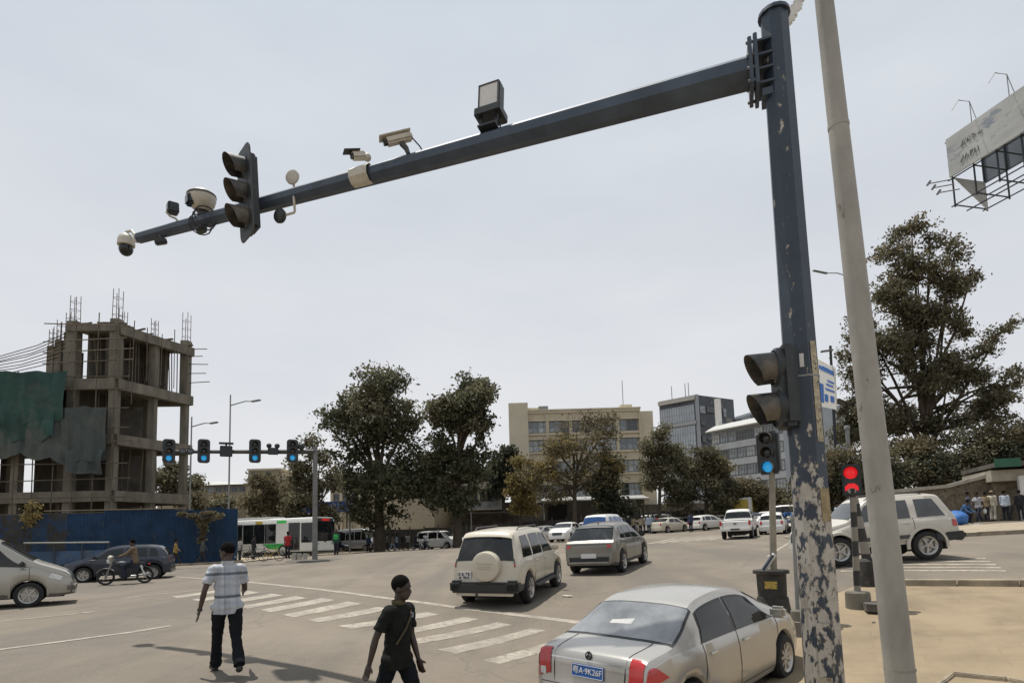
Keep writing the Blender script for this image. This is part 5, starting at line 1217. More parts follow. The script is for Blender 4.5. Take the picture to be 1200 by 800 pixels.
def person(label, pos, heading, pn, shirt, trousers, long_=0, hair=True, cap=None, group=None, h=1., fine=False, z=None, raise_=0., skin=None):
    key = (pn, fine)
    if key not in CACHE: CACHE[key] = figure_meshes(pn, fine)
    f = CACHE[key]; x, y = pos[0], pos[1]; zz = g(x, y) if z is None else z
    M = Matrix.Translation((x, y, zz+raise_)) @ Matrix.Rotation(pi/2-radians(heading), 4, 'Z') @ Matrix.Scale(h, 4) @ Matrix.Translation((0, 0, -f['lo']))
    t = thing('person', label, 'person', M=M, group=group)
    def add(n, me, m=None):
        o = bpy.data.objects.new(n, me); COL.objects.link(o); o.parent = t
        if m: set_mat(o, m)
        return o
    sm = shirt if not isinstance(shirt, tuple) else cloth(shirt); tm = trousers if not isinstance(trousers, tuple) else cloth(trousers)
    add('body', f['body'], skin); add('shirt', f['shirt', long_], sm); add('trousers', f['trousers'], tm)
    for k in (0, 1): add('shoe', f['shoe', k])
    if cap: add('cap', f['cap'], cloth(cap))
    elif hair: add('hair', f['hair'])
    return t, f['J'], M

# plaid shirt of the man in front
def plaid_material():
    m = mat('plaid_shirt', (.44, .455, .475), .9, 0, .12, 9, .1); nt = m.node_tree; N = nt.nodes; L = nt.links; b = N['Principled BSDF']; src = b.inputs['Base Color'].links[0].from_socket
    tc = N.new('ShaderNodeTexCoord'); sp_ = N.new('ShaderNodeSeparateXYZ'); L.new(tc.outputs['Object'], sp_.inputs['Vector'])
    def band(axis, period, off, width, col, amt, inp):
        q = N.new('ShaderNodeMath'); q.operation = 'ADD'; q.inputs[1].default_value = off+10; L.new(sp_.outputs[axis], q.inputs[0])
        w = N.new('ShaderNodeMath'); w.operation = 'MODULO'; w.inputs[1].default_value = period; L.new(q.outputs[0], w.inputs[0])
        c = N.new('ShaderNodeMath'); c.operation = 'LESS_THAN'; c.inputs[1].default_value = width; L.new(w.outputs[0], c.inputs[0])
        a = N.new('ShaderNodeMath'); a.operation = 'MULTIPLY'; a.inputs[1].default_value = amt; L.new(c.outputs[0], a.inputs[0])
        mx = N.new('ShaderNodeMix'); mx.data_type = 'RGBA'; mx.inputs['B'].default_value = (*col, 1); L.new(a.outputs[0], mx.inputs['Factor']); L.new(inp, mx.inputs['A']); return mx.outputs['Result']
    o = band('Z', .115, .0, .05, (.27, .30, .36), .4, src); o = band('Y', .11, .03, .045, (.27, .30, .36), .45, o); o = band('Z', .30, .075, .038, (.05, .06, .085), .8, o); o = band('Y', .33, .20, .03, (.12, .14, .17), .4, o)
    L.new(o, b.inputs['Base Color']); return m
M_plaid = plaid_material(); BLK = cloth((.012, .013, .016)); M_polo = cloth((.013, .014, .013)); M_polo_t = cloth((.009, .011, .014))
c = Vector(G(265, 789)); t, J, M = person('man in white and blue plaid shirt and black trousers walking away over the asphalt', (c.x, c.y), -34, 'plaid', M_plaid, BLK, fine=True, h=1.02)
MB().lathe([(.030, .016), (.034, 0), (.030, -.016)], J['wr', 0], 14, Vector(J['hd', 0]).to_track_quat('Z', 'Y').to_matrix()).build('wristband', M_black, t, .8, solid=.003)
cb_ = MB(); 
cb_.lathe([(.060, -.02), (.068, .015), (.064, .04)], J['neck']+Vector((0, 0, .0)), 18, Matrix.Scale(1.15, 3, (0, 1, 0))); cb_.build('collar', M_plaid, t, .8, solid=.006)
c = Vector(PS(466, 856, 113)); t, J, M = person('man in dark polo shirt with pale collar edge striding past in the middle foreground', (c.x, c.y), 116, 'dark', M_polo, M_polo_t, fine=True, h=1.0, skin=mat('deep_skin', (.030, .018, .013), .5, 0, .12, 14), z=g(c.x, c.y))
cb_ = MB().lathe([(.060, -.015), (.070, .012), (.066, .04)], J['neck'], 18, Matrix.Scale(1.15, 3, (0, 1, 0))); cb_.build('collar', cloth((.10, .085, .05)), t, .8, solid=.006)
MB().box(J['chest']+Vector((.118, .07, .05)), (.012, .05, .05)).build('chest_badge', cloth((.25, .3, .38)), t, bevel=.004)
MB().tube([J['chest']+Vector((-.0, .20, .13)), J['chest']+Vector((.125, .05, .06)), J['chest']+Vector((.128, -.06, -.08)), J['waist']+Vector((.10, -.15, 0))], .011, 6).build('bag_strap', cloth((.07, .06, .04)), t, .8)
# motorcyclist
mx_ = moto.matrix_world @ Vector((-.28, 0, 0)); rs = figure_meshes  # seat height .80
def rider(label, bike, shirt, trousers, long_=1, cap=None):
    Mw = bike.matrix_world; p = Mw @ Vector((-.30, 0, .80)); fw = Mw @ Vector((1, 0, 0))-Mw.translation; hd_ = math.degrees(atan2(fw.x, fw.y))
    if ('ride', False) not in CACHE: CACHE['ride', False] = figure_meshes('ride', False)
    lo = CACHE['ride', False]['lo']; zz = p.z-(.94-lo)+.09
    return person(label, (p.x, p.y), hd_, 'ride', shirt, trousers, long_, cap=cap, z=zz)
rider('rider in light brown top on the dark motorcycle by the hoarding', moto, (.16, .12, .085), (.03, .035, .05))
bikes = [o for o in bpy.data.objects if o.name.startswith('motorcycle') and o.parent is None and o is not moto]
bikes.sort(key=lambda o: o.matrix_world.translation.x)
rider('dark clothed rider on the motorcycle left of the passenger van', bikes[0], (.03, .03, .035), (.03, .03, .04)); rider('rider in white vest on the motorcycle nearest the passenger van', bikes[1], (.5, .5, .48), (.04, .04, .05), 0); rider('rider in blue jacket on the blue motorcycle', bikes[2], (.04, .09, .2), (.04, .04, .05))
W_ = (.48, .47, .45); KH = (.27, .22, .14); DK = (.03, .03, .035); NB = (.05, .07, .11); LB_ = (.30, .36, .44)
crowd = [
 (205, 663.5, 17.2, 100, 'walk', (.24, .17, .06), DK, 1, 'person in mustard jacket walking along the blue hoarding', None),
 (237, 661.5, 16.8, 95, 'walk2', (.07, .075, .08), DK, 1, 'person in dark grey walking below the creeper on the hoarding', None),
 (337, 656.5, 17.5, 20, 'stand', (.33, .03, .035), DK, 0, 'person in red shirt standing before the bus doors', None),
 (394, 653, 16.5, 200, 'stand', (.03, .07, .06), DK, 1, 'person in dark clothes with green vest at the bus front', 'vest'),
 (281, 655, 16, 60, 'stand', (.35, .34, .33), DK, 0, 'person in pale shirt among the bicycles at the hoarding end', None),
 (297, 655, 16.5, 120, 'stand', DK, DK, 1, 'person in black clothes beside the yellow bicycle', None),
 (438, 644, 11.2, 120, 'walk', W_, DK, 1, 'person in white top at the left end of the plaza crowd', None),
 (443, 644, 11.0, 200, 'stand', KH, KH, 1, 'person all in khaki in the plaza crowd', None),
 (449, 643.5, 10.9, 240, 'talk', DK, DK, 1, 'person in black, second from left of the plaza crowd gap', None),
 (454, 643.5, 10.8, 90, 'stand', (.13, .12, .12), DK, 0, 'person in grey shirt standing near the middle of the crowd', None),
 (460, 645, 11.4, 100, 'walk', (.16, .13, .1), (.26, .31, .38), 1, 'person in brown top and pale jeans striding through the crowd', None),
 (465, 644, 11.0, 270, 'walk2', LB_, NB, 1, 'person in light blue shirt walking left in the crowd', None),
 (472, 643, 10.7, 150, 'stand', DK, (.05, .045, .04), 1, 'person in black at the right end of the crowd', None),
 (737, 624.5, 12.0, 190, 'stand', DK, DK, 1, 'man in black with white cap at the left of the standing group', (.5, .5, .5)),
 (743, 625, 12.0, 170, 'talk', KH, DK, 1, 'man in khaki shirt, second from left of the standing group', None),
 (751, 625.5, 12.2, 30, 'stand', (.34, .29, .20), DK, 1, 'man in sand shirt in the middle of the standing group', None),
 (755.5, 626, 12.2, 260, 'stand', (.42, .37, .28), (.05, .045, .04), 0, 'man in cream shirt in the standing group', None),
 (761, 627.5, 12.6, 10, 'stand', LB_, (.04, .045, .06), 1, 'man in light blue shirt seen from behind in the standing group', None),
 (766, 627, 12.4, 340, 'talk', (.20, .24, .28), (.10, .13, .18), 1, 'man in slate shirt at the right of the standing group', None),
 (810, 623.5, 13.2, 200, 'stand', (.05, .06, .10), DK, 1, 'man in dark blue standing beside the parked saloons', None),
 (1148.5, 615.5, 20, 215, 'walk', (.36, .36, .38), (.03, .035, .05), 0, 'person in pale top carrying a white bag before the stone wall', 'bag'),
 (1157.5, 614, 19.6, 30, 'stand', (.22, .17, .11), DK, 0, 'person in brown half hidden beside the cream clad person', None),
 (1165, 613.5, 19.6, 20, 'stand', (.50, .46, .36), (.52, .49, .42), 1, 'person all in cream walking beside the stone wall', (.24, .2, .13)),
 (1180, 613, 20, 15, 'stand', (.40, .45, .52), (.02, .022, .03), 1, 'man in pale blue striped shirt and black trousers by the stone wall', None),
 (1198, 615.5, 20, 340, 'stand', DK, DK, 1, 'person in black by the white gate post', None),
 (648, 626, 10.4, 90, 'walk', DK, DK, 1, 'person in black walking past the fence above the facing white saloon', None),
 (678, 625, 10.4, 270, 'walk2', (.30, .28, .26), DK, 1, 'person in grey walking past the fence above the half hidden saloon', None),
 (770, 625, 12, 250, 'stand', (.30, .05, .05), DK, 0, 'person in dark red at the right end of the standing group', None),
 (733, 624, 11.8, 150, 'stand', (.12, .14, .18), DK, 1, 'person in blue grey half hidden at the left of the standing group', None),
 (856, 616, 11.5, 80, 'walk', DK, DK, 1, 'person in black behind the roof of the white pickup truck', None),
 (432, 644, 11.0, 160, 'stand', (.05, .08, .16), DK, 1, 'person in blue at the front of the silver minibus', None),
 (478, 643, 10.9, 200, 'stand', (.30, .28, .25), (.06, .06, .07), 0, 'person in grey between the crowd and the motorcycles', None),
 (918, 620, 15.5, 190, 'stand', DK, DK, 1, 'person in black standing right of the white estate car', None),
 (1187, 612.5, 18.8, 40, 'walk', (.10, .10, .11), (.05, .05, .06), 1, 'person in charcoal behind the man in the striped shirt', None),
 (1137, 613.5, 20, 260, 'stand', (.08, .09, .12), DK, 1, 'person in navy standing right of the blue bundle', None),
 (984, 630, 23, 60, 'stand', (.36, .42, .50), DK, 0, 'person in pale blue shirt beyond the bonnet of the ivory car', None)]
for px, py, s_, hd_, pn, sh, tr, lg_, lab, ex in crowd:
    x, y, z = XY(px, py, s_); z = z+(.10 if px > 1100 else 0)
    t, J, M = person(lab, (x, y), hd_+math.degrees(atan2(x, y)), pn, sh, tr, lg_, cap=ex if isinstance(ex, tuple) else None, z=z, h=.98+.05*rnd.random())
    if ex == 'vest': MB().tube([J['waist'], J['chest'], J['chest']+Vector((0, 0, .12))], [.125, .132, .10], 14, ell=1.5).build('vest', M_green, t, .8)
    if ex == 'bag':
        w = M @ (J['wr', 0]+J['hd', 0]*.09); mb = MB().ell((0, 0, -.16), (.07, .13, .16), 10, 8); o = mb.build('carrier_bag', M_white, None, .9, loc=w); tag(o, 'white carrier bag held by the person in the pale top', 'bag')
# trader crouching behind a blue bundle
x, y, z = XY(1127, 606, 21); person('trader in blue bending behind the blue bundle near the ivory car tail', (x, y), 150, 'crouch', (.06, .12, .24), DK, 1, z=z+.1, h=1.05)
mb = MB().ell((0, 0, .38), (.62, .42, .40), 20, 12); rr = random.Random(8)
mb.v = [(a*(1+.12*sin(9*c+3*a)), b*(1+.12*cos(8*a)), max(0, c*(1+.1*sin(7*b)))) for a, b, c in mb.v]
x, y, z = XY(1122, 612, 21.5); o = mb.build('goods_bundle', mat('blue_tarpaulin', (.025, .12, .36), .6, 0, .25, 5, .4), None, .9, loc=(x, y, z+.1)); tag(o, 'blue tarpaulin bundle on the far pavement behind the ivory car', 'bundle')
# concrete blocks at the gantry foot
for i, (px, lab) in enumerate(((345, 'pale concrete block left of the far gantry pole foot'), (351, 'pale concrete block, middle of the three by the gantry pole'), (357.5, 'pale concrete block touching the far gantry pole foot'))):
    x, y, z = XY(px, 657.5-i*.2, 19.2); o = MB().box((0, 0, .22), (.26, .3, .46-.04*i), None, .92).build('concrete_block', mat('pale_block', (.36, .34, .30), .9, 0, .15, 3, .2), None, bevel=.02, loc=(x, y, z)); tag(o, lab, 'block', 'blocks at the gantry foot'); o.rotation_euler = (0, 0, .2*i)
# ================================================================ TREES AND SHRUBS
def leafmat(name, c, var=.35, isl=.45, c2=None): return mat(name, c, .75, 0, var, .35, 0, isl=isl, trans=.35, spec=.2, col2=c2)
LF = dict(dark=leafmat('leaf_dark', (.100, .104, .062)), olive=leafmat('leaf_olive', (.165, .155, .098)), brown=leafmat('leaf_dry', (.165, .142, .085)), gold=leafmat('leaf_gold', (.245, .195, .080)), deep=leafmat('leaf_deep', (.072, .078, .050)), mid=leafmat('leaf_mid', (.145, .134, .084)))
BARK = mat('bark', (.075, .058, .042), .95, 0, .3, 3, .4)
def foliage(name, blobs, n, size, m, parent, seed, shell=.5, cl=11, spread=.42, solid_=True):
    """leaf-sized faces gathered in clumps inside ellipsoids (centre, radii)"""
    n = int(n*(1.6 if seed in (1, 2) else 2.0)); size = size*.72; cl = 14
    r = np.random.RandomState(seed); V = []; vol = np.array([b[1][0]*b[1][1]*b[1][2] for b in blobs])**.75; cnt = np.maximum(4, (n*vol/vol.sum()/cl).astype(int))
    C_ = []; sub_ = []
    for (c, rad), k in zip(blobs, cnt):                     # every lobe breaks up into smaller, uneven clumps
        m_ = 5
        for _ in range(m_):
            d = r.normal(size=3); d /= np.linalg.norm(d); o_ = d*r.uniform(.35, .85)*np.array(rad); q_ = r.uniform(.42, .68); sub_.append(((c[0]+o_[0], c[1]+o_[1], c[2]+o_[2]), (rad[0]*q_, rad[1]*q_, rad[2]*q_*.8), max(2, int(k*q_**2*.62))))
    for c, rad, k in sub_:
        d = r.normal(size=(k, 3)); d /= np.linalg.norm(d, axis=1)[:, None]; q = r.rand(k)**shell
        # lumpy outline
        lump = 1+.26*np.sin(d[:, 0]*5+seed+c[0])*np.cos(d[:, 2]*6+c[2])+.10*np.clip(r.normal(size=k), -1.3, 1.3)
        C_.append(np.array(c)+d*(q*lump)[:, None]*np.array(rad))
    C_ = np.vstack(C_); sc = np.repeat(r.uniform(.5, 1.25, len(C_))*spread, cl); P_ = np.repeat(C_, cl, axis=0)+np.clip(r.normal(size=(len(C_)*cl, 3)), -1.5, 1.5)*sc[:, None]*np.array([1, 1, .7])
    k = len(P_); a = r.normal(size=(k, 3)); a /= np.linalg.norm(a, axis=1)[:, None]; b = np.cross(a, r.normal(size=(k, 3))); b /= np.linalg.norm(b, axis=1)[:, None]; s = (size*r.uniform(.55, 1.3, k))[:, None]
    V = np.stack([P_-a*s, P_-b*s*.5, P_+a*s, P_+b*s*.5], 1).reshape(-1, 3)
    me = bpy.data.meshes.new(name); me.vertices.add(len(V)); me.vertices.foreach_set('co', V.ravel()); me.loops.add(len(V)); me.loops.foreach_set('vertex_index', np.arange(len(V))); me.polygons.add(k); me.polygons.foreach_set('loop_start', np.arange(0, len(V), 4)); me.polygons.foreach_set('loop_total', np.full(k, 4)); me.update(); me.validate()
    me.materials.append(m); o = bpy.data.objects.new(name, me); COL.objects.link(o); o.parent = parent; return o
def plant(name, label, cat, base, s, blobs, m, n, size, seed, trunk=.25, group=None, fork=.35, limbs=True, twigs=0, shell=.45, spread=.42, depth=.9, extra=None):
    """tree from the outline it has in the photo: blobs are (px, py, rx, ry[, nearer]) in pixels at scale s"""
    bx, by, bz = XY(base[0], base[1], s); t = thing(name, label, cat, (bx, by, bz), group=group); B_ = Vector((bx, by, bz)); rr = random.Random(seed); bl = []
    kk = {1: 1.08, 2: 1.02}.get(seed, 1)
    for q in blobs:
        q = (q[0], q[1], q[2]*kk, q[3]*kk)+tuple(q[4:])
        dep = (q[4] if len(q) > 4 else rr.uniform(-.35, .35))*q[2]/s; c = Vector(PS(q[0], q[1], s))+Vector((bx, by, 0)).normalized()*dep-B_; bl.append((tuple(c), (q[2]/s, q[2]/s*depth, q[3]/s)))
    top = max(b[0][2] for b in bl); mx = sum(b[0][0] for b in bl)/len(bl); my = sum(b[0][1] for b in bl)/len(bl)
    if trunk:
        f = Vector((mx*.35, my*.35, top*fork)); tr = MB(); tr.tube([(0, 0, -.3), (f.x*.3, f.y*.3, f.z*.5), f, Vector((mx*.7, my*.7, top*.72))], [trunk*1.25, trunk*.95, trunk*.8, trunk*.35], 9); o = tr.build('trunk', BARK, t, .9)
        if limbs:
            for c, rad in bl:
                c = Vector(c); a = f.lerp(Vector((mx*.7, my*.7, top*.72)), rr.uniform(.0, .6)) if c.z > f.z else f*.8
                md = a.lerp(c, .5)+Vector((rr.uniform(-.4, .4), rr.uniform(-.4, .4), rr.uniform(.0, .5)))
                mb = MB().tube([a, md, c], [trunk*.5, trunk*.33, trunk*.12], 6)
                for _ in range(twigs):
                    st = md.lerp(c, rr.uniform(0, 1)); e = c+Vector((rr.uniform(-1, 1)*rad[0], rr.uniform(-1, 1)*rad[1], rr.uniform(-.2, 1)*rad[2]))*.9
                    mb.tube([st, st.lerp(e, .5)+Vector((0, 0, -.1*rad[2])), e], [trunk*.16, trunk*.11, trunk*.04], 5)
                mb.build('limb', BARK, t, .9)
    foliage('crown', bl, n, size, m, t, seed, shell, spread=spread)
    if extra:
        b2 = [bl[i] for i in extra[1]]; foliage('crown_patch', b2, extra[2], size, extra[0], t, seed+50, .3, spread=spread)
    return t
plant('tree', 'tall dark evergreen with a broad ragged crown left of centre', 'tree', (445, 641), 11.3, [(445,452,34,20),(425,470,34,20),(400,488,30,14),(455,485,40,24),(478,500,20,16),(432,505,36,20),(410,530,24,14),(455,545,42,28),(430,560,38,28),(470,585,44,32),(440,600,36,26),(490,548,24,24),(400,488,18,10),(500,575,26,30),(385,500,12,8)], LF['dark'], 15000, .30, 1, .5, extra=(LF['olive'], [0, 1, 3, 5], 2600))  # olive leaves on the upper lobes paint the crown's sunlit top
plant('tree', 'tall dark evergreen with a leaning forked crown right of its broad neighbour', 'tree', (536, 633), 11.6, [(555,446,20,12),(568,455,14,10),(548,472,26,16),(520,486,22,16),(545,496,26,18),(565,500,14,26),(556,530,20,20),(515,520,16,18),(530,545,34,24),(555,560,24,20),(520,580,34,30),(505,540,16,18)], LF['dark'], 12000, .30, 2, .42, extra=(LF['olive'], [1, 2, 3, 4], 2600))  # paler olive on the upper lobes stands for sunlight there
plant('tree', 'thin open tree behind the far gantry pole', 'tree', (366, 645), 12.5, [(362,515,9,11),(352,545,16,10),(375,538,12,14),(345,560,12,8),(366,575,26,18),(390,562,14,14),(350,596,24,16),(380,600,20,18)], LF['mid'], 5200, .26, 3, .22, shell=.7, twigs=2)
plant('shrub', 'dull brown bushy tree above the bus roof', 'tree', (315, 641), 11, [(312,572,24,18),(335,585,20,16),(300,590,18,16),(322,602,26,14)], LF['brown'], 4200, .28, 4, .2)
plant('tree', 'round topped tree behind the unfinished building', 'tree', (206, 640), 9, [(203,556,24,13),(190,566,16,12),(222,566,14,10),(206,580,26,14)], LF['olive'], 3400, .36, 5, .3)
for i, (px, py, s_, rx_, ry_, k) in enumerate(((240, 588, 9.5, 22, 14, 'brown'), (262, 592, 9.8, 14, 10, 'olive'))):
    plant('shrub', ['tawny bush below the pale metal roof, left of its neighbour', 'greener low bush beside the second street light'][i], 'bush', (px, 640), s_, [(px, py, rx_, ry_), (px-8, py+10, rx_*.7, ry_)], LF[k], 1500, .3, 60+i, .1)
plant('tree', 'open yellowing tree with visible forked branches before the cream office block', 'tree', (674, 618), 11.6, [(694,490,24,18),(672,508,22,18),(705,512,18,18),(655,530,24,18),(690,535,28,22),(715,545,18,20),(640,552,22,16),(664,562,26,18),(625,560,16,16),(700,566,22,18),(645,580,20,14)], LF['brown'], 4600, .22, 6, .27, fork=.30, twigs=4, shell=.75, spread=.45, extra=(LF['gold'], [3, 5, 6, 8, 9], 1900))
plant('shrub', 'golden leaved small tree at the left foot of the cream office block', 'tree', (610, 625), 10.5, [(612,545,14,16),(606,570,18,16),(616,592,20,14)], LF['gold'], 3000, .26, 7, .14)
plant('tree', 'small dark dense tree under the yellowing tree', 'tree', (716, 622), 11.5, [(718,545,12,14),(712,570,22,22),(720,592,22,16)], LF['deep'], 4000, .26, 8, .2)
plant('tree', 'slender olive tree right of the cream office block', 'tree', (773, 622), 11.2, [(772,508,15,10),(760,525,18,14),(786,525,14,14),(775,545,22,16),(795,548,12,16),(762,562,16,14),(790,575,18,18)], LF['olive'], 6200, .24, 9, .2, twigs=2, shell=.6, fork=.45, extra=(LF['dark'], [4, 6], 1200))
plant('tree', 'dense olive tree below the glass tower', 'tree', (828, 618), 10.8, [(826,530,16,12),(812,550,16,16),(838,548,22,18),(825,572,26,18),(852,570,16,16),(805,585,16,14),(845,590,22,12)], LF['olive'], 6500, .26, 10, .25, extra=(LF['brown'], [1, 2, 4], 1800))
plant('tree', 'soft brown olive tree left of the thin signal post', 'tree', (880, 614), 10.6, [(872,568,18,14),(890,580,20,16),(862,588,14,12),(905,585,18,18)], LF['brown'], 3800, .26, 11, .22)
plant('tree', 'dark tree between the cream office block and the balcony house', 'tree', (590, 630), 9.5, [(592,528,12,10),(588,545,14,14),(598,560,14,18),(582,575,12,14)], LF['deep'], 3200, .3, 12, .25)
plant('tree', 'large open crowned tree with fanning branches behind the grey column', 'tree', (1080, 590), 13.5, [(1068,268,20,13),(1090,285,16,16),(1048,300,22,18),(1118,298,16,18),(1138,325,14,14),(1075,322,30,22),(1110,340,26,22),(1050,350,30,26),(1010,372,16,20),(1000,410,18,26),(1085,375,34,26),(1125,378,20,24),(1150,415,18,12),(1172,392,16,10),(1185,378,10,8),(1035,420,34,36),(1080,430,36,34),(1125,445,26,20),(1165,450,24,14),(1190,440,12,10),(1000,470,26,32),(1050,480,40,32),(1100,490,36,24),(1160,490,32,18),(1010,430,26,30),(1060,400,30,30),(1110,450,36,26),(1150,470,34,18),(1020,510,40,26),(1080,515,40,22)], LF['mid'], 27000, .22, 13, .34, fork=.22, twigs=1, shell=.62, spread=.36, extra=(LF['brown'], [0, 2, 3, 5, 6, 7, 10], 2600))
hb_ = [(985, 545, 34, 30, 'brown', 'dry brown hedge bush behind the red pedestrian signal'), (1035, 545, 36, 28, 'olive', 'olive hedge bush behind the grey column'), (1085, 535, 36, 30, 'brown', 'tawny hedge bush above the ivory car roof'), (1132, 532, 32, 26, 'olive', 'hedge bush above the start of the wall coping'), (1175, 518, 30, 22, 'brown', 'hedge bush above the guard hut roof'), (1215, 512, 26, 24, 'olive', 'hedge bush at the right edge of the view'), (955, 560, 22, 30, 'mid', 'dark bush close to the right side of the navy mast')]
for i, (px, py, rx_, ry_, k, lab) in enumerate(hb_):
    plant('hedge_bush', lab, 'bush', (px, 600), 15, [(px, py, rx_, ry_), (px-10, py+18, rx_*.9, ry_*.8), (px+12, py+20, rx_*.8, ry_*.8)], LF[k], 3400, .20, 30+i, .12, 'hedge behind the stone wall', shell=.5, extra=(LF['deep'], [1, 2], 1600))
# creeper over the hoarding
bx, by, bz = XY(234, 660, 15.8); t = thing('creeper', 'dry tawny creeper spilling over the top of the blue hoarding', 'plant', (bx, by, bz))
cc = [(Vector(PS(px, py, 15.9))-Vector((bx, by, bz)), (rx_/15.8, .35, ry_/15.8)) for px, py, rx_, ry_ in ((214, 602, 7, 2), (228, 603, 10, 3), (243, 602, 11, 3.5), (257, 604, 7, 2.5), (240, 608, 10, 4), (236, 614, 7, 5), (238, 622, 4, 6), (235, 631, 2.5, 5))]
foliage('leaves', [(tuple(a), b) for a, b in cc], 2600, .13, LF['brown'], t, 77, spread=.10); MB().tube([(0, 0, 0), (.1, .1, 1.5), (0, .15, 3.2)], [.02, .02, .012], 6).build('stem', BARK, t)
bx, by, bz = XY(33, 664, 17); t = thing('sapling', 'thin straggling sapling with tawny leaves left of the hoarding', 'plant', (bx, by, bz))
foliage('leaves', [(tuple(Vector(PS(px, py, 17))-Vector((bx, by, bz))), (.35, .35, .3)) for px, py in ((38, 592), (33, 602), (28, 608), (42, 604), (36, 612))], 260, .13, LF['gold'], t, 78, spread=.16); MB().tube([(0, 0, 0), (.1, .1, 2), (.2, 0, 4.2)], [.035, .03, .012], 6).build('stem', BARK, t)

# ================================================================ UNFINISHED CONCRETE BUILDING
c0_ = PS(128, 640, 14.5); CX, CY = c0_[0], c0_[1]; gz0 = g(CX, CY)
dR = Vector((.37, .93, 0)).normalized(); dL = Vector((-1, -.06, 0)).normalized(); oL = Vector((-dL.y, dL.x, 0)); oL = -oL if oL.y > 0 else oL     # outwards, to the camera
oR = Vector((dR.y, -dR.x, 0))
bld = thing('unfinished_building', 'unfinished concrete building frame with bare columns, green netting and rebar at left', 'building', (CX, CY, gz0))
Z_ = lambda py: 2.1+(640-py)/14.5-gz0
lv = [Z_(574), Z_(507), Z_(440), Z_(373)]
DR = 6.6
def Q(l, r): return dL*l+dR*r
def slab(l0, l1, r0, r1, z, th, nm='slab', m=None, over=.25):
    pts = [Q(l0-over, r0-over), Q(l1, r0-over), Q(l1, r1+over), Q(l0-over, r1+over)]
    return MB().prism([(p.x, p.y) for p in pts], (0, 0, z-th), (1, 0, 0), (0, 1, 0), (0, 0, 1), th).build(nm, m or M_conc, bld)

for z_ in lv[:3]: slab(0, 4.9, 0, DR, z_, .45); slab(5.16, 36, 0, 9, z_, .45)
slab(-.1, 3.3, 0, DR, lv[3], .5); 
def beam(a, b, z, w=.45, h=.75): return MB().bar(a+Vector((0, 0, z-h/2)), b+Vector((0, 0, z-h/2)), w, h).build('beam', M_conc, bld)
def beamz(a, b, z, h=.8, w=.5):
    d = (b-a); L = d.length; d.normalize(); n_ = Vector((-d.y, d.x, 0)); return MB().prism([(0, 0), (L, 0), (L, h), (0, h)], a+n_*(-w/2)+Vector((0, 0, z-h)), d, (0, 0, 1), n_, w).build('beam', M_conc, bld)
for k, z in enumerate(lv[:3]):
    beamz(Q(-.32, -.32), Q(36, -.32), z-.02, .86); beamz(Q(-.34, -.2), Q(-.34, DR+.3), z-.02, .86); beamz(Q(0, DR), Q(20, DR), z-.46, .5)
beamz(Q(-.32, -.34), Q(3.6, -.34), lv[3]-.03, .6); beamz(Q(-.36, -.2), Q(-.36, DR+.3), lv[3]-.03, .8)
def col(l, r, z0, z1, w=.62, m=None):
    p = Q(l, r); q = Matrix((dL, dR, Vector((0, 0, 1)))).transposed(); return MB().box((p.x, p.y, (z0+z1)/2), (w, w, z1-z0)).build('column', m or M_conc, bld)
for k, l in enumerate((0, 3.3, 7.4, 11.5, 15.6, 19.7, 23.8)):
    for r in (0, 3.4, DR):
        for q in range(3): col(l, r, (0 if q == 0 else lv[q-1]), lv[q]-.45, .62 if r == 0 else .55)
col(0, 0, lv[2], lv[3]+.5, .72); col(0, DR, lv[2], lv[3]+.6, .72); col(0, 3.4, lv[2], lv[3]-.5); col(3.4, 0, lv[2], lv[3]+.3, .8); col(3.4, DR, lv[2], lv[3])
for l, hh in ((4.3, 4.1), (5.0, 3.5), (5.6, 3.0)): col(l, .5, lv[2], lv[2]+hh, .55)
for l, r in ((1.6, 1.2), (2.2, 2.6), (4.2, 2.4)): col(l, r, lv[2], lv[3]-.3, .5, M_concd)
# walls added inside the frame to keep it dark
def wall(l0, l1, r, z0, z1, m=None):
    a = Q(l0, r); b = Q(l1, r); return MB().prism([(0, 0), ((b-a).length, 0), ((b-a).length, z1-z0), (0, z1-z0)], a+Vector((0, 0, z0)), (b-a).normalized(), (0, 0, 1), dR, .2).build('shade_wall', m or M_concd, bld)
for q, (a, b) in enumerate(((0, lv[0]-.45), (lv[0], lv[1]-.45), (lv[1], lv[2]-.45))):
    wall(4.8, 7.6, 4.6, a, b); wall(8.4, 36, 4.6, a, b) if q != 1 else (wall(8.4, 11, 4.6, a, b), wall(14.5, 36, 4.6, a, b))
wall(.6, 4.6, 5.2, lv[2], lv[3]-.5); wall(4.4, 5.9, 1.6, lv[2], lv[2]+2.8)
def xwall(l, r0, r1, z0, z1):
    a = Q(l, r0); b = Q(l, r1); return MB().prism([(0, 0), ((b-a).length, 0), ((b-a).length, z1-z0), (0, z1-z0)], a+Vector((0, 0, z0)), (b-a).normalized(), (0, 0, 1), dL, .2).build('shade_wall', M_concd, bld)
xwall(2.7, .6, 6.1, lv[2], lv[3]-.5); xwall(4.6, 1.0, 9, lv[1], lv[2]-.45); xwall(4.6, 3.0, 9, lv[0], lv[1]-.45); xwall(4.6, .6, 9, 0, lv[0]-.45)
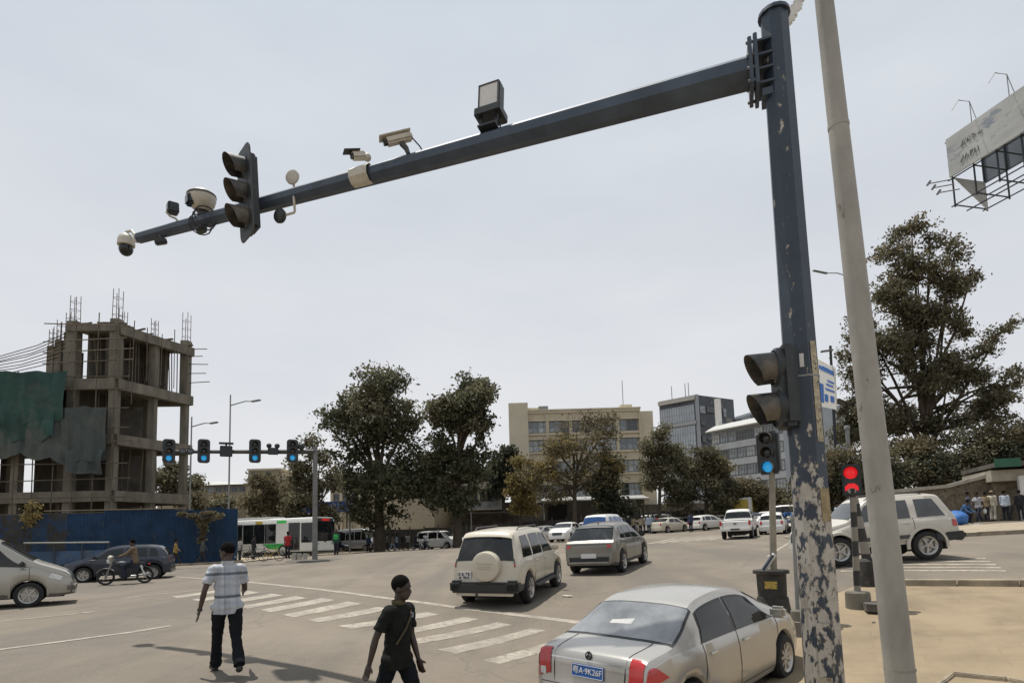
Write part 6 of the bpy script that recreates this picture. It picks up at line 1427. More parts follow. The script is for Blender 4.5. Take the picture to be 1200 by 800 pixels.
# formwork props under the top slab, seen against the sky
for i in range(13):
    p = Q(rnd.uniform(.8, 2.4), .4+i*.48); MB().tube([(p.x, p.y, lv[2]), (p.x+rnd.uniform(-.5, .5), p.y, lv[3]-.5)], .05, 6).build('prop', M_wood, bld)
    r = .5+i*.5; l = rnd.uniform(.0, .5); p = Q(l, r); MB().tube([(p.x, p.y, lv[2]), (p.x+rnd.uniform(-.12, .12), p.y, lv[3]-.5)], .05, 6).build('prop', M_wood, bld)
for i in range(10):
    p = Q(.5+rnd.uniform(0, 2.2), .5+i*.6); MB().tube([(p.x, p.y, lv[2]), (p.x+rnd.uniform(-.3, .3), p.y, lv[3]-.5)], .045, 6).build('prop', M_wood, bld)
for i in range(26):                                        # planks and offcuts left along the slab edges
    if i < 12: p = Q(-.2+rnd.uniform(0, 3.6), -.3+rnd.uniform(-.1, .2)); z = lv[3]+.06
    elif i < 18: p = Q(-.3, rnd.uniform(0, DR)); z = lv[3]+.06
    else: p = Q(rnd.uniform(3.6, 9), -.2); z = lv[2]+.08
    MB().box((p.x, p.y, z), (rnd.uniform(.5, 1.6), rnd.uniform(.08, .2), rnd.uniform(.06, .22)), Matrix.Rotation(rnd.uniform(-.4, .4), 3, 'Z') @ Matrix.Rotation(rnd.uniform(-.12, .12), 3, 'Y')).build('formwork_plank', M_wood, bld)
for i in range(14):
    q = rnd.choice((0, 1, 2)); p = Q(rnd.uniform(.2, 2.4), rnd.uniform(.6, 6)); z0 = (0, lv[0], lv[1])[q]; MB().tube([(p.x, p.y, z0), (p.x+rnd.uniform(-.2, .2), p.y, lv[q]-.45)], .05, 6).build('prop', M_wood, bld)
# scaffold
def sc_pole(a, b, r=.045): return MB().tube([a, b], r, 6).build('scaffold_pole', M_wood, bld)
for l in np.arange(-.6, 30, 1.5):
    p = Q(l, 0)+oL*1.1; sc_pole(p+Vector((rnd.uniform(-.1, .1), 0, 0)), p+Vector((rnd.uniform(-.2, .2), 0, (lv[3] if l < 4 else lv[2])+rnd.uniform(-.6, .8))))
for z in (2.6, 4.2, 5.4, 6.9, 8.1, 9.9, 11.0, 12.6, 14.2, 15.2, 16.6, 17.5, 18.4, 19.4):
    L0 = -1.9+rnd.uniform(-.5, .4)
    if z > 15.9: L1 = 5
    else: L1 = 30
    a = Q(L0, 0)+oL*1.2+Vector((0, 0, z)); b = Q(L1, 0)+oL*1.2+Vector((0, 0, z+rnd.uniform(-.3, .3))); sc_pole(a, b)
for i, z in enumerate((lv[2]+1.2, lv[2]+2.1, lv[2]+3.0, lv[3]-.9, lv[3]-.2)):
    p = Q(-.5, DR)+oR*.3; sc_pole(p+Vector((-.6, 0, z)), p+Vector((1.3+rnd.uniform(-.5, .4), 0, z+rnd.uniform(-.1, .1))), .04)
for r in np.arange(.8, DR, 1.3):
    p = Q(0, r)+oR*.9; sc_pole(p+Vector((0, 0, lv[2]-2.0 if r < 2 else lv[2]+.2)), p+Vector((rnd.uniform(-.1, .1), 0, lv[3]-.2+rnd.uniform(-.2, 1.2))), .04)
# rebar cages on the column heads
M_rebar = mat('rusty_rebar', (.10, .065, .045), .8, .4, .3, 8)
def cage(l, r, z, h, w=.26):
    p = Q(l, r); mb = MB()
    for sx in (-1, 1):
        for sy in (-1, 1): mb.tube([(p.x+sx*w, p.y+sy*w, z), (p.x+sx*w*rnd.uniform(.85, 1.1), p.y+sy*w, z+h*rnd.uniform(.85, 1.05))], .028, 5)
    for q in range(3):
        zz2 = z+h*(.15+.28*q); mb.tube([(p.x+a*w, p.y+b*w, zz2) for a, b in ((-1, -1), (1, -1), (1, 1), (-1, 1), (-1, -1))], .018, 4)
    mb.build('rebar_cage', M_rebar, bld)
cage(0, 0, lv[3]+.5, 2.6); cage(3.4, 0, lv[3]+.3, 2.4); cage(0, DR, lv[3]+.6, 2.7); cage(0, 3.4, lv[3], 1.7, .2); cage(1.9, 2.5, lv[3], 2.3, .22); cage(4.3, .5, lv[2]+4.1, 1.8, .2); cage(5.0, .5, lv[2]+3.5, 1.8, .2); cage(5.6, .5, lv[2]+3., 1.6, .2)
for i in range(8):
    a = Q(3.3+i*.25, .2)+Vector((0, 0, lv[3]-.1-i*.42)); b = Q(9.4+i*.3-.2*(i % 3), -.2)+Vector((0, 0, lv[2]+1.9-i*.22)); mb = MB(); m_ = a.lerp(b, .5)+Vector((0, 0, -.25)); mb.tube([a, m_, b], .035, 5); mb.build('leaning_bar', M_rebar, bld)
for i in range(6):
    p = Q(5+rnd.uniform(0, 4), .4+rnd.uniform(0, 1)); MB().box((p.x, p.y, lv[2]+.25), (rnd.uniform(.5, 1.3), .6, rnd.uniform(.3, .8)), Matrix.Rotation(rnd.uniform(-.6, .6), 3, 'Z')).build('material_pile', M_concd, bld)
M_net = mat('green_netting', (.020, .060, .050), .85, 0, .35, .5, .3, dust=(.085, .09, .08), dust_lo=.55, dust_hi=.75)
M_net2 = mat('grey_netting', (.048, .062, .060), .85, 0, .35, .5, .3, dust=(.10, .10, .085), dust_lo=.5, dust_hi=.75)
def net(l0, l1, zt_, zb_, m, seed, sag=.5):
    r = random.Random(seed); rows = []; n1, n2 = 110, 18; ph = [r.uniform(0, 6) for _ in range(6)]
    for i in range(n1+1):
        l = l0+(l1-l0)*i/n1; row = []
        for j in range(n2+1):
            f = j/n2; bay = (l*.42+ph[0]) % 1; sg_ = sag*4*bay*(1-bay); z = zt_-sg_*.4*(1-f)-(zt_-zb_)*f-sg_*(f**2)*.9+.3*sin(l*.7+ph[1])*f
            o = 1.25+.05*(seed % 3)+.26*abs(sin(l*1.05+1.3*f+ph[2]))*(.35+f)+.16*abs(sin(l*2.7-1.1*f+ph[3]))+.07*abs(sin(l*6.1+.7*f+ph[4]))+.08*sin(f*5+l*.6+ph[5])
            p = Q(l, 0)+oL*o; row.append((p.x, p.y, z))
        rows.append(row)
    return MB().grid(rows).build('netting', m, bld, 1.2, solid=.012)
net(2.9, 30, lv[2]+.45, lv[1]+1.0, M_net, 1, .5); net(3.6, 15, lv[1]+3.0, lv[1]-.2, M_net, 4, .7); net(-.3, 9.5, lv[1]+2.1, lv[1]-1.9, M_net2, 3, .5); net(8.5, 30, lv[1]+1.9, lv[1]-1.6, M_net2, 6, .6); net(-.2, 2.6, lv[1]-1.4, lv[0]+1.6, M_net2, 5, .2)

# hoarding of blue sheets, one panel after another
M_hoard = mat('blue_sheet', (.018, .052, .115), .6, .05, .35, .8, .15, rust=(.06, .07, .085), rust_t=.60, dust=(.085, .085, .08), dust_lo=.56, dust_hi=.85); M_hoard2 = mat('dull_sheet', (.055, .055, .052), .8, 0, .35, .7, .2, rust=(.03, .06, .12), rust_t=.52)
hp = [Vector(XY(px, py, s)) for px, py, s in ((-40, 668, 17), (60, 666, 17), (140, 663, 16.3), (205, 660.5, 15.8), (278, 657.5, 15.4))]
ht = thing('hoarding', 'long blue corrugated sheet hoarding in front of the unfinished building', 'fence', hp[2])
def along(f):
    tot = [(b-a).length for a, b in zip(hp[:-1], hp[1:])]; d = f*sum(tot)
    for a, b, L in zip(hp[:-1], hp[1:], tot):
        if d <= L: return a.lerp(b, d/L)
        d -= L
    return hp[-1].copy()
NP = 16
for i in range(NP):
    a = along(i/NP); b = along((i+1)/NP+.004); d = (b-a); L = d.length; d.normalize(); n_ = Vector((d.y, -d.x, 0)); nc = 14; low = i < 6
    hh = (4.1 if i >= 8 else 3.7)+rnd.uniform(-.10, .12); y0 = 0.
    rows = []
    for z in (0, hh):
        rows.append([tuple(Vector((a.x, a.y, 0))+d*(L*q/(nc*2))+n_*((.05 if q % 2 else 0)+.03*(i % 2))+Vector((0, 0, g(*(a+d*(L*q/(nc*2)))[:2])-a.z*0+z))-hp[2]) for q in range(nc*2+1)])
    MB().grid(rows).build('sheet_panel', M_hoard2 if i in (0, 2, 3, 5) else M_hoard, ht, .3, solid=.012)
    if i % 2 == 0: p = a-hp[2]; MB().tube([(p.x, p.y+.12, -.2), (p.x, p.y+.12, hh+.15)], .05, 6).build('post', M_wood, ht)
a = along(.30)-hp[2]; b = along(.80)-hp[2]; MB().tube([a+Vector((0, -.12, 3.95)), b+Vector((0, -.12, 4.15))], .05, 6).build('top_rail', M_wood, ht)
# pipe barrier before the hoarding
p0 = Vector(PS(28, 636, 18)); p1 = Vector(PS(128, 635, 17.6)); z0_ = g(p0.x, p0.y)
t = thing('pipe_barrier', 'long pale pipe barrier between the grey van and the hoarding', 'barrier', (p0.x, p0.y, z0_))
MB().tube([(0, 0, p0.z-z0_), tuple(p1-Vector((p0.x, p0.y, z0_)))], .05, 8).build('rail', M_grey, t)
for f in (0.02, .35, .68, .99):
    q = (p1-p0)*f; MB().tube([(q.x, q.y, -.1), (q.x, q.y, p0.z-z0_+q.z)], .035, 8).build('post', M_darkm, t)
MB().prism([(0, .25), ((p1-p0).length, .25), ((p1-p0).length, 1.15), (0, 1.15)], (0, .12, 0), Vector((p1.x-p0.x, p1.y-p0.y, 0)).normalized(), (0, 0, 1), (0, 1, 0), .03).build('blue_panel', M_hoard, t)
# ================================================================ BUILDINGS BEHIND
def bframe(pxl, pxr, s1, s2, zpx=None):
    """frame of a facade from its left to its right end: X along, Y into the depth, Z up, at ground"""
    a = Vector(XY(pxl, 625, s1)); b = Vector(XY(pxr, 625, s2)); a.z = b.z = min(a.z, b.z)-.3; d = (b-a); L = d.length; d.normalize(); n = Vector((-d.y, d.x, 0))
    if n.y < 0: n = -n
    return Matrix(((d.x, n.x, 0, a.x), (d.y, n.y, 0, a.y), (0, 0, 1, a.z), (0, 0, 0, 1))), L
def hz_of(px, py, s, M):                                     # height above the frame's ground of a pixel at scale s
    return PS(px, py, s)[2]-M.translation.z
M_creamw = mat('cream_render', (.50, .435, .32), .9, 0, .10, .5, .1, dust=(.34, .29, .21), dust_lo=.55, dust_hi=.8)
M_cream2 = mat('pale_render', (.56, .50, .38), .9, 0, .10, .4, .1)
M_frame = mat('window_frame_grey', (.20, .21, .21), .6, 0, .15, 3)
M_pane = mat('window_pane', (.19, .215, .24), .12, 0, .5, .9, spec=.7)
M_paned = mat('window_pane_dark', (.03, .034, .038), .12, 0, .4, .9, spec=.7)
M_curt = mat('curtained_pane', (.36, .38, .39), .3, 0, .4, 1.4)
def window_mesh(w, h, nx=2, nz=2, f=.06, d=.08):
    mb = MB()
    for i in range(nx+1): mb.box((-w/2+w*i/nx, -.01, 0), (f, d, h+f-.004))
    for j in range(nz+1): mb.box((0, .002, -h/2+h*j/nz), (w+f, d-.01, f*.9))
    return mb
def windows(t, spec, pane_pool, nm='window'):
    """spec: list of (x, y, z, w, h, nx, nz): each window its own part with its pane below it"""
    cache = {}; r = random.Random(4)
    for (x, y, z, w, h, nx, nz, rz) in spec:
        k = (round(w, 3), round(h, 3), nx, nz)
        if k not in cache:
            a = window_mesh(w, h, nx, nz).build(nm, M_frame, t); b = MB().box((0, .03, 0), (w-.02, .03, h-.02)).build('pane', pane_pool[0], a); cache[k] = (a, b); o, p = a, b
        else:
            o = cache[k][0].copy(); COL.objects.link(o); o.parent = t; p = cache[k][1].copy(); COL.objects.link(p); p.parent = o
        o.location = (x, y, z); o.rotation_euler = (0, 0, rz); set_mat(p, r.choice(pane_pool))
def blk(t, x0, x1, y0, y1, z0, z1, nm, m, bevel=0.): return MB().box(((x0+x1)/2, (y0+y1)/2, (z0+z1)/2), (x1-x0, y1-y0, z1-z0)).build(nm, m, t, bevel=bevel)
# ---- cream office block in the middle
S9 = 9.0
M, LBk = bframe(618, 757, 9.0, 9.0); t = thing('office_block', 'cream four storey office block with strip windows and a taller stair tower at its left', 'building', M=M)
hz = lambda py, s=S9: hz_of(690, py, s, M)
top = hz(477); blk(t, 0, LBk, .3, 12, 0, top, 'wall', M_creamw); blk(t, -.15, LBk+.12, .0, 12.2, top, top+.22, 'roof_edge', M_creamw)
bands = [(489.5, 503.5), (512, 526), (538.5, 553), (566, 581)]; zprev = top; sp_ = []
for (a, b) in bands:
    z1, z0 = hz(a), hz(b); blk(t, 0, LBk, .10, .299, z1, zprev-.02, 'spandrel', M_creamw); blk(t, -.05, LBk+.02, -.12, .10, z1+.02, z1+.16, 'ledge', M_cream2); blk(t, -.05, LBk+.02, -.10, .10, zprev-.30, zprev-.14, 'ledge', M_cream2); zprev = z0
    nwin = 10; ww = (LBk-.8)/nwin
    for i in range(nwin): sp_.append((.4+ww*(i+.5), .18, (z0+z1)/2, ww-.06, z1-z0-.08, 2, 2, 0))
blk(t, 0, LBk, .10, .299, hz(590), zprev-.02, 'spandrel', M_creamw)
for i in range(6): blk(t, LBk*i/5-.2 if i else 0, LBk*i/5+.2 if i < 5 else LBk, -.06, .2, 0, top-.5, 'pilaster', M_creamw)
windows(t, sp_, [M_pane, M_pane, M_curt, M_paned, M_curt])
tz = hz(467); blk(t, -2.0, .55, -.4, 6, 0, tz, 'stair_tower', M_cream2); blk(t, .55, 2.0, 1.2, 6, top, hz(470.5), 'roof_room', M_cream2); blk(t, 2.1, 3.4, 2, 5, top+.22, top+1.1, 'roof_tank', M_frame)
blk(t, LBk-2.2, LBk-.6, 2, 5, top+.22, top+1.0, 'roof_room', M_cream2); MB().tube([(LBk-1.6, 3, top+1), (LBk-1.6, 3, top+4.6)], .05, 5).build('mast', M_grey, t)
blk(t, LBk-.0, LBk+1.9, .9, 11, 0, top-.2, 'side_wall', M_cream2)
blk(t, -.5, LBk+.5, -2.6, .1, hz(588), hz(588)+.18, 'canopy', M_cream2); blk(t, 0, LBk, -.02, .28, 0, hz(591), 'shop_wall', M_concd)
M_sgn = mat('pale_sign', (.42, .42, .40), .6, 0, .15, 1.5); M_ink = mat('sign_ink', (.05, .10, .22), .6, 0, .2, 5)
for x0, x1, yy in ((1.2, 4.2, 577), (7.6, 9.4, 578)):
    sgn = blk(t, x0, x1, -2.7, -2.62, hz(588)+.05, hz(yy), 'shop_sign', M_sgn); glyphs('lettering', 9, x1-x0-.4, .45, sgn, (x0+.2, -2.72, hz(588)+.3), (1, 0, 0), M_ink, 3)
# lean-to shop roofs in front
for i, (a, b, y0) in enumerate(((716, 760, 582), (640, 700, 584))):
    M2, L2 = bframe(a, b, 10.3, 10.3); tt = thing('kiosk', ['low kiosk with a pale sloping roof right of the yellowing tree', 'low kiosk with a pale sloping roof under the yellowing tree'][i], 'kiosk', M=M2); zr = PS(a, y0, 10.3)[2]-M2.translation.z
    blk(tt, 0, L2, 1.4, 4, 0, zr-.1, 'wall', M_concd); MB().prism([(-.2, -.35), (3.5, .25), (3.5, .37), (-.2, -.2)], (-.3, 0, zr), (0, 1, 0), (0, 0, 1), (1, 0, 0), L2+.6).build('roof', mat('tin_roof', (.36, .36, .34), .5, .3, .2, 1.2), tt)
    blk(tt, .4, L2*.45, 1.35, 1.4, .9, zr-.6, 'counter_opening', M_under)
# ---- glass tower
def corner_building(name, label, pxl, pxc, pxr, s_c, a1, a2, ztop_px, m1, m2):
    """two faces meeting at a corner: returns frame at the corner; X runs left along face 1, Y right along face 2"""
    c = Vector(XY(pxc, 620, s_c)); c.z -= .5
    def reach(px, ang):
        d = Vector((sin(radians(ang)), cos(radians(ang)), 0)); r_ = ray(px, 600); k = r_[0]/r_[1]
        return d, (k*c.y-c.x)/(d.x-k*d.y)
    d1, L1 = reach(pxl, a1); d2, L2 = reach(pxr, a2); t = thing(name, label, 'building', tuple(c)); H_ = PS(pxc, ztop_px, s_c)[2]-c.z
    return t, c, d1, L1, d2, L2, H_
t, c, d1, L1, d2, L2, H_ = corner_building('glass_tower', 'far glass fronted tower with a dark patterned right flank', 779, 824, 868, 5.0, -47, 60, 458.5, None, None)
M_curtw = mat('curtain_wall_blue', (.33, .37, .415), .3, .1, .22, .16, spec=.8); M_dkwall = mat('dark_flank', (.055, .065, .08), .6, 0, .5, .10, rust=(.17, .165, .155), rust_t=.56)
n1 = Vector((d1.y, -d1.x, 0)); n1 = -n1 if n1.y > 0 else n1; n2 = Vector((d2.y, -d2.x, 0)); n2 = n2 if n2.x > 0 else -n2
pts = [Vector((0, 0, 0)), d1*L1, d1*L1+d2*L2, d2*L2]
MB().prism([(p.x, p.y) for p in pts], (0, 0, 0), (1, 0, 0), (0, 1, 0), (0, 0, 1), H_).build('wall', M_dkwall, t)
def face_box(d, n, u0, u1, z0, z1, o0, o1, nm, m): 
    return MB().prism([(u0, z0), (u1, z0), (u1, z1), (u0, z1)], n*o0, d, (0, 0, 1), n, o1-o0).build(nm, m, t)
for k in range(5):
    z1 = H_*(1-.02-.20*k); z0 = z1-H_*.165
    p_ = face_box(d1, n1, .4, L1-.3, z0, z1-(1.6 if k == 0 else 0), .02, .25, 'curtain_wall', M_curtw); mb = MB()
    for i in range(15): q = d1*(.4+(L1-.7)*i/14)+n1*.28; mb.bar(q+Vector((0, 0, z0)), q+Vector((0, 0, z1-(1.6 if k == 0 else 0))), .14, .08)
    for f in (.33, .66): mb.bar(d1*.4+n1*.27+Vector((0, 0, z0+(z1-z0)*f)), d1*(L1-.3)+n1*.27+Vector((0, 0, z0+(z1-z0)*f)), .08, .12)
    mb.build('mullions', mat('mullion_grey', (.26, .28, .30), .5, .2, .1, 2), p_)
    face_box(d1, n1, 0, L1, z0-1.0, z0-.1, .05, .5, 'floor_band', mat('band_grey', (.30, .315, .33), .6, 0, .1, .5))
face_box(d1, n1, 0, L1, H_-1.2, H_-.2, .05, .6, 'parapet_band', mat('band_pale', (.42, .41, .37), .6, 0, .12, .4))
rr = random.Random(12)
for k in range(7):
    for i in range(6):
        if rr.random() < .75: face_box(d2, n2, L2*(.08+.15*i), L2*(.08+.15*i)+rr.uniform(.9, 2.4), H_*(.92-.11*k)-rr.uniform(.8, 2.2), H_*(.92-.11*k), .02, .2+rr.random()*.3, 'window' if rr.random() < .6 else 'wall_panel', rr.choice((M_paned, M_pane, mat('panel_tan', (.22, .205, .18), .7, 0, .2, .5))))
face_box(d2, n2, -.2, .5, 0, H_, -.1, .5, 'corner_pier', mat('mullion_grey', (.26, .28, .30), .5, .2, .1, 2))
for f in (.45, .55, .97): q = d1*(L1*f)*.9+d2*3; MB().tube([q+Vector((0, 0, H_)), q+Vector((0, 0, H_+4))], .09, 5).build('mast', M_grey, t)
blk2 = MB().bar(d2*(L2+.9)+Vector((0, 0, 0)), d2*(L2+.9)+Vector((0, 0, H_-5)), 1.6).build('service_shaft', M_dkwall, t)
# ---- rounded white-glass block and one behind it
for lab, pxl, pxr, s_, ytop, dep, nz_, nm in (('pale glazed block with a curved roof edge right of the glass tower', 840, 925, 6.4, 504, 14, 6, 'glazed_block'), ('plain blue grey block far behind the glazed block', 868, 925, 4.2, 486, 20, 5, 'far_block')):
    M2, L2 = bframe(pxl, pxr, s_, s_*1.12); t = thing(nm, lab, 'building', M=M2); H2 = PS(pxl, ytop, s_)[2]-M2.translation.z
    blk(t, 0, L2, .3, dep, 0, H2, 'wall', mat('pale_blue_wall', (.28, .31, .345), .6, 0, .15, .2))
    if nm == 'glazed_block':
        rows = [[(x, -1.0+6*f, H2+1.9*sin(f*pi/2)+x*.0) for f in np.linspace(0, 1, 7)] for x in np.linspace(-.5, L2+.5, 10)]; MB().grid(rows).build('roof', mat('pale_roof', (.40, .40, .38), .6, 0, .1, .4), t, .8, solid=.25)
        blk(t, -.3, .4, 2, 3, H2, H2+6.5, 'chimney', M_white)
    sp_ = []
    for k in range(nz_):
        z1 = H2*(1-k/nz_)-.7; h = H2/nz_-1.5; blk(t, -.1, L2, .0, .299, z1-h-1.35, z1-h-.2, 'spandrel', mat('spandrel_white', (.40, .42, .44), .5, 0, .15, .3)) if z1-h-1.3 > 0 else None
        for i in range(8): sp_.append((L2*(i+.5)/8, .16, z1-h/2, L2/8-.15, h, 3, 2, 0))
    windows(t, sp_, [M_pane, M_curt, M_pane, M_paned])
# ---- balcony house behind the dark trees
M2, L2 = bframe(536, 588, 9.4, 9.4); t = thing('balcony_house', 'three storey house with cream balconies right of the dark evergreens', 'building', M=M2); z = lambda py: PS(560, py, 9.4)[2]-M2.translation.z
blk(t, 0, L2, 1.6, 9, 0, z(549), 'wall', M_creamw); MB().prism([(-1, 0), (10, .9), (10, 1.1), (-1, .25)], (-.5, 0, z(551)), (0, 1, 0), (0, 0, 1), (1, 0, 0), L2+1).build('roof', mat('tin_roof', (.36, .36, .34), .5, .3, .2, 1.2), t)
for k, (a, b) in enumerate(((564, 570.5), (588, 596))):
    blk(t, -.1, L2+.1, -.2, 1.6, z(b)-.15, z(b)+.02, 'balcony_floor', M_cream2); blk(t, -.1, L2+.1, -.2, -.08, z(b)+.02, z(a), 'balcony_front', M_cream2 if k == 0 else M_sgn)
    for f in (.02, .5, .98): blk(t, L2*f-.14, L2*f+.14, -.05, .25, z(b)+.02, z(549 if k == 0 else 572), 'balcony_post', M_cream2)
windows(t, [(L2*f, 1.56, z(yy), 1.3, 1.4, 2, 2, 0) for f in (.2, .5, .8) for yy in (557, 579)], [M_paned, M_pane])
ls = [o for o in t.children if o.name.startswith('balcony_front')][-1]
glyphs('lettering', 16, L2-.6, .55, ls, (.3, -.22, z(596)+.2), (1, 0, 0), M_ink, 9)
blk(t, -1, L2+2.4, -2.4, .4, z(602), z(602)+.14, 'awning', M_concd); blk(t, 0, L2, .9, 1.6, 0, z(600), 'shop_wall', M_concd)
# ---- cream building seen between the thin tree and the evergreens, with a blue fascia
M2, L2 = bframe(388, 432, 9.0, 9.2); t = thing('shop_building', 'cream shop building with a blue fascia left of the broad evergreen', 'building', M=M2); z = lambda py: PS(410, py, 9.1)[2]-M2.translation.z
blk(t, 0, L2+9, .4, 9, 0, z(558), 'wall', M_creamw); blk(t, -.3, L2+9.3, -.1, 9, z(558), z(558)+.3, 'roof_edge', M_cream2)
for i in range(5): blk(t, L2*i/4-.18, L2*i/4+.18, .1, .4, 0, z(559), 'pilaster', M_cream2)
windows(t, [(L2*(i+.5)/4, .36, z(yy), .95, 1.3, 2, 2, 0) for i in range(4) for yy in (567, 583)], [M_paned, M_pane])
M3, L3 = bframe(350, 412, 10.2, 10.2); t = thing('shop_sign', 'long blue shop sign with white lettering above the bus', 'sign', M=M3); zb_ = PS(350, 601, 10.2)[2]-M3.translation.z
blk(t, 0, L3, 0, .2, zb_, zb_+1.25, 'board', mat('sign_blue', (.02, .07, .26), .5, 0, .2, 2)); glyphs('lettering', 12, L3-.6, .75, t, (.3, -.03, zb_+.25), (1, 0, 0), mat('sign_white', (.36, .42, .55), .6, 0, .2, 4), 21)
for f in (.1, .9): blk(t, L3*f-.06, L3*f+.06, .2, .35, 0, zb_+1.2, 'post', M_darkm)
# ---- beige flat-roofed block and the pale hipped roof on the far left
M2, L2 = bframe(290, 346, 8.0, 8.0); t = thing('flat_roof_house', 'beige flat roofed house with a raised corner room above the bus', 'building', M=M2); z = lambda py: PS(318, py, 8.0)[2]-M2.translation.z
M_bei = mat('beige_render', (.29, .255, .19), .9, 0, .15, .4, .1)
blk(t, 0, 4.8, 0, 8, 0, z(549.5), 'corner_room', M_bei); blk(t, 4.8, L2, .5, 9, 0, z(561), 'wall', M_bei); blk(t, -.15, 4.9, -.15, 8.1, z(549.5), z(549.5)+.25, 'roof_edge', M_cream2); blk(t, 4.9, L2+.1, .35, 9, z(561), z(561)+.22, 'roof_edge', M_cream2)
windows(t, [(2.9, -.02, z(555.5), .6, 1.0, 1, 2, 0), (.9, -.02, z(556), .7, 1.1, 1, 2, 0), (.9, -.02, z(572), .7, 1.1, 1, 2, 0), (3.4, -.02, z(572), .7, 1.1, 1, 2, 0), (6.2, .48, z(572), .8, 1.0, 1, 2, 0)], [M_paned, M_pane])
M2, L2 = bframe(205, 288, 7.0, 7.0); t = thing('long_house', 'long beige house under a pale hipped metal roof far left', 'building', M=M2); z = lambda py: PS(245, py, 7.0)[2]-M2.translation.z
blk(t, 0, L2, 0, 8, 0, z(567), 'wall', M_bei); zr = z(568)
MB().add([(-.6, -.8, zr), (L2+.6, -.8, zr), (L2+.6, 9, zr), (-.6, 9, zr), (L2*.38, 4, z(560.5)), (L2*.62, 4, z(561.5))], [(0, 1, 5, 4), (1, 2, 5), (2, 3, 4, 5), (3, 0, 4), (3, 2, 1, 0)]).build('roof', mat('pale_metal_roof', (.40, .40, .38), .5, .2, .15, .6), t)
windows(t, [(L2*(i+.5)/9, -.02, z(573), 1.0, .9, 2, 1, 0) for i in range(9)], [M_paned, M_pane])
blk(t, -1, L2, -3.5, -3.3, 0, z(582), 'yard_wall', M_bei)
# ---- dark fence along the far side of the junction
fp = [Vector(XY(px, py, s)) for px, py, s in ((286, 648, 12.0), (425, 641, 10.0), (520, 638, 10.0), (640, 626, 10.2), (765, 618, 10.6), (950, 611, 10.2))]; t = thing('plaza_fence', 'long dark panel fence along the far side of the junction', 'fence', tuple(fp[0])); NPn = 40
M_fence = mat('dark_fence', (.045, .043, .038), .85, 0, .35, .6, .2, rust=(.12, .10, .075), rust_t=.62)
def alongf(P_, f):
    tot = [(b-a).length for a, b in zip(P_[:-1], P_[1:])]; d = f*sum(tot)
    for a, b, L in zip(P_[:-1], P_[1:], tot):
        if d <= L+1e-6: return a.lerp(b, d/L)
        d -= L
    return P_[-1].copy()
for i in range(NPn):
    a = alongf(fp, i/NPn)-fp[0]; b = alongf(fp, (i+1)/NPn)-fp[0]; d = Vector((b.x-a.x, b.y-a.y, 0)); hh = 2.2+.15*rnd.random()
    MB().prism([(0, -.2), (d.length*.97, -.2+(b.z-a.z)), (d.length*.97, hh+(b.z-a.z)), (0, hh)], a, d.normalized(), (0, 0, 1), Vector((-d.y, d.x, 0)).normalized(), .08).build('fence_panel', M_fence, t)
    MB().box((a.x, a.y-.06, a.z+1.2), (.14, .14, 2.7)).build('post', M_concd, t)
for pxa, pxb, yy, s_, lab in ((575, 645, 590, 9.3, 'low concrete yard wall at the left foot of the cream office block'), (752, 960, 592, 9.0, 'long concrete yard wall below the glass tower')):
    M2, L2 = bframe(pxa, pxb, s_, s_); tt = thing('yard_wall', lab, 'wall', M=M2); zt2 = PS(pxa, yy, s_)[2]-M2.translation.z; blk(tt, 0, L2, 0, .3, -.5, zt2, 'masonry', M_concd); blk(tt, -.05, L2+.05, -.06, .36, zt2, zt2+.15, 'coping', M_conc)
# ---- stone wall, guard hut and white post at the right
wp = [Vector(XY(px, py, s)) for px, py, s in ((1040, 620, 17.5), (1090, 615, 18), (1175, 609, 18.6))]
M_stone = mat('stone_wall', (.14, .115, .08), .95, 0, .35, 2.2, .6, rust=(.06, .052, .04), rust_t=.55)
t = thing('stone_wall', 'rough brown stone wall with a pale coping rising to the right', 'wall', tuple(wp[0]))
tops = [PS(1040, 578, 17.5)[2], PS(1115, 571, 18.2)[2], PS(1175, 555.5, 18.6)[2]]; xs_ = [wp[0], wp[1].lerp(wp[2], .3), wp[2]]
for i in range(2):
    a = xs_[i]-wp[0]; b = xs_[i+1]-wp[0]; d = Vector((b.x-a.x, b.y-a.y, 0)); L_d = d.length; d.normalize(); n_ = Vector((-d.y, d.x, 0)); za, zb2 = tops[i]-wp[0].z, tops[i+1]-wp[0].z
    MB().prism([(0, -.5), (L_d, -.5+b.z), (L_d, zb2), (0, za)], Vector((a.x, a.y, 0)), d, (0, 0, 1), n_, .4).build('masonry', M_stone, t)
    MB().prism([(-.02, za), (L_d+.02, zb2), (L_d+.02, zb2+.22), (-.02, za+.22)], Vector((a.x, a.y, 0))-n_*.12, d, (0, 0, 1), n_, .66).build('coping', mat('pale_coping', (.36, .33, .27), .9, 0, .2, 2, .2), t)
hx_ = Vector(XY(1172, 611, 19)); M2 = Matrix.Translation(hx_) @ Matrix.Rotation(-.35, 4, 'Z'); t = thing('gate_house', 'small masonry gate house with a flat overhanging slab and green board at the right edge', 'building', M=M2); z = lambda py: PS(1180, py, 19)[2]-hx_.z
blk(t, 0, 7, .6, 5, 0, z(548), 'wall', M_stone); blk(t, -.2, 7, .0, 5, z(563), z(550), 'lintel', mat('pale_coping', (.36, .33, .27), .9, 0, .2, 2, .2)); blk(t, -.1, 7, -.9, 5.4, z(546.5), z(541.5), 'roof_slab', M_concd); blk(t, -.3, 1.0, -1.0, -.9, z(548), z(538), 'green_board', mat('green_board', (.02, .10, .06), .6, 0, .2, 2))
blk(t, 1.05, 1.35, -.35, -.05, 0, z(558), 'white_post', M_white)

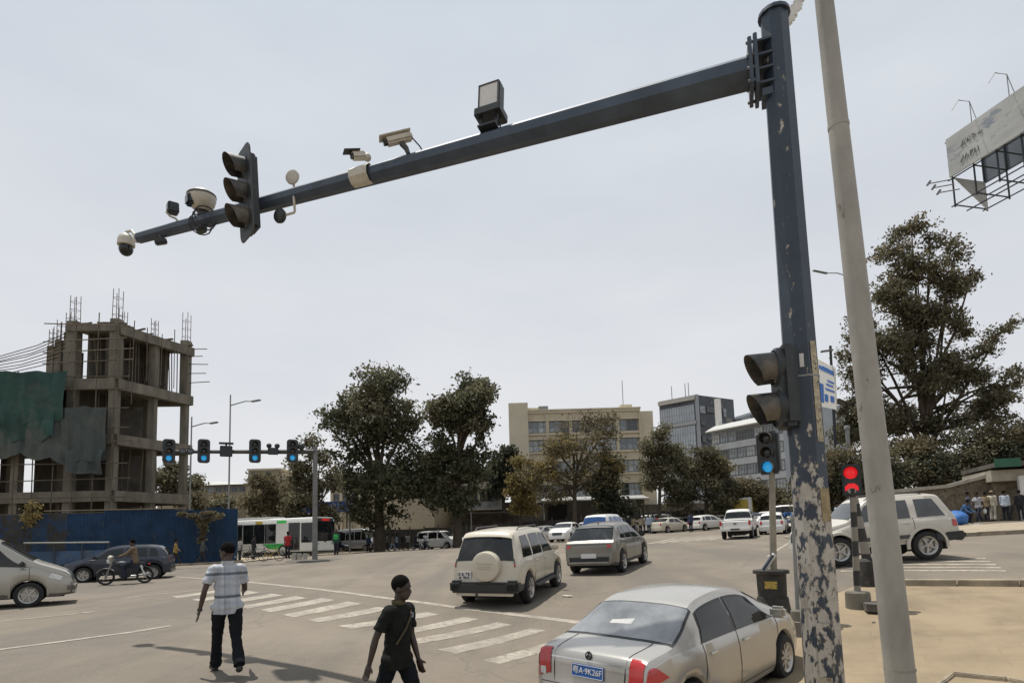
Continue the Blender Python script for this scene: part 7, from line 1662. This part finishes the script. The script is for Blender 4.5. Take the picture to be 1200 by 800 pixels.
# ================================================================ FAR SIGNAL GANTRY, STREET LIGHTS, POLES, SIGNS
x, y, z0_ = XY(369, 656, 20); t = thing('signal_gantry', 'slim grey gantry pole with a long arm carrying four signals over the far lanes', 'mast', (x, y, z0_))
za_ = PS(360, 527.5, 20)[2]-z0_; e_ = Vector(PS(190, 526, 20.6)); e_ = Vector((e_.x-x, e_.y-y, za_))
MB().tube([(0, 0, -.1), (0, 0, za_+.3)], [.16, .13], 14).build('pole', mat('gantry_grey', (.17, .17, .165), .6, .2, .2, 2), t, .9); MB().tube([(0, 0, za_), e_], [.15, .09], 12).build('arm', mat('gantry_dark', (.07, .07, .07), .6, .2, .2, 2), t, .9)
MB().lathe([(0, .08), (1.5, .07), (1.7, -.05)], (0, 0, 0), 20).build('round_base', M_concd, t, .6)
def on_arm(px):
    lo, hi = 0., 1.
    for _ in range(40):
        m = (lo+hi)/2; p = Vector((x, y, z0_+za_))+Vector((e_.x, e_.y, 0))*m-Vector(CC); q = 600+F*p.dot(Vector(CR))/p.dot(Vector(CF))
        if q > px: lo = m
        else: hi = m
    return Vector((x, y, z0_+za_))+Vector((e_.x, e_.y, 0))*lo
for px, lab in ((197, 'first from the left of the four signals on the far gantry, glowing blue below'), (238, 'second from the left of the four signals on the far gantry'), (298, 'third from the left of the four signals on the far gantry'), (342, 'signal nearest the pole of the far gantry, glowing blue below')):
    p = on_arm(px); a = atan2(-p.y, -p.x)+.12; f_ = Vector((cos(a), sin(a), 0)); signal(lab, face_M(p+f_*.32, a), 3, .42, .40, (2, LENS_BLUE), .2, (.62, 1.36), group='signals on the far gantry', d=.16)
for px, w, h, dz, lab, rnd_ in ((214, .34, .30, 0, 'small box detector left of its twin on the far gantry arm', 0), (223, .34, .30, 0, 'small box detector beside the second gantry signal', 0), (265, .66, .62, 0, 'wide dark sensor box under a small shade on the far gantry arm', 1), (320, .58, .40, 0, 'twin eyed sensor box on the far gantry arm', 2), (353, .30, .30, .18, 'round sensor on the gantry arm next to the pole', 3)):
    p = on_arm(px); a = atan2(-p.y, -p.x); t2 = thing('sensor_box', lab, 'sensor', M=face_M(p+Vector((cos(a), sin(a), 0))*.22+Vector((0, 0, dz)), a))
    if rnd_ == 3: MB().ell((0, 0, .1), (.2, .2, .2)).build('housing', M_darkm, t2, 1.)
    else: MB().box((0, 0, 0), (.22, w, h)).build('housing', M_darkm, t2, bevel=.03)
    if rnd_ == 1: MB().box((.05, 0, h/2+.14), (.4, w+.1, .07)).build('shade', M_darkm, t2); MB().box((0, 0, h/2+.06), (.06, .1, .12)).build('stalk', M_darkm, t2)
    if rnd_ == 2:
        for s2 in (1, -1): MB().ell((0, s2*.22, h/2+.12), (.15, .15, .15)).build('eye', M_black, t2, 1.)
    if rnd_ == 0: MB().box((.115, 0, 0), (.01, w*.7, h*.6)).build('window', M_glassd, t2)
def lamp_post(label, bpx, bpy, s, ytop, arms, m=M_grey, r=.09):
    x, y, z0 = XY(bpx, bpy, s); t = thing('street_light', label, 'lamp post', (x, y, z0)); ht = PS(bpx, ytop, s)[2]-z0
    MB().tube([(0, 0, -.1), (0, 0, ht)], [r, r*.6], 8).build('pole', m, t, .9)
    for (px0, py0, px1, py1) in arms:
        a = Vector(PS(px0, py0, s))-Vector((x, y, z0)); a.x = 0; a.y = 0; b = Vector(PS(px1, py1, s))-Vector((x, y, z0)); q = b-a
        MB().tube([a, a+q*.5+Vector((0, 0, .04*q.length)), a+q*.75], [.05, .045, .04], 6).build('arm', m, t, .9)
        MB().bar(a+q*.72, b, .24, .12).build('lamp_head', m, t, bevel=.03)
    return t
lamp_post('slender street light, shorter and left of the other, above the hoarding', 221, 650, 14, 485, [(226, 497, 255, 494.5)])
lamp_post('tall slender street light right of the hoarding end', 267, 650, 14, 458, [(272, 471, 305, 468.5)])
lamp_post('street light hidden behind the grey column with arms either side', 1036, 640, 13, 312, [(1010, 316, 953, 317), (1020, 440, 1053, 437)], M_grey, .12)
for px, py, s, yt, lab, r_ in ((410, 645, 11, 538, 'thin dark pole in front of the cream shop building', .10), (553, 640, 10.5, 566, 'thin pole before the balcony house', .08), (1003, 628, 15, 497, 'short thick grey pipe pole with a cap, left of the grey column', .17), (991, 626, 15, 520, 'thinner grey pipe pole behind the red pedestrian signal', .11)):
    x, y, z0 = XY(px, py, s); t = thing('pole', lab, 'pole', (x, y, z0)); ht = PS(px, yt, s)[2]-z0; MB().tube([(0, 0, -.1), (0, 0, ht)], [r_, r_*.9], 10).build('shaft', M_grey, t, .9)
    MB().lathe([(0, .06), (r_*1.1, .05), (r_*1.25, 0), (r_*1.25, -.25), (r_*.95, -.27)], (0, 0, ht), 12).build('cap', M_grey, t, .6)
x, y, z0 = XY(626, 628, 10.5); t = thing('parking_sign', 'small white square sign on a thin post by the golden tree', 'sign', (x, y, z0)); ht = PS(623, 578, 10.5)[2]-z0
MB().tube([(0, 0, 0), (0, 0, ht)], .06, 6).build('post', M_darkm, t); b_ = MB().box((-.3, -.08, ht+.3), (.75, .05, .85)).build('board', M_white, t); MB().box((-.28, -.112, ht+.3), (.22, .012, .42)).build('symbol', M_darkm, b_)
# blue and white direction board beside the mast
x, y, z0 = XY(985, 630, 14); t = thing('direction_sign', 'tilted white notice board with blue print on a tall post right of the mast', 'sign', (x, y, z0)); B0 = Vector((x, y, z0))
MB().tube([(0, 0, -.1), Vector(PS(973, 405, 14))-B0], [.14, .10], 10).build('post', M_darkm, t, .9)
tl, tr_, br_, bl_ = [Vector(PS(*q))-B0 for q in ((955, 418, 13.4), (978, 431, 14.2), (980, 480, 14.2), (957, 475, 13.4))]
exx = (tr_-tl).normalized(); nn_ = exx.cross((tl-bl_).normalized()).normalized(); nn_ = -nn_ if nn_.y > 0 else nn_
brd = MB().add([tl, tr_, br_, bl_]+[q-nn_*.08 for q in (tl, tr_, br_, bl_)], [(0, 1, 2, 3), (7, 6, 5, 4), (0, 4, 5, 1), (1, 5, 6, 2), (2, 6, 7, 3), (3, 7, 4, 0)]).build('board', M_white, t)
mb = MB(); r8 = random.Random(2)
for (u0, u1, v0, v1) in ((.40, .95, .10, .20), (.62, .95, .36, .40), (.55, .9, .45, .49), (.5, .95, .56, .60), (.45, .62, .70, .86), (.74, .92, .70, .84), (.2, .4, .12, .2), (.2, .4, .5, .9)):
    f = lambda u, v: tl.lerp(tr_, u).lerp(bl_.lerp(br_, u), v)+nn_*.02; mb.add([f(u0, v0), f(u1, v0), f(u1, v1), f(u0, v1)], [(0, 1, 2, 3)])
mb.build('blue_print', M_blue, brd, solid=.01)
a = Vector(PS(962, 412, 14))-B0; b = Vector(PS(976, 410, 14))-B0; MB().bar(a, b, .3, .14).build('lamp_head', M_grey, t, bevel=.03)
a = Vector(PS(977, 468, 13.8))-B0; b = Vector(PS(1000, 477, 13.0))-B0; MB().bar(a, b, .9, .05).build('solar_panel', M_grey, t)
# ---- billboard high on the right
s_b = 22.; TL = Vector(PS(1108, 164, s_b)); BL = Vector(PS(1111.5, 211, s_b)); zt_, zb_ = TL.z, BL.z; dB = Vector((.235, -.97, 0)).normalized(); nB = Vector((dB.y, -dB.x, 0)); nB = nB if nB.x < 0 else -nB
gx_, gy_ = TL.x+dB.x*7, TL.y+dB.y*7; gzz = g(gx_, gy_); t = thing('billboard', 'big weathered billboard on a steel frame high at the upper right', 'billboard', (gx_, gy_, gzz)); B0 = Vector((gx_, gy_, gzz))
o0 = TL-B0; Lb = 14.; Hb = zt_-zb_
M_bill = mat('faded_poster', (.40, .41, .40), .85, 0, .22, .55, .1, rust=(.22, .25, .29), rust_t=.56, stretch=(1, .55, 1.6)); M_billb = mat('billboard_back', (.15, .175, .205), .7, .1, .2, .6)
def bp(u, v, w=0): return Vector((o0.x, o0.y, 0))+dB*u-nB*w+Vector((0, 0, zt_-B0.z-Hb*v))
def bpanel(nm, w0, w1, m, v0=0., v1=1.): return MB().prism([(0, -Hb*v1), (Lb, -Hb*v1), (Lb, -Hb*v0), (0, -Hb*v0)], Vector((o0.x, o0.y, zt_-B0.z))-nB*w1, dB, (0, 0, 1), nB, w1-w0).build(nm, m, t)
pn = bpanel('poster_panel', 0, .08, M_bill); bpanel('rear_panel', 2.4, 2.48, M_billb)
M_fade = mat('faded_ink', (.21, .215, .22), .8, 0, .35, 2)
def bill_txt(u, v, n, w, h, seed): 
    return glyphs('faded_lettering', n, w, h, pn, bp(u, v)+nB*.02, dB, M_fade, seed)
bill_txt(.35, .40, 8, 1.6, .20, 31); bill_txt(.4, .78, 5, 1.3, .26, 32)
fr = MB()
for u in np.arange(0, Lb+.1, 1.15):
    fr.bar(bp(u, 0, .2), bp(u, 1.75, .2), .06); fr.bar(bp(u, .05, 2.35), bp(u, 1.75, 2.35), .06); fr.bar(bp(u, 1.0, .2), bp(u, 1.0, 2.35), .05); fr.bar(bp(u, 1.7, .2), bp(u, 1.7, 2.35), .05)
for v, w in ((1.02, .15), (1.7, .2), (1.7, 2.3), (1.75, 1.2), (1.35, 2.35), (1.02, 2.35), (.02, .2)): fr.bar(bp(-.2, v, w), bp(Lb, v, w), .05)
fr.build('steel_frame', M_darkm, t)
for u in (1.35, 3.2, 5.2, 7.2):
    mb = MB(); mb.tube([bp(u, 0, .1), bp(u, -.55, .1), bp(u-.1, -.58, -.5), bp(u, -.25, -1.1)], .022, 5); mb.tube([bp(u+.25, 0, .1), bp(u, -.55, .1)], .018, 5); mb.build('lamp_arm', M_grey, t)
for i, (v, u) in enumerate(((1.02, -.1), (1.2, .15), (1.4, .4))):
    mb = MB(); mb.tube([bp(u, v, .1), bp(u-.8, v-.10, -.35)], .03, 5); mb.tube([bp(u-.7, v-.16, -.3), bp(u-.85, v-.06, -.4)], .06, 5); mb.build('lamp_arm', M_grey, t)
MB().grid([[tuple(bp(.05, 1.0, .2+2.1*f)+Vector((0, 0, -1.6*f*g_))) for g_ in (0, .5, 1)] for f in (0, .5, 1)]).build('torn_sheet', M_bill, t, solid=.02)
MB().tube([(0, 0, -.2), Vector((0, 0, zb_-B0.z-1.0))], [.5, .42], 16).build('column', M_grey, t, .9) if False else None
c_ = bp(9, 1.7, 1.2); MB().tube([(c_.x, c_.y, -.5), c_], [.45, .4], 16).build('column', M_grey, t, .9)
